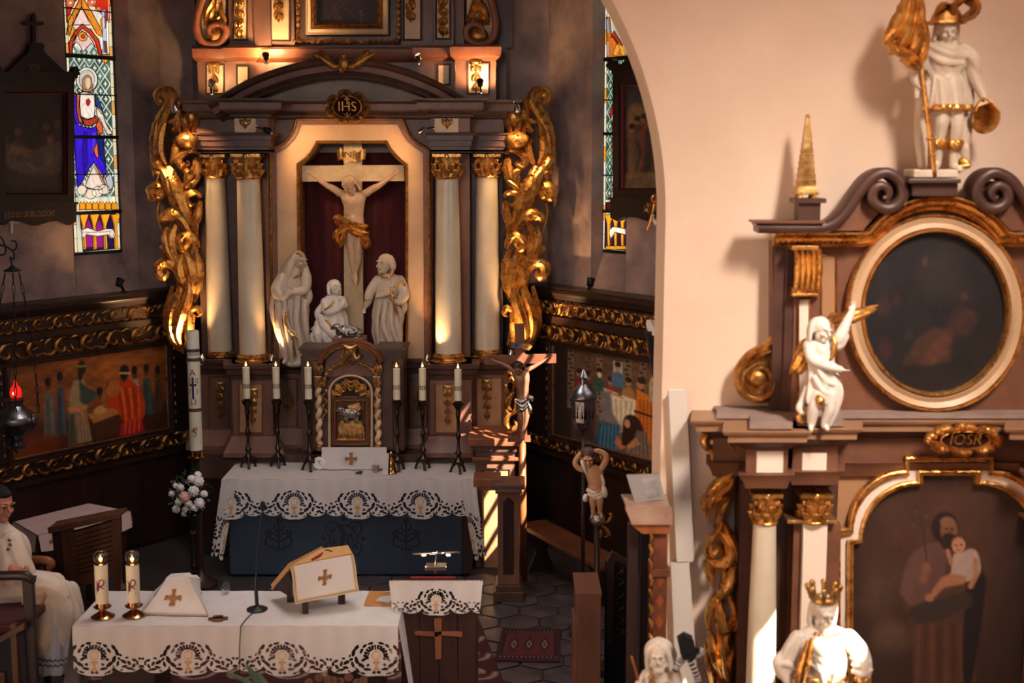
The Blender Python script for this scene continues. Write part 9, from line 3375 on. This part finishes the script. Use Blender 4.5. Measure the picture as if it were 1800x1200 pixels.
for i in range(9):
 x,y=545+14*(i%8)+rf.uniform(-4,4),1196+14*(i//8)+rf.uniform(-5,5)
 mb=MB()
 c_=f.J(x,y,rf.uniform(-5,5))
 for j in range(9):
  a=j*2*PI/9
  mb.ell(c_+Vector((math.cos(a)*.018,-.004,math.sin(a)*.018)),(.014,.006,.014),seg=6,rings=4)
 mb.ell(c_,.012,seg=6,rings=4)
 mb.build('flower_head',mat('dull_rose',S(150,120,92)if i%2 else S(92,60,44),.8),PT,smooth=4)
 mb=MB()
 mb.tube([c_,(f.J(540,1300).x,YG,zp_)],.004,5)
 mb.build('stem',LEAFM,PT,smooth=4)
 # left side: credence table, slatted stand, priest
zcr=.92
Q=[atz(25,917,zcr),atz(66,941,zcr),atz(228,899,zcr),atz(155,885,zcr)]
CT=thing('credence_table','low side table with a pale cloth behind the seated priest','table',((Q[0]+Q[2])/2).xy.to_3d())
mb=MB()
mb.add([Vector((v.x,v.y,zcr-.03))for v in Q]+[Vector((v.x,v.y,zcr-.004))for v in Q],[(0,1,2,3),(7,6,5,4),(0,4,5,1),(1,5,6,2),(2,6,7,3),(3,7,4,0)])
mb.build('tabletop',DWOOD,CT,smooth=0)
ctr=(Q[0]+Q[1]+Q[2]+Q[3])/4
for v in Q:
 w_=v.lerp(ctr,.12)
 mb=MB()
 mb.box(w_.x-.025,w_.x+.025,w_.y-.025,w_.y+.025,0,zcr-.03)
 mb.build('leg',DWOOD,CT,smooth=0,bevel=.004)
CC_=thing('credence_cloth','pale pinkish cloth with a small cross on the low side table','tablecloth',(ctr.x,ctr.y,zcr))
PINKL=mat('pinkish_linen',S(196,170,164),.8,var=.15,scale=6,bump=.05)
mb=MB()
mb.grid(20,12,lambda u,v:tuple(Q[0].lerp(Q[3],u).lerp(Q[1].lerp(Q[2],u),v)+Vector((0,0,.003))))
mb.build('top_sheet',PINKL,CC_,smooth=4)
for(a,b_,hh)in((Q[1],Q[2],.14),(Q[2],Q[3],.12),(Q[0],Q[1],.14)):
 d=(b_-a)
 out=Vector((d.y,-d.x,0)).normalized()
 if out.dot(a-ctr)<0:
  out=-out
 mb=MB()
 mb.grid(24,8,lambda u,v:tuple(a.lerp(b_,u)+out*(.012+.03*v+.014*math.sin(u*17)*v)+Vector((0,0,.003-hh*v*(1+.1*math.sin(u*9))))))
 mb.build('fall',PINKL,CC_,smooth=4)
a,b_=Q[1],Q[2]
mb=MB()
d=(b_-a).normalized()
out=Vector((d.y,-d.x,0)).normalized()
if out.dot(a-ctr)<0:
 out=-out
pc_=a.lerp(b_,.10)+out*.05+Vector((0,0,-.065))
for t in range(4):
 an=t*PI/4
 e=d*math.cos(an)*.022+Vector((0,0,math.sin(an)*.022))
 mb.tube([pc_-e,pc_+e],.003,5)
o=mb.build('small_cross',GTHREAD,CC_,smooth=4)
o['kind']='stuff'
Ysl=10.35
SL=thing('slatted_stand','brown wooden stand with a louvred back and slanted top, beside the priest','stand',(X_(165,1040,Ysl),Ysl,0))
def smap(a,b,c):
 Y=Ysl+(170-a)*.0016
 p=P(a,b,Y)
 return(p.x,Y-c,p.z)
for(pts,nm)in(([(108,930),(126,928),(148,row(0.01,Ysl)),(130,row(0.01,Ysl))],'left_post'),([(198,908),(210,906),(216,row(0.01,Ysl)),(206,row(0.01,Ysl))],'right_post'),([(126,1006+14),(204,1000),(204,1012),(127,1034)],'bottom_rail')):
 mb=MB()
 mb.prism(pts,smap,.0,-.05)
 mb.build(nm,MWOOD,SL,smooth=0,bevel=.004)
mb=MB()
mb.prism([(88,925),(214,900),(214,906),(90,934)],smap,.05,-.14)
mb.build('slanted_top',MWOOD,SL,smooth=0,bevel=.004)
for i in range(10):
 t=i/10
 yl,yr_=938+84*t,916+86*t
 mb=MB()
 mb.prism([(127,yl),(203,yr_),(203,yr_+5.4),(127,yl+5.8)],smap,-.004-.0,-.022)
 mb.build('slat',MWOOD,SL,smooth=0,bevel=.002)
mb=MB()
mb.prism([(128,934),(203,912),(204,1004),(128,1026)],smap,-.03,-.036)
mb.build('back_panel',DWOOD,SL,smooth=0)
mb=MB()
mb.prism([(89,932),(108,930),(122,1110),(106,1100)],smap,-.02,-.06)
mb.build('side_panel',DWOOD,SL,smooth=0)
YPr=9.75
f=Fig(YPr)
PR=thing('person','seated dark-haired person in a white vestment with gold trim, hands folded, facing right','person',f.J(60,1150))
CHAS=mat('cream_vestment',S(222,206,186),.6,var=.12,col2=S(204,186,168),scale=4,sheen=.2,bump=.04,bscale=150)
ALB=mat('bluish_alb',S(186,186,194),.75,var=.15,scale=6)
SKIN=mat('skin',S(196,132,108),.5,var=.2,scale=8,spec=.35)
L=f.head((2,885,6),31,yaw=1.0,pitch=-.12,roll=0)
f.limb([(0,905,2),(-2,932,0)],[14,15])
f.robe([(-4,930,0,20,14,2,0,0),(-6,945,0,40,22,2,0,0),(-8,985,0,40,26,2,0,0),(-8,1030,0,42,30,2,0,0),(-8,1046,0,42,30,2,0,0)],n=16)
f.limb([(0,1034,16),(60,1030,24),(100,1034,24)],[24,22,18])
f.limb([(100,1034,24),(108,1090,24),(106,1150,24)],[18,15,10])
f.limb([(-14,1034,6),(50,1034,-10),(92,1038,-10)],[24,22,18])
f.limb([(92,1038,-10),(100,1090,-10),(98,1150,-10)],[18,15,10])
f.limb([(20,945,18),(36,980,44),(52,992,60)],[14,12,8])
f.hand((48,994,64),(14,-7,2),(0,-.5,.8),L=32,curl=.5)
f.hand((48,984,58),(14,2,3),(0,-.6,.8),L=32,curl=.8,side=-1)
f.skin('body',SKIN,PR,.007,it=2)
h_=Fig(YPr)
k=31*h_.k
for(x,y,z,a,b_,c_)in((0,.22,.40,.77,.84,.76),(0,.62,.0,.62,.44,.6),(0,-.30,.72,.50,.42,.26),(.55,.25,.2,.2,.4,.4),(-.55,.25,.2,.2,.4,.4)):
 h_.mb.ell(L(x,y,z),(a*k,b_*k,c_*k),h_.rot(1.0,.12))
h_.skin('short_hair',mat('dark_hair',S(14,11,11),.8,bump=.4,bscale=150),PR,.006,it=1)
mb=MB()
for sx in(1,-1):
 mb.ell(L(sx*.27,-.745,.035),.06*k,seg=8,rings=6)
 mb.tube([L(sx*.12,-.82,.24),L(sx*.28,-.80,.29),L(sx*.42,-.70,.24)],.035*k,5)
o=mb.build('eyes_and_brows',mat('dark_eye',S(26,20,18),.4),PR,smooth=4)
o['kind']='stuff'
a_=Fig(YPr)
a_.robe([(112,1060,8,24,34,5,.04,0),(112,1100,8,30,38,7,.06,1),(108,1140,8,36,40,8,.07,1.6),(104,1168,8,40,42,9,.07,2),(102,1172,8,38,40,9,.07,2)],n=20)
a_.limb([(44,992,36),(54,996,40)],[11,12])
a_.skin('alb',ALB,PR,.009,it=1)
mb=MB()
for i in range(26):
 an=PI*1.02+PI*.96*i/25
 for kk in(0,1):
  mb.ell(a_.J(106+37*math.cos(an),1143+kk*9+(i%2)*2,8-41*math.sin(an)),(.010,.006,.010),seg=6,rings=4)
o=mb.build('openwork_band',mat('band_blue',S(92,98,116),.7),PR,smooth=4)
o['kind']='stuff'
v_=Fig(YPr)
v_.robe([(-2,920,2,18,15,3,.0,0),(0,930,2,30,20,3,.02,0),(2,945,4,46,28,4,.03,1),(4,970,6,52,34,5,.03,1.5),(0,1000,6,54,38,5,.04,2),(0,1030,8,58,42,5,.04,2),(0,1046,8,58,42,5,.03,2)],n=26)
v_.limb([(30,944,22),(44,972,34),(58,1000,34),(50,1012,30)],[20,20,18,12])
v_.limb([(20,950,28),(30,980,40),(30,1006,42)],[16,18,14])
for(pts,r)in(([(10,1030,20),(60,1022,28),(100,1026,26),(116,1040,26)],[28,28,24,18]),([(0,1030,-4),(50,1028,-10),(92,1030,-12)],[28,26,22]),([(30,1030,6),(70,1026,8),(106,1034,8)],[26,26,20]),([(112,1034,26),(122,1070,28),(118,1110,28),(112,1128,28)],[18,18,17,12]),([(112,1034,4),(126,1075,4),(130,1105,4),(128,1122,4)],[18,18,16,11]),([(90,1034,30),(94,1075,38),(92,1110,38),(90,1130,36)],[18,16,16,11]),([(66,1030,34),(68,1070,44),(74,1105,44),(80,1126,42)],[16,13,12,8]),([(104,1036,16),(108,1090,18),(104,1126,18)],[20,20,14]),([(120,1040,-14),(130,1080,-16),(136,1108,-16)],[16,14,10])):
 v_.limb(pts,r,10)
v_.skin('chasuble',CHAS,PR,.009,it=3)
mb=MB()
v_.limb([(96,1026,52),(84,1066,57),(80,1100,56),(86,1126,52)],[1.6]*4,6,mb=mb)
mb.build('gold_edge',mat('gold_edging',S(190,150,96),.5,.3),PR,smooth=4)
st=MB()
for i in range(15):
 t=i/14
 x,y=70+52*min(1,t*1.5)+3*math.sin(i*2),1008+22*min(1,t*1.5)+55*max(0,t-.6)
 d_=45-14*t
 st.ell(v_.J(x,y-4,d_-4),(.016,.008,.012),Matrix.Rotation(i*1.1,3,'Y'),8,5)
 st.ell(v_.J(x+3,y+2,d_-3),(.010,.008,.018),Matrix.Rotation(i*2.1,3,'Y'),8,5)
for i in range(8):
 st.ell(v_.J(33+2*math.sin(i*2.4),936+i*8,47),(.014,.007,.012),Matrix.Rotation(i*1.3,3,'Y'),8,5)
o=st.build('embroidery',mat('bronze_embroidery',S(120,98,74),.6,.2),PR,smooth=4)
o['kind']='stuff'
mb=MB()
v_.robe([(-2,917,2,17,15,2,0,0),(-2,923,2,19,17,2,0,0),(-2,928,2,19,17,2,0,0)],mb=mb,n=6)
mb.build('collar',LINEN,PR,smooth=4)
mb=MB()
mb.box(-.04,.04,-.02,.02,-.025,.02,m=lambda x,y,z:tuple(f.J(72,1000,56)+Vector((x+z*.3,y,z))))
o=mb.build('black_wallet_book',BLACK,smooth=0,bevel=.004)
tag(o,'small black book held in the seated person\'s hands','book')
for i,d_ in enumerate((24,-10)):
 mb=MB()
 f.limb([(104,1168,d_),(118,1172,d_),(132,1174,d_)],[9,9,7],mb=mb)
 mb.build('shoe',BLACK,PR,smooth=4)
ch=Fig(YPr)
CHR=thing('armchair','carved wooden armchair on which the person in white sits','chair',ch.J(10,1180))
for(a,b_,d_,nm)in(((-40,1046),(96,1072),20,'seat'),):
 x0,x1=ch.J(a[0],a[1]).x,ch.J(b_[0],b_[1]).x
 mb=MB()
 mb.box(x0,x1-.08,YPr-.22,YPr+.24,ch.J(0,1078).z-.05,ch.J(0,1072).z)
 mb.build('seat',DWOOD,CHR,smooth=0,bevel=.01)
mb=MB()
v=ch.J(-56,1000).x
mb.box(v-.05,v,YPr-.24,YPr+.24,.02,ch.J(0,880).z)
mb.build('back',DWOOD,CHR,smooth=0,bevel=.01)
for(Y,x)in((YPr+.22,84),(YPr-.28,60)):
 c2=Fig(Y)
 if Y>YPr:
  mb=MB()
  c2.limb([(-50,990,0),(30,984,0),(x-8,984,0),(x+6,990,0),(x+2,1000,0)],[6,7,8,8,6],mb=mb)
  mb.build('armrest',OWOOD,CHR,smooth=4)
 mb=MB()
 mb.tube([c2.J(x-10,994 if Y>YPr else 1080),(c2.J(x-10,994).x,Y,.02)],.028,10)
 mb.build('front_leg',DWOOD,CHR,smooth=4)
 mb=MB()
 mb.tube([c2.J(-52,1040),(c2.J(-52,1040).x,Y,.02)],.028,10)
 mb.build('rear_leg',DWOOD,CHR,smooth=4)
YK=9.1
k2=Fig(YK)
SC2=thing('side_chair','dark chair with a red seat at the left edge, in front of the person','chair',k2.J(10,1260))
for(x,y0,w_)in((40,1024,12),(24,1096,5),(4,1180,5)):
 a,b_=k2.J(x-w_/2-3,y0),k2.J(x+w_/2+3,y0)
 mb=MB()
 mb.box(a.x,b_.x,YK-.02+(0 if x!=40 else .1),YK+.04+(0 if x!=40 else .1),0.01,a.z)
 mb.build('leg',MWOOD if x!=40 else DWOOD,SC2,smooth=0,bevel=.006)
mb=MB()
k2.limb([(-40,1016,-8),(0,1014,-8),(40,1014,-8),(54,1022,-8)],[9,9,9,7],mb=mb)
mb.build('armrest',DWOOD,SC2,smooth=4)
mb=MB()
a,b_=k2.J(-60,1090),k2.J(42,1090)
mb.box(a.x,b_.x,YK+.0,YK+.45,k2.J(0,1112).z,k2.J(0,1098).z)
mb.build('red_seat',mat('red_seat_cloth',S(70,24,26),.8),SC2,smooth=0,bevel=.02)
mb=MB()
mb.prism([(-60,1150),(44,1094),(44,1104),(-60,1162)],flatmap(YK-.02),.02,-.02)
mb.build('front_rail',MWOOD,SC2,smooth=0)
